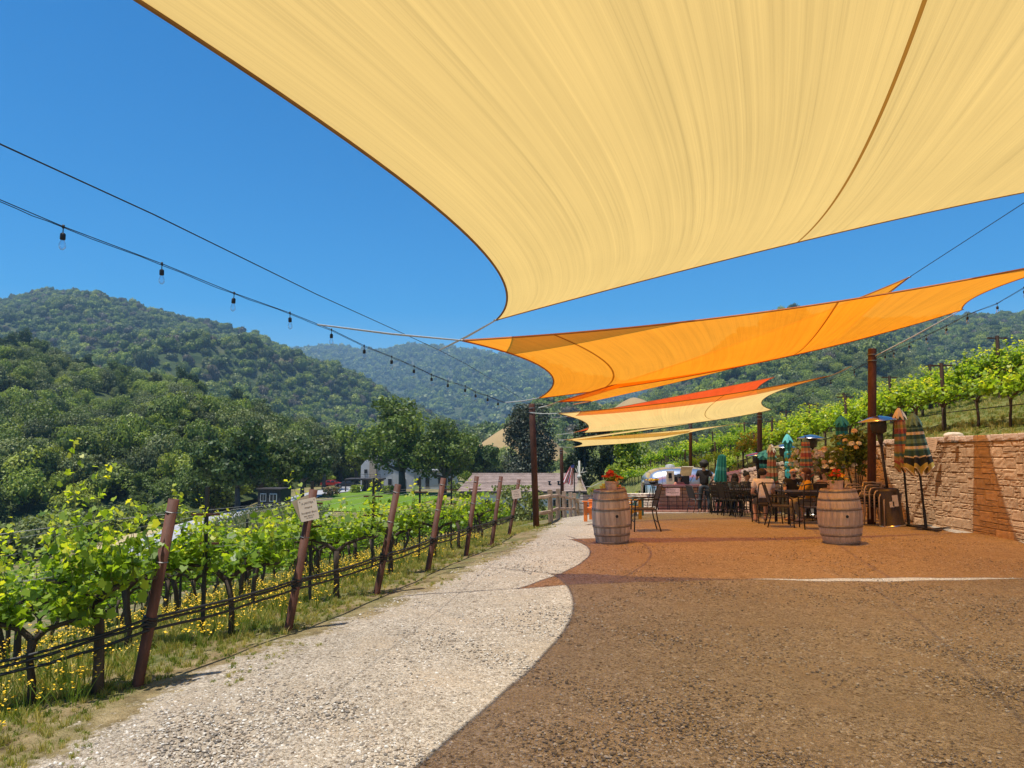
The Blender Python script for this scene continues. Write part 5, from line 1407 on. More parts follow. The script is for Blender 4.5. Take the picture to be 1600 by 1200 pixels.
# parked cars
def car(px, D, rz, paint, label):
    x = at(px, 700, D).x; t = thing('parked_car', label, 'car', (x, D, gz(x, D) + 0.05), rz, 'cars parked beside the farmhouse'); t.scale = (1, 1, 1)
    prof = [(-2.2, .35), (-2.25, .75), (-1.95, .95), (-1.3, 1.0), (-0.75, 1.45), (0.7, 1.48), (1.35, 1.0), (2.05, .88), (2.25, .6), (2.2, .35)]
    mb = MB(); n = len(prof); ws = [.82, .86, .86, .84, .68, .68, .84, .84, .8, .82]
    mb.add([(x_, -w, z) for (x_, z), w in zip(prof, ws)] + [(x_, w, z) for (x_, z), w in zip(prof, ws)], [tuple(range(n)), tuple(reversed(range(n, 2 * n)))] + [(k, n + k, n + (k + 1) % n, (k + 1) % n) for k in range(n)])
    mb.put('body', paint, t)
    mb = MB()
    for s in (-1, 1):
        for xx, w in ((-0.42, .85), (0.6, .85)): mb.add([(xx - w / 2 - .1, s * .855, 1.02), (xx + w / 2 + .05, s * .855, 1.02), (xx + w / 2 - .12, s * .72, 1.4), (xx - w / 2 + .12, s * .72, 1.4)], [(0, 1, 2, 3)])
    mb.put('side_window', mat_dark, t)
    mb = MB(); mb.add([(1.36, -.74, 1.01), (1.36, .74, 1.01), (0.76, .62, 1.44), (0.76, -.62, 1.44)], [(0, 1, 2, 3)]); mb.put('windshield', mat_dark, t)
    for xx in (-1.4, 1.4):
        for s in (-1, 1):
            mb = MB(); mb.tube([(xx, s * .7, .34), (xx, s * .9, .34)], .34, 12); q = mb.put('wheel', mat_black, t, True); mb = MB(); mb.tube([(xx, s * .88, .34), (xx, s * .92, .34)], .19, 8); mb.put('rim', mat_wire, q)
    for s in (-1, 1): mb = MB(); mb.box((2.2, s * .6, .68), (.08, .3, .14)); mb.put('headlight', mat_white, t)
pm = lambda n, c: M(n, c, rough=0.3, spec=0.6)
car(500, 172, R(10), pm('silver_paint', (0.45, 0.46, 0.48)), 'silver car at the left end of the parked row')
car(519, 165, R(-8), pm('red_paint', (0.35, 0.02, 0.02)), 'dark red parked car between the silver and the black one')
car(543, 158, R(15), pm('black_paint', (0.02, 0.02, 0.025)), 'black parked car nearest the stone porch')
# garden flower shrubs at the lawn edge
for i, (px, D, c, lab) in enumerate([(520, 120, (0.55, 0.25, 0.2), 'pink flowering shrub at the lawn edge below the cars'), (612, 128, (0.3, 0.3, 0.1), 'low shrub at the back of the lawn before the farmhouse'), (560, 128, (0.45, 0.42, 0.3), 'pale flowering shrub in front of the porch')]):
    x = at(px, 700, D).x; column_tree(80 + i, 1.2, 1.6, 500, 0.16, mat_oak_mid if i else leafmat('pink_blossom', [(0, (0.08, 0.12, 0.03)), (0.5, (0.2, 0.18, 0.08)), (1, (0.6, 0.28, 0.22))], .2), 'shrub', lab, (x, D, gz(x, D)), lobes=8, taper=0.3, group='shrubs round the lawn')
# split rail fence beside the path
mat_rail = M('weathered_cedar', (0.34, 0.235, 0.155), (0.45, 0.34, 0.245), scale=6, rough=0.9, bump=0.5, stretch=(1, 1, 0.2), rnd=0.15, fine=30)
fence = thing('rail_fence', 'split rail cedar fence curving along the left of the path behind the steel pole', 'fence', (0.75, 21.6, gz(.75, 21.6)))
fp = [at(842, 824, 21.9)] + [at(px, py, D) for px, py, D in [(860, 817, 24.4), (872, 812, 27.2), (882, 809, 30), (891.5, 807, 33), (898, 806, 36), (903.5, 805, 39)]]
for q in fp: q.z = gz(q.x, q.y)
for i, q in enumerate(fp):
    if i:
        mb = MB(); mb.box((0, 0, 0.45), (0.16, 0.12, 1.25), Matrix.Rotation(random.uniform(-.03, .03), 3, 'Y')); mb.put('post', mat_rail, fence, loc=q - fence.location)
    if i < len(fp) - 1:
        for h in (0.38, 0.86):
            a, b = q - fence.location + Vector((0, 0, h + random.uniform(-.02, .02))), fp[i + 1] - fence.location + Vector((0, 0, h + random.uniform(-.02, .02)))
            mb = MB(); mid = (a + b) / 2 + Vector((0, 0, -.02)); mb.tube([a, mid, b], [0.045, 0.065, 0.045], 6); mb.put('rail', mat_rail, fence)
mesh_wire = MB()
for i in range(len(fp) - 1):
    for h in np.arange(0.1, 0.9, 0.1): mesh_wire.tube([fp[i] - fence.location + Vector((-.07, 0, h)), fp[i + 1] - fence.location + Vector((-.07, 0, h))], 0.0025, 3, cap=False)
mesh_wire.put('wire_mesh', mat_wire, fence)

# flag on a black pole
def flag():
    p = Vector((at(897, 700, 38).x, 38, 0)); p.z = gz(p.x, 38)
    t = thing('flag', 'striped red and white flag with blue canton hanging limp on a black pole', 'flag', p)
    top = at(898, 726, 38).z - p.z; mb = MB(); mb.tube([(0, 0, 0), (0, 0, top + .05)], 0.03, 8); mb.put('flagpole', mat_black, t)
    mr = M('flag_red', (0.50, 0.03, 0.05)); mw = M('flag_white', (0.78, 0.76, 0.75)); mbl = M('flag_blue', (0.03, 0.05, 0.22))
    mb = MB(); H = 1.15; n = 13
    # stripes hang steeply; columns of quads across with folds
    for k in range(n):
        mb.mi = k % 2
        for j in range(10):
            def P(a, b):
                u = a / n; v = b / 10
                return (-0.60 * (v ** 1.2) * (1 - 0.35 * u) + (-.04) * 0 - 0.02 - u * 0.0 - v * .0 + 0.0, 0.07 * math.sin(u * 13 + v * 2), top - v * 0.72 * H * 1.2 - u * 0.25 + (u * 0.0)) if False else \
                       (-(0.02 + 0.62 * u) * (0.35 + 0.65 * v) - 0.05 * v, 0.06 * math.sin(u * 12 + v * 2), top - 0.12 * u * (1 - v) - v * H * (0.86 + 0.06 * math.sin(u * 9)))
            mb.add([P(k, j), P(k + 1, j), P(k + 1, j + 1), P(k, j + 1)], [(0, 1, 2, 3)])
    c = mb.put('cloth', [mr, mw], t, True)
    mb = MB(); mb.add([(-0.0, -0.07, top), (-0.16, -0.075, top - .02), (-0.17, -0.075, top - .17), (-0.01, -0.07, top - .15)], [(0, 1, 2, 3)]); mb.put('canton', mbl, t)
flag()
# white garden sculpture: mast with branching arms, a ball and a flared skirt
p = Vector((at(905, 700, 40).x, 40, 0)); p.z = gz(p.x, 40)
sc = thing('wind_sculpture', 'white garden sculpture with a ball, branching arms and flared skirt beside the flag', 'sculpture', p)
mat_wpaint = M('greyed_white_paint', (0.40, 0.40, 0.38), rough=0.6)
def zz(py): return at(905, py, 40).z - p.z
mb = MB(); mb.tube([(0, 0, -.1), (0, 0, zz(720))], [0.06, 0.05], 8); mb.put('mast', mat_wpaint, sc, True)
mb = MB(); mb.ball((0, 0, zz(745)), 0.13, 14, 10); mb.put('ball', mat_wpaint, sc, True)
mb = MB(); mb.lathe([(0.08, zz(748)), (0.12, zz(755)), (0.30, zz(766))], 10, close=False); mb.put('skirt', mat_stonew, sc)
for s, dx, py in ((-1, .2, 732), (1, .22, 731), (1, .42, 736), (-1, .1, 728)):
    mb = MB(); mb.tube([(0, 0, zz(739)), (s * dx * .6, 0, zz(738)), (s * dx, 0.02, zz(py))], [0.03, 0.025, 0.012], 6); mb.put('arm', mat_wpaint, sc, True)
# rope from the sculpture towards the barrel
cable('garden_rope', 'sagging white rope between the sculpture and the left barrel', 'rope', [at(908, 761, 38), at(925, 760, 30), at(941, 753, 22)], 0.012, mat_rope)
# ---------------------------------------------------------------- silver trailer
DT = 33.5
tx0, tx1 = at(1004, 700, DT).x, at(1117, 700, DT).x; tz = at(0, 729.5, DT).z; gt = tz - 2.55
tr = thing('camper_trailer', 'rounded silver aluminium camper trailer with an open serving hatch', 'trailer', ((tx0 + tx1) / 2, DT, gt))
mat_alu = M('polished_aluminium', (0.74, 0.76, 0.78), (0.68, 0.70, 0.72), scale=1.5, rough=0.3, metal=1.0)
mat_alu2 = M('brushed_aluminium', (0.60, 0.62, 0.64), rough=0.35, metal=1.0)
La, Wa, H0, H1 = (tx1 - tx0) / 2, 1.15, 0.42, 2.55
def tsec(u, grow=0.0):
    e = 2.9; k = max(0.0, 1 - abs(u) ** e) ** (1 / e)
    zc = (H0 + H1) / 2; pts = []
    for j in range(28):
        a = 2 * math.pi * j / 28; ca, sa = math.cos(a), math.sin(a); ex = 0.55
        yy = (Wa * (0.45 + 0.55 * k) * (k > 0) + grow) * math.copysign(abs(ca) ** ex, ca)
        hz = (H1 - H0) / 2; zz_ = zc + hz * math.copysign(abs(sa) ** (0.62 if sa > 0 else 0.4), sa) * (0.30 + 0.70 * k if sa > 0 else 0.85 + .15 * k) + grow * sa
        pts.append((u * La, yy, zz_))
    return pts
us = [math.sin(t) for t in np.linspace(-math.pi / 2 * .985, math.pi / 2 * .985, 33)]
mb = MB(); V = [q for u in us for q in tsec(u)]
F = []
for i in range(32):
    for j in range(28): F.append((i * 28 + j, i * 28 + (j + 1) % 28, (i + 1) * 28 + (j + 1) % 28, (i + 1) * 28 + j))
F += [tuple(range(28)), tuple(reversed([32 * 28 + j for j in range(28)]))]
mb.add(V, F); body = mb.put('body', mat_alu, tr, True)
for u in (-0.86, -0.6, -0.28, 0.08, 0.42, 0.72, 0.9):
    s_ = tsec(u, 0.006); mb = MB(); mb.tube([Vector(s_[j % 28]) for j in range(29)], 0.012, 4, cap=False); mb.put('panel_seam', mat_alu2, tr)
for zz_ in (1.0, 1.55): mb = MB(); mb.box((0, -Wa - 0.012, zz_), (2 * La * .82, 0.02, 0.03)); mb.put('trim_rail', mat_alu2, tr)
def tx(px): return at(px, 700, DT - Wa).x - (tx0 + tx1) / 2
def tzz(py): return at(0, py, DT - Wa).z - gt
def panel(name, pxa, pxb, pya, pyb, mat, y=-Wa - .03, th=0.04, par=None):
    mb = MB(); mb.box(((tx(pxa) + tx(pxb)) / 2, y, (tzz(pya) + tzz(pyb)) / 2), (tx(pxb) - tx(pxa), th, tzz(pya) - tzz(pyb))); return mb.put(name, mat, par or tr)
w = panel('window', 1005.5, 1021, 748, 758, mat_alu2); panel('pane', 1006.5, 1020, 749, 757, M('grey_glass', (0.28, 0.34, 0.36), rough=0.15), -Wa - .06, .02, w)
w = panel('window', 1022, 1027, 747, 757, mat_alu2); panel('pane', 1022.6, 1026.4, 748, 756, mat_dark, -Wa - .06, .02, w)
mat_cream = M('cream_lining', (0.62, 0.52, 0.34), (0.5, 0.42, 0.28), scale=3, rough=0.35)
panel('serving_opening', 1052, 1076, 742, 759, mat_dark, -Wa - .015, .05)
w = panel('door', 1040, 1052, 736, 775, mat_cream, -Wa - .05, .05); panel('pane', 1043, 1048, 739, 747, mat_dark, -Wa - .085, .02, w)
mb = MB(); n = 8      # raised hatch: curved panel, gold reflected light put into its colour
for k in range(n):
    a0, a1 = k / n, (k + 1) / n
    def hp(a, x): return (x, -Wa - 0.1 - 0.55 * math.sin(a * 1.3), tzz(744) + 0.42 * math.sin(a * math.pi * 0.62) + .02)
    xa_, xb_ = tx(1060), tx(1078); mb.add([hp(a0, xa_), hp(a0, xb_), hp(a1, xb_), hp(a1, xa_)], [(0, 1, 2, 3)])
mb.put('hatch', M('gold_lit_lining', (0.85, 0.68, 0.40), rough=0.3, metal=0.7), tr, True)
for pxx in (1060, 1078): mb = MB(); mb.tube([(tx(pxx), -Wa, tzz(753)), (tx(pxx), -Wa - .55, tzz(742))], 0.02, 5); mb.put('hatch_strut', mat_alu2, tr)
for s in (-1, 1): mb = MB(); mb.tube([(0.3 + s * .45 * 0, s * (Wa - .1), .33), (0.3, s * (Wa + .06), .33)], .33, 16); mb.put('wheel', mat_black, tr, True)
mb = MB(); mb.lathe([(0.22, 0), (0.2, .1), (0.05, .14)], 12, c=(-La * .25, 0, H1 - .02)); mb.put('roof_vent', mat_wpaint, tr)
# ---------------------------------------------------------------- serving counter of stone slabs
mat_slab = [M('counter_stone', (0.30, 0.19, 0.15), (0.40, 0.27, 0.21), scale=4, rough=0.85, rnd=0.25, fine=14)]
DC = 30.0; cxa, cxb = at(1027, 700, DC).x, at(1103, 700, DC).x
cb_ = Vector(((cxa + cxb) / 2, DC, at(0, 800, DC).z)); ch = at(0, 760, DC).z - cb_.z
ct = thing('serving_counter', 'bar counter built of reddish stone slabs in front of the trailer', 'counter', cb_)
mb = MB(); mb.box((0, 0.12, ch / 2 - .2), (cxb - cxa - .04, 0.3, ch + .3)); mb.put('core', mat_joint, ct)
rs = random.Random(9); nrow = 7
for k in range(nrow):
    x = -(cxb - cxa) / 2
    while x < (cxb - cxa) / 2 - 0.05:
        w = min(rs.uniform(.3, .62), (cxb - cxa) / 2 - x); o = put('stone', BLK[rs.randrange(12)], ct, (x + w / 2, -0.05, k * ch / nrow), None, (w - .015, 0.08 * rs.uniform(.6, 1.3), ch / nrow - .02)); o.data = BLKC[rs.randrange(4)] if 'BLKC' in globals() else o.data; x += w
mb = MB(); mb.box((0, 0.05, ch + 0.03), (cxb - cxa + .2, 0.62, 0.06)); mb.put('counter_top', mat_stonew, ct)
sg = thing('menu_sign', 'pink sign board with small lettering on a stand before the stone counter', 'sign', (at(1050, 700, 28.4).x, 28.4, at(0, 800, 28.4).z))
zc = at(0, 768.5, 28.4).z - sg.location.z
mb = MB(); mb.box((0, 0, zc), (0.54, 0.03, 0.28)); mb.put('board', M('pink_board', (0.80, 0.48, 0.42), rough=0.6), sg)
q = ink_lines(sg, [(.08, .24, .022), (.035, .16, .018), (-.02, .42, .020), (-.07, .2, .014)], 0.0); q.rotation_euler = (R(90), 0, 0); q.location = (0, -.0165, zc)
for s in (-1, 1): mb = MB(); mb.tube([(s * .15, .02, 0), (s * .15, .02, zc - .13)], 0.012, 6); mb.put('leg', mat_black, sg)
# black railing before the counter
rl = thing('railing', 'thin black metal railing in front of the stone counter', 'railing', (at(1050, 700, 28.7).x, 28.7, at(0, 801, 28.7).z))
xa, xb = at(1018, 700, 28.7).x - rl.location.x, at(1112, 700, 28.7).x - rl.location.x
for h in (0.25, .95): mb = MB(); mb.tube([(xa, 0, h), (xb, 0, h)], 0.011, 5); mb.put('rail', mat_black, rl)
for x in np.linspace(xa, xb, 5): mb = MB(); mb.tube([(x, 0, 0), (x, 0, .98)], 0.012, 5); mb.put('baluster', mat_black, rl)
# terraced low stone wall left of the counter, lit
lw = thing('stone_wall', 'low terraced wall of pale stones left of the trailer counter', 'wall', (at(1003, 700, 32).x, 32, at(0, 803, 32).z))
mat_pale = M('pale_stone', (0.52, 0.42, 0.31), (0.62, 0.52, 0.40), scale=4, rough=0.9, rnd=0.15)
BLKP = []
for i in range(4): q = BLK[i].copy(); q.name = 'stone'; q.materials.clear(); q.materials.append(mat_pale); BLKP.append(q)
for k in range(8):
    x = -0.75
    while x < 0.75:
        w = rs.uniform(.18, .4); put('stone', BLKP[rs.randrange(4)], lw, (x + w / 2, k * 0.07, k * .105), None, (w - .01, .22, .10)); x += w
# brick edging strip at the end of the gravel
ed = thing('brick_edging', 'low reddish brick edging closing the far side of the gravel', 'edging', (at(1040, 700, 27.3).x, 27.3, 0))
mat_brick = M('edging_brick', (0.36, 0.17, 0.12), (0.45, 0.24, 0.17), scale=5, rough=0.9, rnd=0.2)
mb = MB(); mb.box((0, 0, 0), (0.29, 0.14, 0.09)); BRK = mb.mesh('brick', mat_brick)
for px in np.arange(988, 1172, 12.9): x = at(px, 700, 27.3).x; put('brick', BRK, ed, (x - ed.location.x, 0, gz(x, 27.3) + 0.03), (0, 0, random.uniform(-.02, .02)))

for i, (px, D, H, W, m_, lab) in enumerate([(738, 46, 1.7, 1.5, mat_oak_mid, 'green shrub below the left end of the brown roof'), (772, 40, 1.5, 1.4, mat_olive, 'grey green shrub behind the sixth end post'),
        (806, 36, 1.8, 1.5, mat_olive, 'dense olive green shrub behind the small sign, left of the fence pole'), (826, 44, 2.0, 1.4, mat_oak_dark, 'dark shrub hiding the house wall just left of the fence pole'), (858, 52, 1.2, 1.3, mat_oak_mid, 'low shrub seen between the fence rails'), (706, 60, 1.8, 2.0, mat_oak_mid, 'green shrub between the farmhouse lawn and the vines')]):
    x = (px - 800) / FPX * D; column_tree(120 + i, H, W, 1500, 0.075, m_, 'shrub', lab, (x, D, gz(x, D)), lobes=14, taper=0.4, group='shrubs between the vines and the brown roofed house')
# ================================================================ BARRELS AND POTS
mat_stave = M('oak_stave', (0.29, 0.225, 0.17), (0.46, 0.375, 0.30), scale=5, rough=0.85, bump=0.5, bscale=40, stretch=(1, 1, 0.12), rnd=0.28, fine=26)
mat_stave2 = M('pale_oak_stave', (0.36, 0.27, 0.20), (0.50, 0.39, 0.30), scale=5, rough=0.85, bump=0.5, bscale=40, stretch=(1, 1, 0.12), rnd=0.16, fine=26)
mat_hoop = M('galvanised_hoop', (0.30, 0.27, 0.24), (0.20, 0.16, 0.13), scale=9, rough=0.6, metal=0.5, fine=20)
def barrel(loc, H, rb, re, smat, label, hoops, rz=0.0, nst=22):
    t = thing('wine_barrel', label, 'barrel', loc, rz, 'oak wine barrels used as stands')
    def rad(z): return re + (rb - re) * (1 - (2 * z / H - 1) ** 2)
    a = math.pi / nst * 0.975; mb = MB(); vs = []; n = 9
    for k in range(n):
        z = H * k / (n - 1); r = rad(z)
        vs += [(r * math.cos(a), -r * math.sin(a), z), (r * 1.004, 0, z), (r * math.cos(a), r * math.sin(a), z), ((r - .025) * math.cos(a), (r - .025) * math.sin(a), z), ((r - .025) * math.cos(a), -(r - .025) * math.sin(a), z)]
    fs = []
    for k in range(n - 1):
        for j in range(5): fs.append((k * 5 + j, k * 5 + (j + 1) % 5, k * 5 + 5 + (j + 1) % 5, k * 5 + 5 + j))
    fs += [(4, 3, 2, 1, 0), tuple((n - 1) * 5 + j for j in range(5))]
    mb.add(vs, fs); me = mb.mesh('stave', smat)
    for k in range(nst): put('stave', me, t, None, (0, 0, 2 * math.pi * k / nst))
    for z, h in hoops:
        mb = MB(); z *= H; h2 = h / 2; mb.lathe([(rad(z - h2) + .001, z - h2), (rad(z - h2) + .006, z - h2), (rad(z + h2) + .006, z + h2), (rad(z + h2) + .001, z + h2)], 44, close=False); mb.put('hoop', mat_hoop, t, True)
    mb = MB(); mb.lathe([(rad(0) * .93, H - .05), (rad(0) * .93, H - .03)], 30); mb.put('head', smat, t)
    mb = MB(); r = rad(H * .52) + 0.001; mb.tube([(0.02, -r + .02, H * .52), (0.02, -r - .004, H * .52)], 0.026, 12); mb.put('bung_hole', mat_dark, t)
    return t
HP = [(0.03, .035), (0.17, .04), (0.33, .045), (0.64, .045), (0.82, .04), (0.965, .035)]
bL = at(957, 846, 13.15); bL.z = gz(bL.x, bL.y)
bR = at(1315, 844, 13.05); bR.z = gz(bR.x, bR.y)
t = barrel(bL, 0.93, 0.335, 0.275, mat_stave, 'weathered oak barrel with bright metal hoops on the left, orange flowers on top', HP)
t.rotation_euler = (R(0), R(-2.2), R(6))
t = barrel(bR, 0.94, 0.365, 0.285, mat_stave2, 'wider pale oak barrel on the right, in front of the heater', HP, R(-8))
t.rotation_euler = (0, R(-2), R(-8))
b2 = at(917, 806, 34.0); b2.z = gz(b2.x, b2.y); barrel(b2, 0.92, 0.34, 0.28, mat_stave, 'small distant grey barrel behind the left barrel, at the end of the fence', HP)
mat_terra = M('pale_terracotta', (0.56, 0.36, 0.23), (0.64, 0.45, 0.31), scale=4, rough=0.85, bump=0.2, fine=12)
mat_yelpot = M('beige_pot', (0.55, 0.42, 0.26), rough=0.8)
mat_redfl = leafmat('orange_red_petals', [(0, (0.45, 0.03, 0.01)), (0.5, (0.72, 0.07, 0.02)), (1, (0.85, 0.22, 0.05))], 0.3, tcol=(1.2, 1.1, 1.0), obj_rnd=0)
mat_yelfl = leafmat('yellow_flower', [(0, (0.7, 0.38, 0.02)), (1, (0.85, 0.6, 0.04))], 0.3, tcol=(1.2, 1.1, 1.0), obj_rnd=0)
mat_whtfl = leafmat('white_rose', [(0, (0.62, 0.56, 0.42)), (0.5, (0.80, 0.76, 0.64)), (1, (0.86, 0.84, 0.78))], 0.25, tcol=(1.1, 1.05, 0.95), obj_rnd=0)
mat_peach = leafmat('peach_rose', [(0, (0.66, 0.42, 0.20)), (1, (0.78, 0.60, 0.38))], 0.25, tcol=(1.1, 1.05, 0.95), obj_rnd=0)
def bloom(C, rad, r, petals=14):
    V = []; F = []; T = []
    for c, s in zip(C, rad):
        for i in range(petals):
            d = r.normal(size=3); d[2] = abs(d[2]) * .9 + .15; d[1] -= .2; d /= np.linalg.norm(d); u = np.cross(d, r.normal(size=3)); u /= np.linalg.norm(u); w = np.cross(d, u); k = len(V); q = s * 0.55
            p = c + d * s * 0.75; V += [p - u * q - w * q * .7, p + u * q - w * q * .7, p + u * q * .8 + w * q + d * q * .3, p - u * q * .8 + w * q + d * q * .3]; F.append((k, k + 1, k + 2, k + 3)); T += [r.random()] * 4
    return np.array(V), np.array(F), np.array(T)
def potted(loc, label, R0=0.125, Hh=0.17, seed=1, red=26, yel=5, spread=0.17, up=0.13, pot=None, style='bell', rm=None):
    t = thing('flower_pot', label, 'potted plant', loc); r = np.random.default_rng(seed); mb = MB()
    if style == 'bell': pr = [(R0 * .62, 0), (R0 * .78, .02), (R0 * .93, Hh * .4), (R0, Hh * .82), (R0 * 1.06, Hh * .85), (R0 * 1.06, Hh), (R0 * .96, Hh), (R0 * .9, Hh * .85)]
    else: pr = [(R0 * .8, 0), (R0 * .84, Hh * .2), (R0 * .88, Hh * .5), (R0 * .95, Hh * .8), (R0 * 1.0, Hh), (R0 * .93, Hh), (R0 * .9, Hh * .85)]
    pr2 = []
    for (a, z), (b, z2) in zip(pr, pr[1:]):
        for k in range(3): f = k / 3; zz_ = z + (z2 - z) * f; pr2.append((a + (b - a) * f + 0.0022 * math.sin(zz_ * 210), zz_))
    mb.lathe(pr2, 24); mb.put('pot', pot or mat_terra, t, True)
    n = 150; C = r.normal(size=(n, 3)) * np.array([spread * .5, spread * .5, up * .35]) + [0, 0, Hh + up * .35]; V, F = quads_at(C, r.uniform(.018, .035, n), r)
    put('foliage', arr_mesh('foliage', V, F, mat_oak_mid, tint=np.repeat(r.random(n), 4)), t)
    for nn, mm in ((red, rm or mat_redfl), (yel, mat_yelfl)):
        for i in range(nn):
            c = np.array([r.normal() * spread * .55, r.normal() * spread * .45, 0.0]); c[2] = Hh + up * .45 + r.uniform(0, 1) * up * .75 * max(0.1, 1 - (np.hypot(c[0], c[1]) / spread) ** 2)
            if mm is mat_yelfl: c[0] = abs(c[0]) * 1.0 + .02; c[1] -= .05; c[2] = Hh + up * r.uniform(.1, .5)
            V, F, T = bloom([np.zeros(3)], [r.uniform(.022, .036)], r, 9); put('blossom', arr_mesh('blossom', V, F, mm, tint=T), t, c)
    return t
potted((bL.x + 0.0, bL.y + .02, bL.z + 0.90), 'terracotta pot of orange red flowers standing on the left barrel', 0.118, 0.165, 1, 34, 6, .125, .15)
potted((bR.x - 0.035, bR.y + .05, bR.z + 0.91), 'pale terracotta pot of red and yellow flowers standing on the right barrel', 0.125, 0.175, 2, 26, 7, .15, .15, style='cyl')
potted((b2.x + .25, b2.y - .02, b2.z + 0.90), 'small pot of yellow flowers on the distant grey barrel', 0.10, 0.16, 3, 0, 12, .16, .2, pot=mat_yelpot)

# ================================================================ PATIO HEATERS
mat_steel = M('dome_steel', (0.62, 0.60, 0.58), (0.5, 0.48, 0.46), rough=0.22, metal=1.0)
mat_bronze = M('hammered_bronze', (0.045, 0.035, 0.03), (0.07, 0.055, 0.045), scale=30, rough=0.5, metal=0.3)
mat_paper = M('white_paper', (0.74, 0.68, 0.62), rough=0.8)
def heater(px, D, ytop, label, lean=0.0, base=True):
    p = Vector((at(px, 700, D).x, D, 0)); p.z = gz(p.x, D); H = at(px, ytop, D).z - p.z
    t = thing('patio_heater', label, 'patio heater', p, 0, 'mushroom patio heaters'); t.rotation_euler = (0, R(lean), random.uniform(-.5, .5))
    mb = MB(); mb.lathe([(0.05, H), (0.20, H - .035), (0.40, H - .10), (0.41, H - .125), (0.395, H - .115), (0.19, H - .055), (0.03, H - .03)], 28); mb.put('dome', mat_steel, t, True)
    mb = MB(); mb.lathe([(0.13, H - .05), (0.165, H - .08), (0.165, H - .28), (0.15, H - .31), (0.15, H - .36), (0.06, H - .40)], 20); mb.put('burner', mat_bronze, t, True)
    mb = MB(); mb.lathe([(0.07, H - .38), (0.055, H - .55), (0.035, H - .62)], 16); mb.put('neck', mat_bronze, t, True)
    mb = MB(); mb.tube([(0, 0, 0.7), (0, 0, H - .6)], 0.03, 12); mb.put('pole', mat_bronze, t, True)
    mb = MB(); mb.lathe([(0.26, 0.02), (0.26, 0.06), (0.235, 0.08), (0.225, 0.76), (0.215, 0.80), (0.04, 0.83)], 24); hs = mb.put('tank_housing', mat_bronze, t, True)
    mb = MB(); mb.lathe([(0.285, 0.0), (0.285, 0.035), (0.25, 0.045)], 28); mb.put('base_ring', mat_steel, t, True)
    return t
h1 = heater(1386, 16.3, 649, 'large patio heater in front of the wall, with paper notices on its base', -5.5)
h1.rotation_euler = (0, R(-5.5), 0)
for (x, z, w, h) in ((0.02, .56, .12, .24), (-.07, .49, .10, .12)):
    a = math.asin(x / .24); mb = MB(); mb.box((x * .9, -.238, z - (.0 if w > .11 else .0)), (w, .004, h)); mb.put('notice', mat_paper, h1)
h1.location = (at(1394, 812, 16.3).x, 16.3, gz(9, 16.3))
heater(1268, 22.0, 679, 'patio heater with a shining dome before the white roses')
heater(1226, 23.4, 694, 'patio heater between the teal umbrella and the pink striped one')
heater(1183, 26.0, 707, 'smallest and farthest patio heater, beside the rusty pole')

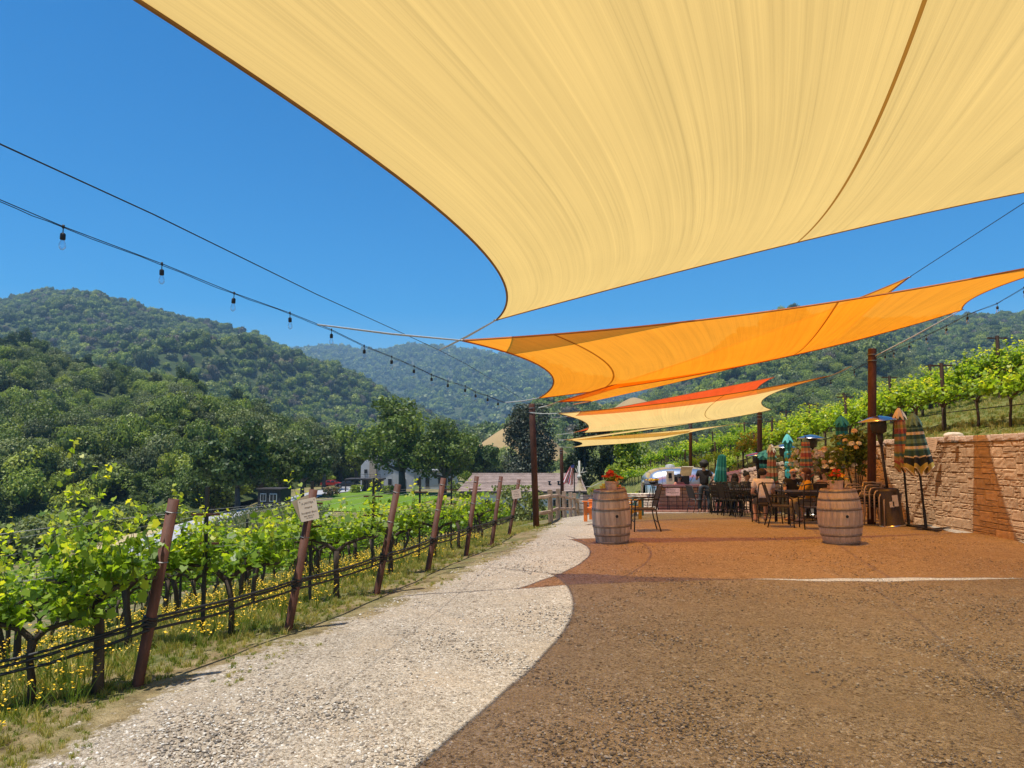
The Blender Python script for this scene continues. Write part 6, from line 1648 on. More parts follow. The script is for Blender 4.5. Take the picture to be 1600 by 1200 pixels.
# ================================================================ FOLDED UMBRELLAS
def umat(n, c): return M(n, c, tuple(v * .8 for v in c), scale=12, rough=0.85)
UT, UT2, UDG, UW, UR, UG, UY, UB = umat('teal_canvas', (0.03, 0.26, 0.27)), umat('light_teal_canvas', (0.10, 0.42, 0.42)), umat('dark_green_canvas', (0.03, 0.085, 0.08)), umat('cream_canvas', (0.62, 0.50, 0.36)), umat('red_canvas', (0.46, 0.12, 0.09)), umat('sage_canvas', (0.13, 0.24, 0.18)), umat('mustard_canvas', (0.42, 0.33, 0.08)), umat('black_canvas', (0.015, 0.02, 0.025))
UO = umat('orange_canvas', (0.58, 0.30, 0.14))
def umbrella(px, D, ytop, ybot, r0, r1, mats, stripes, label, lean=(0, 0), vent=None, folds=8, ties=(), point=0.06, foot=True, flare=0.9, basecross=False):
    p = Vector((at(px, 700, D).x, D, 0)); p.z = gz(p.x, D); zt = at(px, ytop, D).z - p.z; zb = at(px, ybot, D).z - p.z
    t = thing('folded_umbrella', label, 'umbrella', p, 0, 'folded patio umbrellas'); t.rotation_euler = (R(lean[1]), R(lean[0]), 0)
    mb = MB(); mb.tube([(0, 0, 0), (0, 0, zt - .02)], 0.022, 10); mb.put('pole', mat_black, t, True)
    mb = MB(); n = 48; rows = 40; H = zt - zb; vs = []
    rnd = random.Random(px); ph = [rnd.uniform(-.4, .4) for _ in range(folds)]
    for k in range(rows + 1):
        f = k / rows; z = zt - H * f; r = r0 * min(1, (f / .07) ** .6 if f > 0 else .12) + (r1 - r0) * f ** flare
        for tf in ties: r *= 1 - .38 * math.exp(-((f - tf) / .035) ** 2)
        for j in range(n):
            a = 2 * math.pi * j / n; s = math.cos(a * folds + 0.8 * math.sin(f * 4 + px)); amp = .16 + .20 * f
            rr_ = r * (1 + amp * s); zz_ = z - (point * (-s) * (1 if k == rows else f ** 6))
            vs.append((rr_ * math.cos(a), rr_ * math.sin(a), zz_))
    for k in range(rows):
        mb.mi = stripes[min(len(stripes) - 1, int(k / rows * len(stripes)))]
        mb.add(vs[k * n:(k + 2) * n], [(j, (j + 1) % n, n + (j + 1) % n, n + j) for j in range(n)])
    c = mb.put('canopy', mats, t, True)
    if vent is not None:
        mb = MB(); vs = []; 
        for k in range(5):
            f = k / 4; r = .02 + (r0 * 1.35) * f ** .7
            for j in range(n): a = 2 * math.pi * j / n; s = math.cos(a * folds + px); vs.append((r * (1 + .2 * s * f) * math.cos(a), r * (1 + .2 * s * f) * math.sin(a), zt + .04 - .23 * f - (.05 * s if k == 4 else 0)))
        fs = [(k * n + j, k * n + (j + 1) % n, (k + 1) * n + (j + 1) % n, (k + 1) * n + j) for k in range(4) for j in range(n)]; mb.add(vs, fs); mb.put('vent_flap', vent, t, True)
    for tf in ties:
        mb = MB(); z = zt - H * tf; r = (r0 + (r1 - r0) * tf) * .72; mb.lathe([(r, z - .015), (r + .01, z), (r, z + .015)], 20, close=False); mb.put('tie', mats[0], t)
    mb = MB(); mb.ball((0, 0, zt + .05), .025, 8, 6); mb.put('finial', mat_black, t, True)
    if basecross:
        mb = MB(); mb.box((0, 0, .012), (.95, .10, .02)); mb.put('foot_bar', mat_black, t); mb = MB(); mb.box((0, 0, .036), (.10, .95, .02)); mb.put('foot_bar', mat_black, t)
        mb = MB(); mb.tube([(0, 0, 0), (0, 0, .42)], .03, 10); mb.put('base_sleeve', mat_black, t)
    elif foot: mb = MB(); mb.lathe([(.26, 0), (.26, .04), (.05, .07), (.035, .35)], 20); mb.put('base', mat_black, t, True)
    return t
t = umbrella(1447, 15.3, 648, 736, .09, .225, [UG, UDG, UY, UW, UB], [0, 0, 0, 0, 1, 0, 1, 3, 1, 1, 0, 0, 1, 3, 0, 1, 1, 3, 4, 4, 4, 2, 2, 3], 'green and black striped folded umbrella, nearest to the camera by the wall', (-4.0, 0), vent=UG, basecross=True, point=.10)
t.location = at(1447, 820, 15.3); t.location.z = gz(t.location.x, 15.3)
t = umbrella(1420, 16.2, 640, 734, .085, .145, [UG, UR, UO, UY, UW], [4, 0, 1, 0, 1, 2, 3, 2, 1, 1, 0, 2, 3, 0, 1, 2, 2, 3, 0, 3, 2, 1, 3, 3, 2], 'orange and red striped folded umbrella just behind the green striped one', (-2.5, 0), vent=UW, basecross=True, point=.07)
t.location = at(1420, 816, 16.2); t.location.z = gz(t.location.x, 16.2)
umbrella(1316, 20.0, 652, 730, .12, .15, [UT, UDG, UT2], [0, 0, 0, 1, 0, 1, 1, 0, 1, 0, 1, 0, 0, 1, 0], 'dark teal folded umbrella behind the rose bush', vent=UT, ties=())
umbrella(1237, 22.8, 680, 746, .10, .125, [UT, UT2], [0, 0, 0, 0, 1, 0, 0, 0, 1, 0, 0, 0, 0], 'teal folded umbrella tied in bulges, behind the bald man', (-3, 0), vent=UT2, ties=(.35, .6, .8), folds=6)
umbrella(1259, 19.5, 686, 748, .085, .15, [UG, UR, UO, UW], [0, 2, 1, 0, 2, 3, 1, 1, 2, 0, 2, 1, 0, 3, 2, 0, 1, 0], 'red and green striped folded umbrella behind the woman in yellow', vent=None)
umbrella(1205, 24.0, 696, 755, .085, .15, [UG, umat('pink_canvas', (0.50, 0.16, 0.12)), umat('peach_canvas', (.55, .33, .2)), UW], [3, 0, 1, 1, 2, 0, 2, 1, 1, 0, 2, 3, 1, 1, 0, 0, 1], 'faded pink striped folded umbrella right of the man in the pale polo', vent=UW)
umbrella(1196, 25.6, 705, 738, .22, .16, [UT2, UB, UT], [0, 0, 0, 0, 1, 1, 0, 2, 1, 1], 'light teal folded umbrella with dark pattern behind the farthest heater', vent=UT2)
t = umbrella(1119, 25.5, 709, 754, .115, .17, [UT, UT2], [0, 0, 0, 1, 0, 0, 0], 'large plain teal folded umbrella leaning beside the standing man', (6, 0), folds=10, point=.08)

# ================================================================ ROSES
def rose_bush(px, D, W, H, zb, nleaf, nrose, leafm, rosem, label, seed, trunk=True):
    p = Vector((at(px, 700, D).x, D, 0)); p.z = gz(p.x, D); r = np.random.default_rng(seed)
    t = thing('rose_bush', label, 'rose bush', p)
    mb = MB()
    for i in range(6): a = r.uniform(0, 6.28); mb.tube([(r.normal() * .04, r.normal() * .04, 0), (.1 * math.cos(a), .1 * math.sin(a), zb * .7), (W * .3 * math.cos(a), W * .3 * math.sin(a), zb + H * .4)], [.02, .016, .006], 5)
    mb.put('stem', mat_vinebark, t)
    d = r.normal(size=(nleaf, 3)); d /= np.linalg.norm(d, axis=1)[:, None]; C = d * (r.random(nleaf) ** .4)[:, None] * [W / 2, W / 2 * .8, H / 2] * (1 + .25 * np.sin(d[:, :1] * 5 + seed)) + [0, 0, zb + H / 2]
    V, F = quads_at(C, r.uniform(.03, .06, nleaf), r); put('foliage', arr_mesh('foliage', V, F, leafm, tint=np.repeat(r.random(nleaf), 4)), t)
    for i in range(nrose):
        d = r.normal(size=3); d[1] = -abs(d[1]); d /= np.linalg.norm(d); c = d * [W / 2 * 1.02, W / 2 * .85, H / 2 * 1.02] * (r.random() ** .25) + [0, 0, zb + H / 2]
        V, F, T = bloom([np.zeros(3)], [r.uniform(.055, .09)], r, 14); put('rose', arr_mesh('rose', V, F, rosem[i % len(rosem)], tint=T), t, c)
rose_bush(1276, 20.4, 1.6, .85, 1.05, 700, 120, mat_oak_mid, [mat_whtfl, mat_whtfl, mat_whtfl, mat_peach], 'bush covered in white roses behind the seated women', 5)
rose_bush(1300, 19.2, 0.7, .8, .95, 500, 20, mat_oak_mid, [mat_whtfl, mat_peach], 'smaller cream rose bush behind the pot on the right barrel', 8)
rose_bush(1336, 18.0, 0.95, 1.05, 1.15, 1400, 13, mat_oak_dark, [mat_peach, mat_whtfl], 'dark rose tree with a few peach blooms left of the thick pole', 6)

# ================================================================ WALL DETAILS
p = at(1467, 694, 15.9); s = thing('wall_notice', 'small tan notice tilted on the wall right of the striped umbrellas', 'notice', p); s.rotation_euler = (R(84), R(10), R(-70)); s.location.x = float(wall_x(15.9)) - 0.16
mb = MB(); mb.box((0, 0, 0), (.24, .26, .008)); mb.put('board', M('tan_board', (0.60, 0.38, 0.22), rough=0.7), s)
ink_lines(s, [(.08, .16, .014), (.04, .14, .010), (0, .17, .010), (-.04, .12, .010)], .0045)
for j, (px, py, D) in enumerate([(1488, 689.5, 15.2), (1386, 693, 18.6)]):
    q = at(px, py, D); xw, hd = wall_frame(D); q.x = xw - .02; l = thing('step_light', ['small grey wall light under the cap stones, right of the tan notice', 'small grey wall light under the cap stones behind the heater'][j], 'wall light', q, -math.pi / 2 - hd, 'small lights under the wall cap')
    mb = MB(); mb.box((0, -.02, .0), (.12, .07, .035)); mb.put('housing', mat_alu2, l); mb = MB(); mb.box((0, -.02, -.021), (.10, .05, .006)); mb.put('lens', mat_glass, l)
q = at(1476, 677, 15.9); mb = MB(); random.seed(3); mb.ball((0, 0, 0), (.2, .12, .07), 9, 6, .25); o = mb.put('rock', mat_pale, None, False, loc=(float(wall_x(15.9)) + .32, 15.9, float(wall_z(15.9)) + .03)); tag(o, 'pale rounded rock lying on the wall cap above the tan notice', 'rock')

# ================================================================ CHAIRS AND TABLES
mat_chair = M('black_powder_coat', (0.018, 0.017, 0.017), (0.028, 0.026, 0.025), rough=0.62)
mat_sling = M('dark_sling', (0.045, 0.035, 0.03), (0.06, 0.05, 0.04), scale=50, rough=0.85)
mat_cush = M('grey_cushion', (0.28, 0.24, 0.22), rough=0.9)
def chair_proto(kind):
    """faces -Y; seat 0.45 high, back towards +Y"""
    t = thing('patio_chair', 'x', 'chair'); W = .27
    def tb(n, pts, r=.014, m=mat_chair): mb = MB(); mb.tube(pts, r, 6); return mb.put(n, m, t, True)
    for s in (-1, 1):
        tb('leg', [(s * W, -.24, 0), (s * W, -.23, .25), (s * W, -.22, .44)]); tb('leg', [(s * W, .30, 0), (s * W, .23, .25), (s * W, .20, .44)])
        tb('back_post', [(s * W, .20, .44), (s * W, .26, .68), (s * W * .95, .33, .92)])
        tb('armrest', [(s * W, -.22, .44), (s * (W + .015), -.21, .60), (s * (W + .02), -.15, .65), (s * (W + .02), .10, .655), (s * W, .245, .66)], .015)
    tb('stretcher', [(-W, -.23, .2), (W, -.23, .2)], .009); tb('stretcher', [(-W, .24, .2), (W, .24, .2)], .009)
    mb = MB(); mb.box((0, -.01, .445), (2 * W, .45, .022)); mb.put('seat', mat_sling if kind != 'grid' else mat_chair, t)
    tb('top_rail', [(-W * .95, .33, .92), (-W * .5, .345, .945), (W * .5, .345, .945), (W * .95, .33, .92)])
    if kind == 'open': tb('seat_rail', [(-W, .21, .48), (W, .21, .48)], .011)
    elif kind == 'grid':
        for x in (-.13, 0, .13): tb('back_bar', [(x, .205, .46), (x, .265, .68), (x, .338, .935)], .008)
        for z, y in ((.58, .238), (.7, .27), (.82, .302)): tb('back_bar', [(-W, y, z), (W, y, z)], .008)
        tb('seat_rail', [(-W, -.22, .44), (W, -.22, .44)])
    else:
        mb = MB(); n = 6; pts = [(-.25, .208, .50), (-.25, .262, .68), (-.24, .330, .91)]
        mb.add([(-.245, .212, .50), (.245, .212, .50), (.245, .268, .70), (-.245, .268, .70), (-.235, .332, .91), (.235, .332, .91), (-.245, .224, .50), (.245, .224, .50), (.245, .280, .70), (-.245, .280, .70), (-.235, .344, .91), (.235, .344, .91)],
               [(0, 1, 2, 3), (3, 2, 5, 4), (7, 6, 9, 8), (8, 9, 10, 11), (0, 6, 7, 1), (4, 5, 11, 10), (1, 7, 8, 2), (2, 8, 11, 5), (0, 3, 9, 6), (3, 4, 10, 9)]); mb.put('backrest', mat_sling, t)
    return t
CH = {'open': chair_proto('open'), 'sling': chair_proto('sling'), 'grid': chair_proto('grid')}; used_ch = set()
def chair(kind, px, D, face, label, group='black patio chairs'):
    x = at(px, 700, D).x; loc = (x, D, gz(x, D)); rz = R(face)
    if kind not in used_ch: used_ch.add(kind); c = CH[kind]; c.location = loc; c.rotation_euler = (0, 0, rz); c['label'] = label; c['group'] = group; return c
    return copy_tree(CH[kind], loc, rz, label=label, group=group)
# face = rotation about z; 0 faces the camera
chair('sling', 1005, 15.4, -92, 'lone black armchair in profile just right of the left barrel')
chair('open', 1195, 17.6, 178, 'black chair seen from behind, holding the man in the pale polo')
chair('sling', 1216, 16.3, 78, 'empty angled black chair nearest the camera, left of the front table')
chair('grid', 1270, 15.7, 170, 'black grid-back chair seen from behind beside the right barrel')
chair('sling', 1262, 18.6, -150, 'black chair of the woman in yellow')
chair('sling', 1240, 19.6, -20, 'black chair of the bald man with sunglasses')
chair('grid', 1288, 19.8, -30, 'black chair of the woman in dark sunglasses')
labs = ['tightly pushed black chair, first from the left in the long row', 'second black chair from the left in the long row', 'third black chair from the left in the long row', 'fourth black chair from the left in the long row', 'fifth black chair from the left in the long row, next to the polo man']
for i, (px, D, f) in enumerate([(1131, 22.2, 105), (1141, 21.5, 112), (1151, 20.8, 108), (1165, 20.6, 95), (1180, 20.4, 100)]): chair('grid' if i != 1 else 'sling', px, D, f, labs[i])
chair('sling', 1124, 23.8, 150, 'black chair behind the teal umbrella, left of the long row'); chair('sling', 1089, 25.8, 100, 'black chair left of the standing man')
chair('grid', 1146, 23.6, -170, 'black chair of the long-haired woman'); chair('sling', 1163, 24.2, -100, 'black chair of the woman with the dark bun'); chair('grid', 1155, 26.3, 0, 'black chair of the young man at the back table')
chair('sling', 1114, 26.3, -60, 'black chair of the person bending over the table'); chair('grid', 1176, 22.6, 20, 'black chair on the far side of the second table')
def table(px, D, w, d, label, h=.73, rz=0):
    x = at(px, 700, D).x; t = thing('patio_table', label, 'table', (x, D, gz(x, D)), R(rz), 'black patio tables')
    mb = MB(); mb.box((0, 0, h), (w, d, .03)); mb.put('table_top', mat_chair, t)
    for sx_ in (-1, 1):
        for sy_ in (-1, 1): mb = MB(); mb.tube([(sx_ * (w / 2 - .05), sy_ * (d / 2 - .05), h), (sx_ * (w / 2 - .04), sy_ * (d / 2 - .04), 0)], .022, 6); mb.put('leg', mat_chair, t, True)
    mb = MB(); mb.box((0, -d / 2 + .03, h - .05), (w - .06, .02, .06)); mb.put('apron', mat_chair, t); return t
tA = table(1255, 17.4, 1.15, .85, 'front black table between the polo man and the right barrel')
tB = table(1166, 22.0, 1.3, .85, 'second black table, behind the row of pushed-in chairs')
tC = table(1140, 25.0, 1.6, .9, 'farthest black table, beside the teal umbrella')
# glasses on the front table
wineglass = None
def wine(px, D, zt_, label):
    x = at(px, 700, D).x; t = thing('wine_glass', label, 'glass', (x, D, zt_), group='glasses on the front table')
    mb = MB(); mb.lathe([(.035, 0), (.034, .004), (.004, .008), (.004, .085), (.03, .11), (.04, .15), (.034, .20)], 14, close=False); mb.put('bowl', mat_glass, t, True)
    mb = MB(); mb.lathe([(.005, .09), (.03, .112), (.037, .135)], 12); mb.put('wine', M('white_wine', (.5, .4, .15), rough=.1), t, True)
zT = tA.location.z + .745
wine(1246, 17.3, zT, 'wine glass in front of the bald man'); wine(1251, 17.5, zT, 'wine glass right beside the first, before the woman in yellow'); wine(1224, 17.5, zT, 'short glass at the left edge of the front table')
# tall table with yellow bowl
x = at(1019, 700, 27.9).x; t = thing('high_table', 'tall black table with thin legs at the left end of the stone counter', 'table', (x, 27.9, gz(x, 27.9)))
mb = MB(); mb.lathe([(.3, 1.02), (.3, 1.05)], 18); mb.put('table_top', mat_chair, t)
for a in (0.5, 2.6, 4.7): mb = MB(); mb.tube([(.05 * math.cos(a), .05 * math.sin(a), 1.02), (.28 * math.cos(a), .28 * math.sin(a), 0)], .014, 6); mb.put('leg', mat_chair, t)
b = thing('fruit_bowl', 'low bowl heaped with yellow flowers on the tall table', 'bowl', (x, 27.9, t.location.z + 1.05)); mb = MB(); mb.lathe([(.08, 0), (.15, .05), (.17, .08)], 16); mb.put('bowl', mat_bronze, b, True)
rr = np.random.default_rng(4)
for i in range(14): V, F, T = bloom([np.zeros(3)], [.045], rr, 8); put('blossom', arr_mesh('blossom', V, F, mat_yelfl, tint=T), b, (rr.normal() * .08, rr.normal() * .05, .10 + abs(rr.normal()) * .03))
# adirondack chairs behind the left barrel
def adirondack(px, D, rz, mat, label):
    x = at(px, 700, D).x; t = thing('adirondack_chair', label, 'chair', (x, D, gz(x, D)), R(rz), 'painted adirondack chairs')
    for i, xx in enumerate((-.24, -.12, 0, .12, .24)):
        mb = MB(); h = .62 + .10 * math.cos(xx * 6); mb.box((xx, .38 + .16, .32 + h / 2), (.105, .02, h), Matrix.Rotation(R(-22), 3, 'X')); mb.put('back_slat', mat, t)
    for i in range(5): mb = MB(); mb.box((0, -.22 + i * .12, .36 - i * .022), (.56, .10, .02)); mb.put('seat_slat', mat, t)
    for s in (-1, 1):
        mb = MB(); mb.box((s * .34, .02, .56), (.13, .72, .022)); mb.put('armrest', mat, t); mb = MB(); mb.box((s * .31, -.26, .27), (.03, .10, .55)); mb.put('leg', mat, t)
        mb = MB(); mb.beam((s * .29, -.28, .33), (s * .29, .62, .05), .025, .12); mb.put('side_rail', mat, t)
mad = lambda n, c: M(n, c, rough=.5)
adirondack(976, 20.8, 120, mad('yellow_paint', (.75, .40, .03)), 'yellow adirondack chair directly behind the left barrel')
adirondack(984, 23.2, 100, mad('teal_paint', (.06, .22, .25)), 'teal adirondack chair behind the yellow one')
adirondack(932, 21.5, -110, mad('orange_paint', (.78, .20, .03)), 'orange adirondack chair, its arm showing left of the left barrel')
adirondack(968, 24.5, 160, mad('amber_paint', (.72, .28, .04)), 'amber adirondack chair farthest behind the left barrel')
# stack of tan tube chairs by the thick pole
mat_tan = M('tan_tube', (0.36, 0.27, 0.21), (0.42, 0.33, 0.26), rough=0.4, metal=0.2)
def tube_chair():
    t = thing('stacked_chair', 'x', 'chair', group='tan tube chairs nested in a stack')
    for s in (-1, 1):
        mb = MB(); mb.tube([(s * .27, -.26, 0), (s * .27, -.25, .58), (s * .27, -.20, .655), (s * .27, -.12, .67), (s * .27, .16, .66), (s * .27, .24, .60)], .016, 8); mb.put('arm_and_leg', mat_tan, t, True)
        mb = MB(); mb.tube([(s * .25, .32, 0), (s * .25, .22, .42), (s * .25, .29, .70)], .015, 8); mb.put('rear_leg', mat_tan, t, True)
    mb = MB(); mb.box((0, -.01, .42), (.50, .46, .02)); mb.put('seat', mat_sling, t)
    mb = MB(); mb.tube([(-.25, .29, .70), (0, .305, .72), (.25, .29, .70)], .014, 8); mb.put('top_rail', mat_tan, t, True)
    mb = MB(); mb.box((0, .26, .58), (.49, .015, .22), Matrix.Rotation(R(-15), 3, 'X')); mb.put('backrest', mat_sling, t); return t
TC = tube_chair(); p = Vector((at(1357, 700, 16.7).x, 16.7, 0)); p.z = gz(p.x, 16.7)
lab = ['rearmost tan tube chair of the nested stack', 'second tan tube chair of the stack, counting from the back', 'middle tan tube chair of the nested stack', 'fourth tan tube chair of the stack, counting from the back', 'front tan tube chair of the stack, next to the heater base']
for i in range(5):
    q = p + Vector((i * .08 - .16, -i * .05, .055 * (4 - i)))
    if i == 0: TC.location = q; TC.rotation_euler = (0, 0, R(-68)); TC['label'] = lab[0]
    else: copy_tree(TC, q, R(-68), label=lab[i])
# blanket stack of coloured things behind heater: folded teal cushions
# ================================================================ PEOPLE
SKIN = {}
def skinmat(n, c):
    if n not in SKIN:
        m = M(n, c, tuple(v * .85 for v in c), scale=10, rough=0.55, spec=0.3); m.node_tree.nodes['Principled BSDF'].inputs['Subsurface Weight'].default_value = 0.0
        SKIN[n] = m
    return SKIN[n]
pending = []
def skin(name, V, E, Rr, mat, parent, root=0, lvl=2):
    me = bpy.data.meshes.new(name); me.from_pydata([tuple(v) for v in V], E, []); me.materials.append(mat)
    o = put(name, me, parent); md = o.modifiers.new('skin', 'SKIN'); md.use_smooth_shade = True
    sd = me.skin_vertices[0].data
    for i, r in enumerate(Rr): sd[i].radius = (r, r) if not hasattr(r, '__len__') else r; sd[i].use_root = (i == root)
    s = o.modifiers.new('sub', 'SUBSURF'); s.levels = lvl; s.render_levels = lvl
    pending.append(o); return o
def lerp(a, b, f): return a + (b - a) * f
def person(label, loc, rz, sit=False, lean=0.0, headturn=0.0, headpitch=0.0, arms=((.25, -.35), (.25, -.35)), top=(0.02, .02, .02), bottom=(0.05, .06, .09), skinc=(0.42, 0.24, 0.16), hair=None, hairc=(0.02, .015, .012),
           sleeves='short', shorts=False, scale=1.0, sunglasses=False, goatee=False, hat=None, female=False, shoes=(0.25, 0.12, 0.07), stance=.1, group='people at the patio', bun=False):
    """faces -Y locally. arms: for left/right, (forward, up) position of the hand relative to the shoulder, metres"""
    t = thing('person', label, 'person', loc, rz, group, scale=scale)
    hz = .50 if sit else .94
    pel = Vector((0, 0, hz)); up = Vector((0, -math.sin(R(lean)), math.cos(R(lean))))
    wst = pel + up * .17; chs = pel + up * .36; nk = pel + up * .50; hd = nk + up.lerp(Vector((0, 0, 1)), .6).normalized() * .0
    V = [pel, wst, chs, nk]; E = [(0, 1), (1, 2), (2, 3)]; sw = .86 if female else 1.0
    Rr = [(.118 * sw, .085), (.100 * sw, .075), (.125 * sw, .085), (.058, .058)]
    # head chain
    ax = Matrix.Rotation(headturn, 3, 'Z') @ Vector((0, -math.sin(headpitch), math.cos(headpitch)))
    fw = Matrix.Rotation(headturn, 3, 'Z') @ Vector((0, -math.cos(headpitch), -math.sin(headpitch)))
    h0 = nk + up * .045; h1 = h0 + ax * .06 + fw * .02; h2 = h0 + ax * .13 + fw * .01; h3 = h0 + ax * .20
    i = len(V); V += [h0, h1, h2, h3]; Rr += [(.056, .056), (.074, .080), (.090, .102), (.062, .072)]; E += [(3, i), (i, i + 1), (i + 1, i + 2), (i + 2, i + 3)]
    V.append(h1 + fw * .095 + ax * .045); Rr.append((.013, .013)); E.append((i + 1, len(V) - 1))      # nose
    side = Matrix.Rotation(headturn, 3, 'Z') @ Vector((1, 0, 0))
    for s in (-1, 1): V.append(h1 + side * s * .082 + ax * .055); Rr.append((.012, .018)); E.append((i + 2, len(V) - 1))   # ears
    shj = []; hj = []
    for k, s in enumerate((-1, 1)):
        sh_ = chs + up * .075 + Vector((s * .185 * sw, 0, 0)); f, u_ = arms[k]
        hand = sh_ + Vector((-s * (.04 if f > .2 else -.05), -f, u_)); d = hand - sh_; L = d.length; Lmax = .53
        if L > Lmax: d *= Lmax / L; hand = sh_ + d; L = Lmax
        bend = math.sqrt(max(0, .275 ** 2 - (L / 2) ** 2)); bd = Vector((s * .45, .35, -1)); bd -= d * (bd.dot(d) / max(d.length_squared, 1e-5)); el = sh_ + d / 2 + bd.normalized() * bend
        i = len(V); V += [sh_, lerp(sh_, el, .5), el, lerp(el, hand, .5), hand]; Rr += [(.050 * sw,) * 2, (.046 * sw,) * 2, (.038,) * 2, (.034,) * 2, (.024,) * 2]; E += [(2, i), (i, i + 1), (i + 1, i + 2), (i + 2, i + 3), (i + 3, i + 4)]
        hdir = (hand - el).normalized(); wr = i + 4; V.append(hand + hdir * .045); Rr.append((.030, .017)); E.append((wr, wr + 1)); lat = hdir.cross(Vector((0, 0, 1))).normalized()
        if lat.length < .5: lat = Vector((1, 0, 0))
        for q, (off, ln) in enumerate(((-.024, .060), (-.008, .070), (.009, .066), (.025, .052))):
            a = len(V); V += [V[wr + 1] + lat * off + hdir * .03, V[wr + 1] + lat * off + hdir * (.03 + ln * .5) + Vector((0, 0, -.012)), V[wr + 1] + lat * off + hdir * (.03 + ln * .85) + Vector((0, 0, -.03))]
            Rr += [(.0095,) * 2, (.0085,) * 2, (.007,) * 2]; E += [(wr + 1, a), (a, a + 1), (a + 1, a + 2)]
        a = len(V); V += [V[wr + 1] + lat * (-s * .035) - hdir * .01, V[wr + 1] + lat * (-s * .05) + hdir * .03]; Rr += [(.010,) * 2, (.008,) * 2]; E += [(wr, a), (a, a + 1)]
        shj.append((sh_, el, hand))
    legs = []
    for k, s in enumerate((-1, 1)):
        hp = pel + Vector((s * .09, 0, -.03))
        if sit: kn = hp + Vector((s * .05, -.42, .0)); an = Vector((s * .13, -.40 + (.12 if k else -.05), .07)); toe = an + Vector((s * .03, -.15, -.045))
        else: kn = Vector((s * (.10 + stance * .3), -.02, .50)); an = Vector((s * (.10 + stance * .6), .03, .08)); toe = an + Vector((s * .03, -.16, -.05))
        i = len(V); V += [hp, lerp(hp, kn, .5), kn, lerp(kn, an, .4), an, an + Vector((0, .04, -.045)), toe]; Rr += [(.092, .092), (.078,) * 2, (.056,) * 2, (.052,) * 2, (.036,) * 2, (.034,) * 2, (.034, .022)]
        E += [(0, i), (i, i + 1), (i + 1, i + 2), (i + 2, i + 3), (i + 3, i + 4), (i + 4, i + 5), (i + 4, i + 6)]; legs.append((hp, kn, an, toe))
    sm = skinmat('skin_' + '_'.join(f'{int(c * 100)}' for c in skinc), skinc)
    body = skin('body', V, E, Rr, sm, t)
    # shirt
    tm = M('shirt_cloth', top, tuple(c * .82 for c in top), scale=14, rough=.9, bump=.3)
    g = .022; V = [pel - up * (.0 if sit else .07), wst, chs, nk - up * .015]; Rr = [(.150 * sw + g, .112 + g), (.132 * sw + g, .098 + g), (.158 * sw + g, .112 + g), (.078, .078)]; E = [(0, 1), (1, 2), (2, 3)]
    for sh_, el, hand in shj:
        i = len(V); V += [sh_, lerp(sh_, el, .6)]; Rr += [(.060 * sw + g,) * 2, (.050 + g,) * 2]; E += [(2, i), (i, i + 1)]
        if sleeves == 'long': V += [el, lerp(el, hand, .75)]; Rr += [(.04 + g,) * 2, (.032 + g,) * 2]; E += [(i + 1, i + 2), (i + 2, i + 3)]
    skin('shirt', V, E, Rr, tm, t)
    bm = M('trouser_cloth', bottom, tuple(c * .8 for c in bottom), scale=14, rough=.9, bump=.3)
    V = [pel + up * .05, pel - up * .02]; Rr = [(.160 * sw + .012, .13), (.160 * sw + .012, .13)]; E = [(0, 1)]
    for hp, kn, an, toe in legs:
        i = len(V); V += [hp, lerp(hp, kn, .5), lerp(hp, kn, .88)]; Rr += [(.105,) * 2, (.092,) * 2, (.078,) * 2]; E += [(1, i), (i, i + 1), (i + 1, i + 2)]
        if not shorts: V += [kn, lerp(kn, an, .5), lerp(kn, an, .95)]; Rr += [(.072,) * 2, (.064,) * 2, (.055,) * 2]; E += [(i + 2, i + 3), (i + 3, i + 4), (i + 4, i + 5)]
    skin('shorts' if shorts else 'trousers', V, E, Rr, bm, t, lvl=1)
    fm = M('shoe_leather', shoes, rough=.6)
    for hp, kn, an, toe in legs:
        skin('shoe', [an + Vector((0, .05, -.04)), an + Vector((0, -.04, -.035)), toe + Vector((0, -.02, 0))], [(0, 1), (1, 2)], [(.042, .04), (.042, .036), (.038, .026)], fm, t, lvl=1)
    # hair
    hm = M('hair', hairc, tuple(c * .6 + .004 for c in hairc), scale=60, rough=.6, bump=.6, bscale=120)
    hc = h2 + ax * .015
    def blob(name, c, r, mat, jit=.12, seg=16, rings=12): mb = MB(); mb.ball((0, 0, 0), r, seg, rings, jit); o = mb.put(name, mat, t, True); o.location = c; o.rotation_euler = (headpitch, 0, headturn); return o
    if hair == 'afro': blob('hair', hc + ax * .035 - fw * .02, (.15, .155, .14), hm, .22, 20, 14)
    elif hair == 'short': blob('hair', hc + ax * .012 - fw * .026, (.098, .108, .100), hm, .08)
    elif hair == 'bald': pass
    elif hair == 'balding': blob('hair', hc - ax * .034 - fw * .030, (.100, .102, .088), hm, .05)
    elif hair == 'long':
        blob('hair', hc + ax * .012 - fw * .028, (.102, .112, .104), hm, .06)
        skin('hair', [hc - fw * .05 + ax * .03, hc - fw * .08 - ax * .10, hc - fw * .09 - ax * .22 , hc - fw * .09 - ax * .36], [(0, 1), (1, 2), (2, 3)], [(.075, .05), (.095, .05), (.10, .045), (.05, .02)], hm, t, lvl=1)
        for s in (-1, 1): skin('hair', [hc + side * s * .08, hc + side * s * .098 - ax * .12, hc + side * s * .085 - ax * .26 + fw * .02], [(0, 1), (1, 2)], [(.028, .04), (.03, .045), (.014, .02)], hm, t, lvl=1)
    if bun: blob('hair_bun', hc + ax * .10 - fw * .07, (.05, .05, .045), hm, .2)
    # face
    for s in (-1, 1): blob('eye', h1 + fw * .086 + ax * .062 + side * s * .03, (.012, .006, .007), mat_dark, 0, 8, 6)
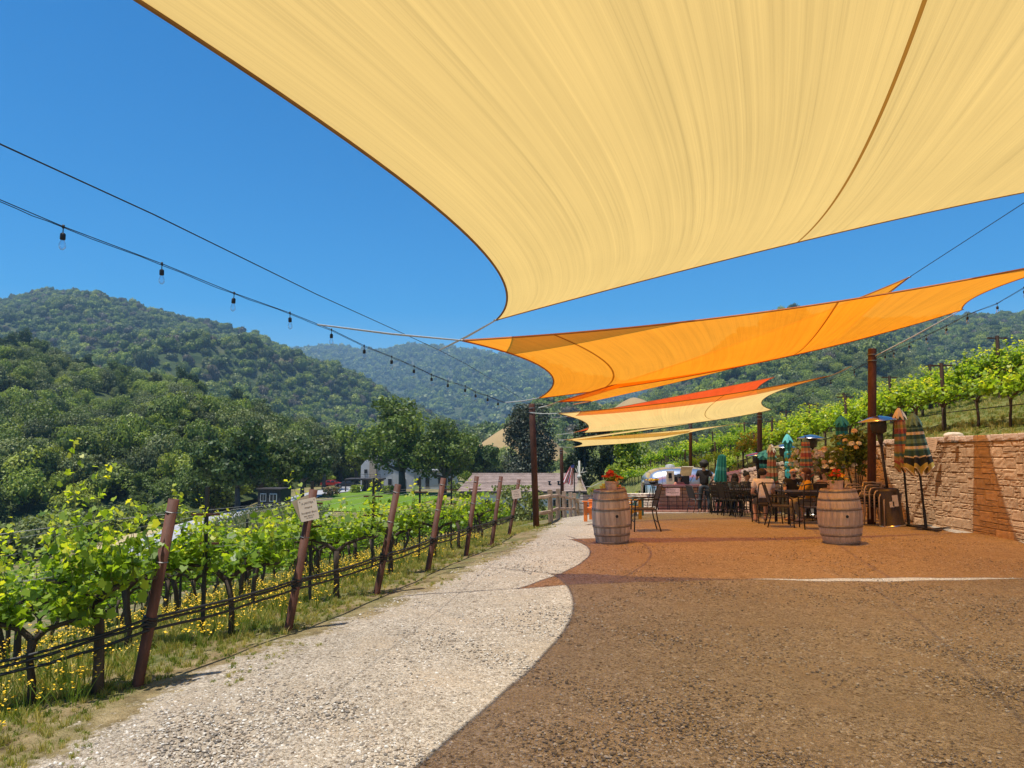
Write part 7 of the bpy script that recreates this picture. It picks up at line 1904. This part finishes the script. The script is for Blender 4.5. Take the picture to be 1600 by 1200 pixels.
    blob('mouth', h1 + fw * .080 + ax * .004, (.024, .006, .006), M('lips', (.30, .10, .08)), 0, 8, 6)
    if sunglasses:
        mb = MB()
        for s in (-1, 1): mb.ball((s * .034, 0, 0), (.030, .008, .021), 12, 8)
        mb.tube([(-.07, .005, .008), (.07, .005, .008)], .004, 5)
        for s in (-1, 1): mb.tube([(s * .068, 0, .008), (s * .082, .10, .006)], .003, 4)
        o = mb.put('sunglasses', M('mirror_lens', (.25, .35, .38) if sunglasses == 2 else (.01, .01, .012), rough=.12, metal=.8 if sunglasses == 2 else 0), t, True); o.location = h1 + fw * .098 + ax * .062; o.rotation_euler = (headpitch, 0, headturn)
    if goatee: blob('beard', h1 + fw * .066 - ax * .026, (.036, .026, .040), hm, .1)
    if hat:
        mb = MB(); mb.lathe([(.19, 0), (.20, .006), (.095, .014), (.088, .09), (.05, .105)], 24); o = mb.put('hat', M('black_felt', (.012, .012, .013), rough=.9), t, True); o.location = h2 + ax * .045; o.rotation_euler = (headpitch, 0, headturn)
    return t
def P_(px, D, dz=0): x = at(px, 700, D).x; return (x, D, gz(x, D) + dz)
DARK = (0.36, 0.20, 0.13); FAIR = (0.72, 0.45, 0.33); TAN = (0.60, 0.35, 0.24)
person('standing man with dark afro, black shirt and jeans, his back to us', P_(1099, 25.6), R(172), arms=((.18, -.38), (.30, -.18)), top=(0.018, .014, .014), bottom=(.045, .055, .07), skinc=DARK, hair='afro', sleeves='short', stance=.12, shoes=(.32, .14, .08))
person('woman in a wide black hat and orange top serving at the trailer counter', (at(1060, 700, 31.2).x, 31.2, at(1060, 746, 31.2).z - 1.62), R(0), arms=((.30, -.32), (.30, -.32)), top=(.55, .22, .14), skinc=FAIR, hair='long', hat=True, female=True, headpitch=.15)
person('balding man in a pale polo shirt and shorts, seated with his back to us', P_(1192, 17.7), R(176), sit=True, lean=8, headturn=-.9, arms=((.30, -.20), (.28, -.30)), top=(.84, .78, .72), bottom=(.10, .085, .075), shorts=True, skinc=TAN, hair='balding', hairc=(.03, .02, .015), scale=1.03, shoes=(.20, .13, .10))
person('bald bearded man in mirrored sunglasses and a black shirt facing us', P_(1237, 19.0), R(-8), sit=True, lean=6, headpitch=.0, arms=((.38, -.26), (.34, -.30)), top=(.02, .02, .022), bottom=(.12, .10, .08), shorts=True, skinc=TAN, hair='bald', hairc=(.03, .025, .02), sunglasses=2, goatee=True, scale=1.03)
person('woman in a mustard yellow top with auburn hair, turned to the left', P_(1265, 18.0), R(-100), sit=True, lean=12, headturn=-.1, arms=((.38, -.22), (.40, -.24)), top=(.62, .31, .02), bottom=(.30, .25, .2), skinc=FAIR, hair='long', hairc=(.10, .03, .015), sleeves='long', female=True)
person('woman with dark sunglasses and long dark hair next to the flower pot', P_(1288, 19.1), R(-35), sit=True, lean=4, arms=((.34, -.28), (.34, -.28)), top=(.55, .34, .28), bottom=(.05, .05, .06), skinc=FAIR, hair='long', hairc=(.04, .02, .014), sunglasses=1, female=True)
person('person bending low over the table beside the standing man', P_(1116, 26.0), R(100), sit=True, lean=42, headpitch=.7, arms=((.30, -.10), (.30, -.12)), top=(.60, .36, .28), bottom=(.05, .05, .06), skinc=FAIR, hair='short', scale=.95)
person('red haired woman in a grey top behind the teal umbrella', P_(1129, 25.7), R(60), sit=True, lean=10, arms=((.3, -.1), (.3, -.25)), top=(.16, .17, .20), skinc=FAIR, hair='long', hairc=(.14, .05, .03), female=True)
person('woman with very long dark hair leaning forward over the table', P_(1144, 23.7), R(150), sit=True, lean=24, headpitch=.3, arms=((.35, -.2), (.35, -.2)), top=(.07, .09, .13), skinc=TAN, hair='long', hairc=(.03, .014, .01), female=True)
person('young dark haired man in a patterned shirt at the back table', P_(1151, 26.2), R(-50), sit=True, lean=8, headpitch=.15, arms=((.35, -.25), (.35, -.25)), top=(.09, .10, .11), skinc=FAIR, hair='short', scale=.97)
person('woman with a dark bun and bare shoulders in a flowered dress', P_(1162, 24.3), R(55), sit=True, lean=8, arms=((.32, -.25), (.32, -.28)), top=(.14, .12, .12), skinc=(.48, .24, .14), hair='short', bun=True, female=True, scale=1.04)
dg = bpy.context.evaluated_depsgraph_get()
for o in pending:
    me = bpy.data.meshes.new_from_object(o.evaluated_get(dg)); o.modifiers.clear(); me.name = o.name
    me.polygons.foreach_set('use_smooth', [True] * len(me.polygons)); o.data = me
# lettering curves become plain meshes
dg = bpy.context.evaluated_depsgraph_get(); dg.update()
for o in [o for o in scene.objects if o.type == 'FONT']:
    me = bpy.data.meshes.new_from_object(o.evaluated_get(dg)); n = o.name; par, loc, rot = o.parent, o.location.copy(), o.rotation_euler.copy()
    q = bpy.data.objects.new('lettering', me); COL.objects.link(q); q.parent = par; q.location = loc; q.rotation_euler = rot
    bpy.data.objects.remove(o)
# ================================================================ AIR
def haze_box():
    mb = MB(); mb.box((0, 2600, 290), (7600, 5800, 720))
    m, nt, out = newmat('haze_air'); N = NT(nt)
    v = N.n('ShaderNodeVolumePrincipled'); v.inputs['Color'].default_value = (0.42, 0.70, 1.0, 1); v.inputs['Density'].default_value = HAZE
    v.inputs['Anisotropy'].default_value = 0.1
    N.l(v.outputs[0], out.inputs['Volume'])
    o = mb.put('haze', m); tag(o, 'pale blue haze lying over the valley and mountains', 'haze', kind='stuff')
HAZE = 0.000165
haze_box()
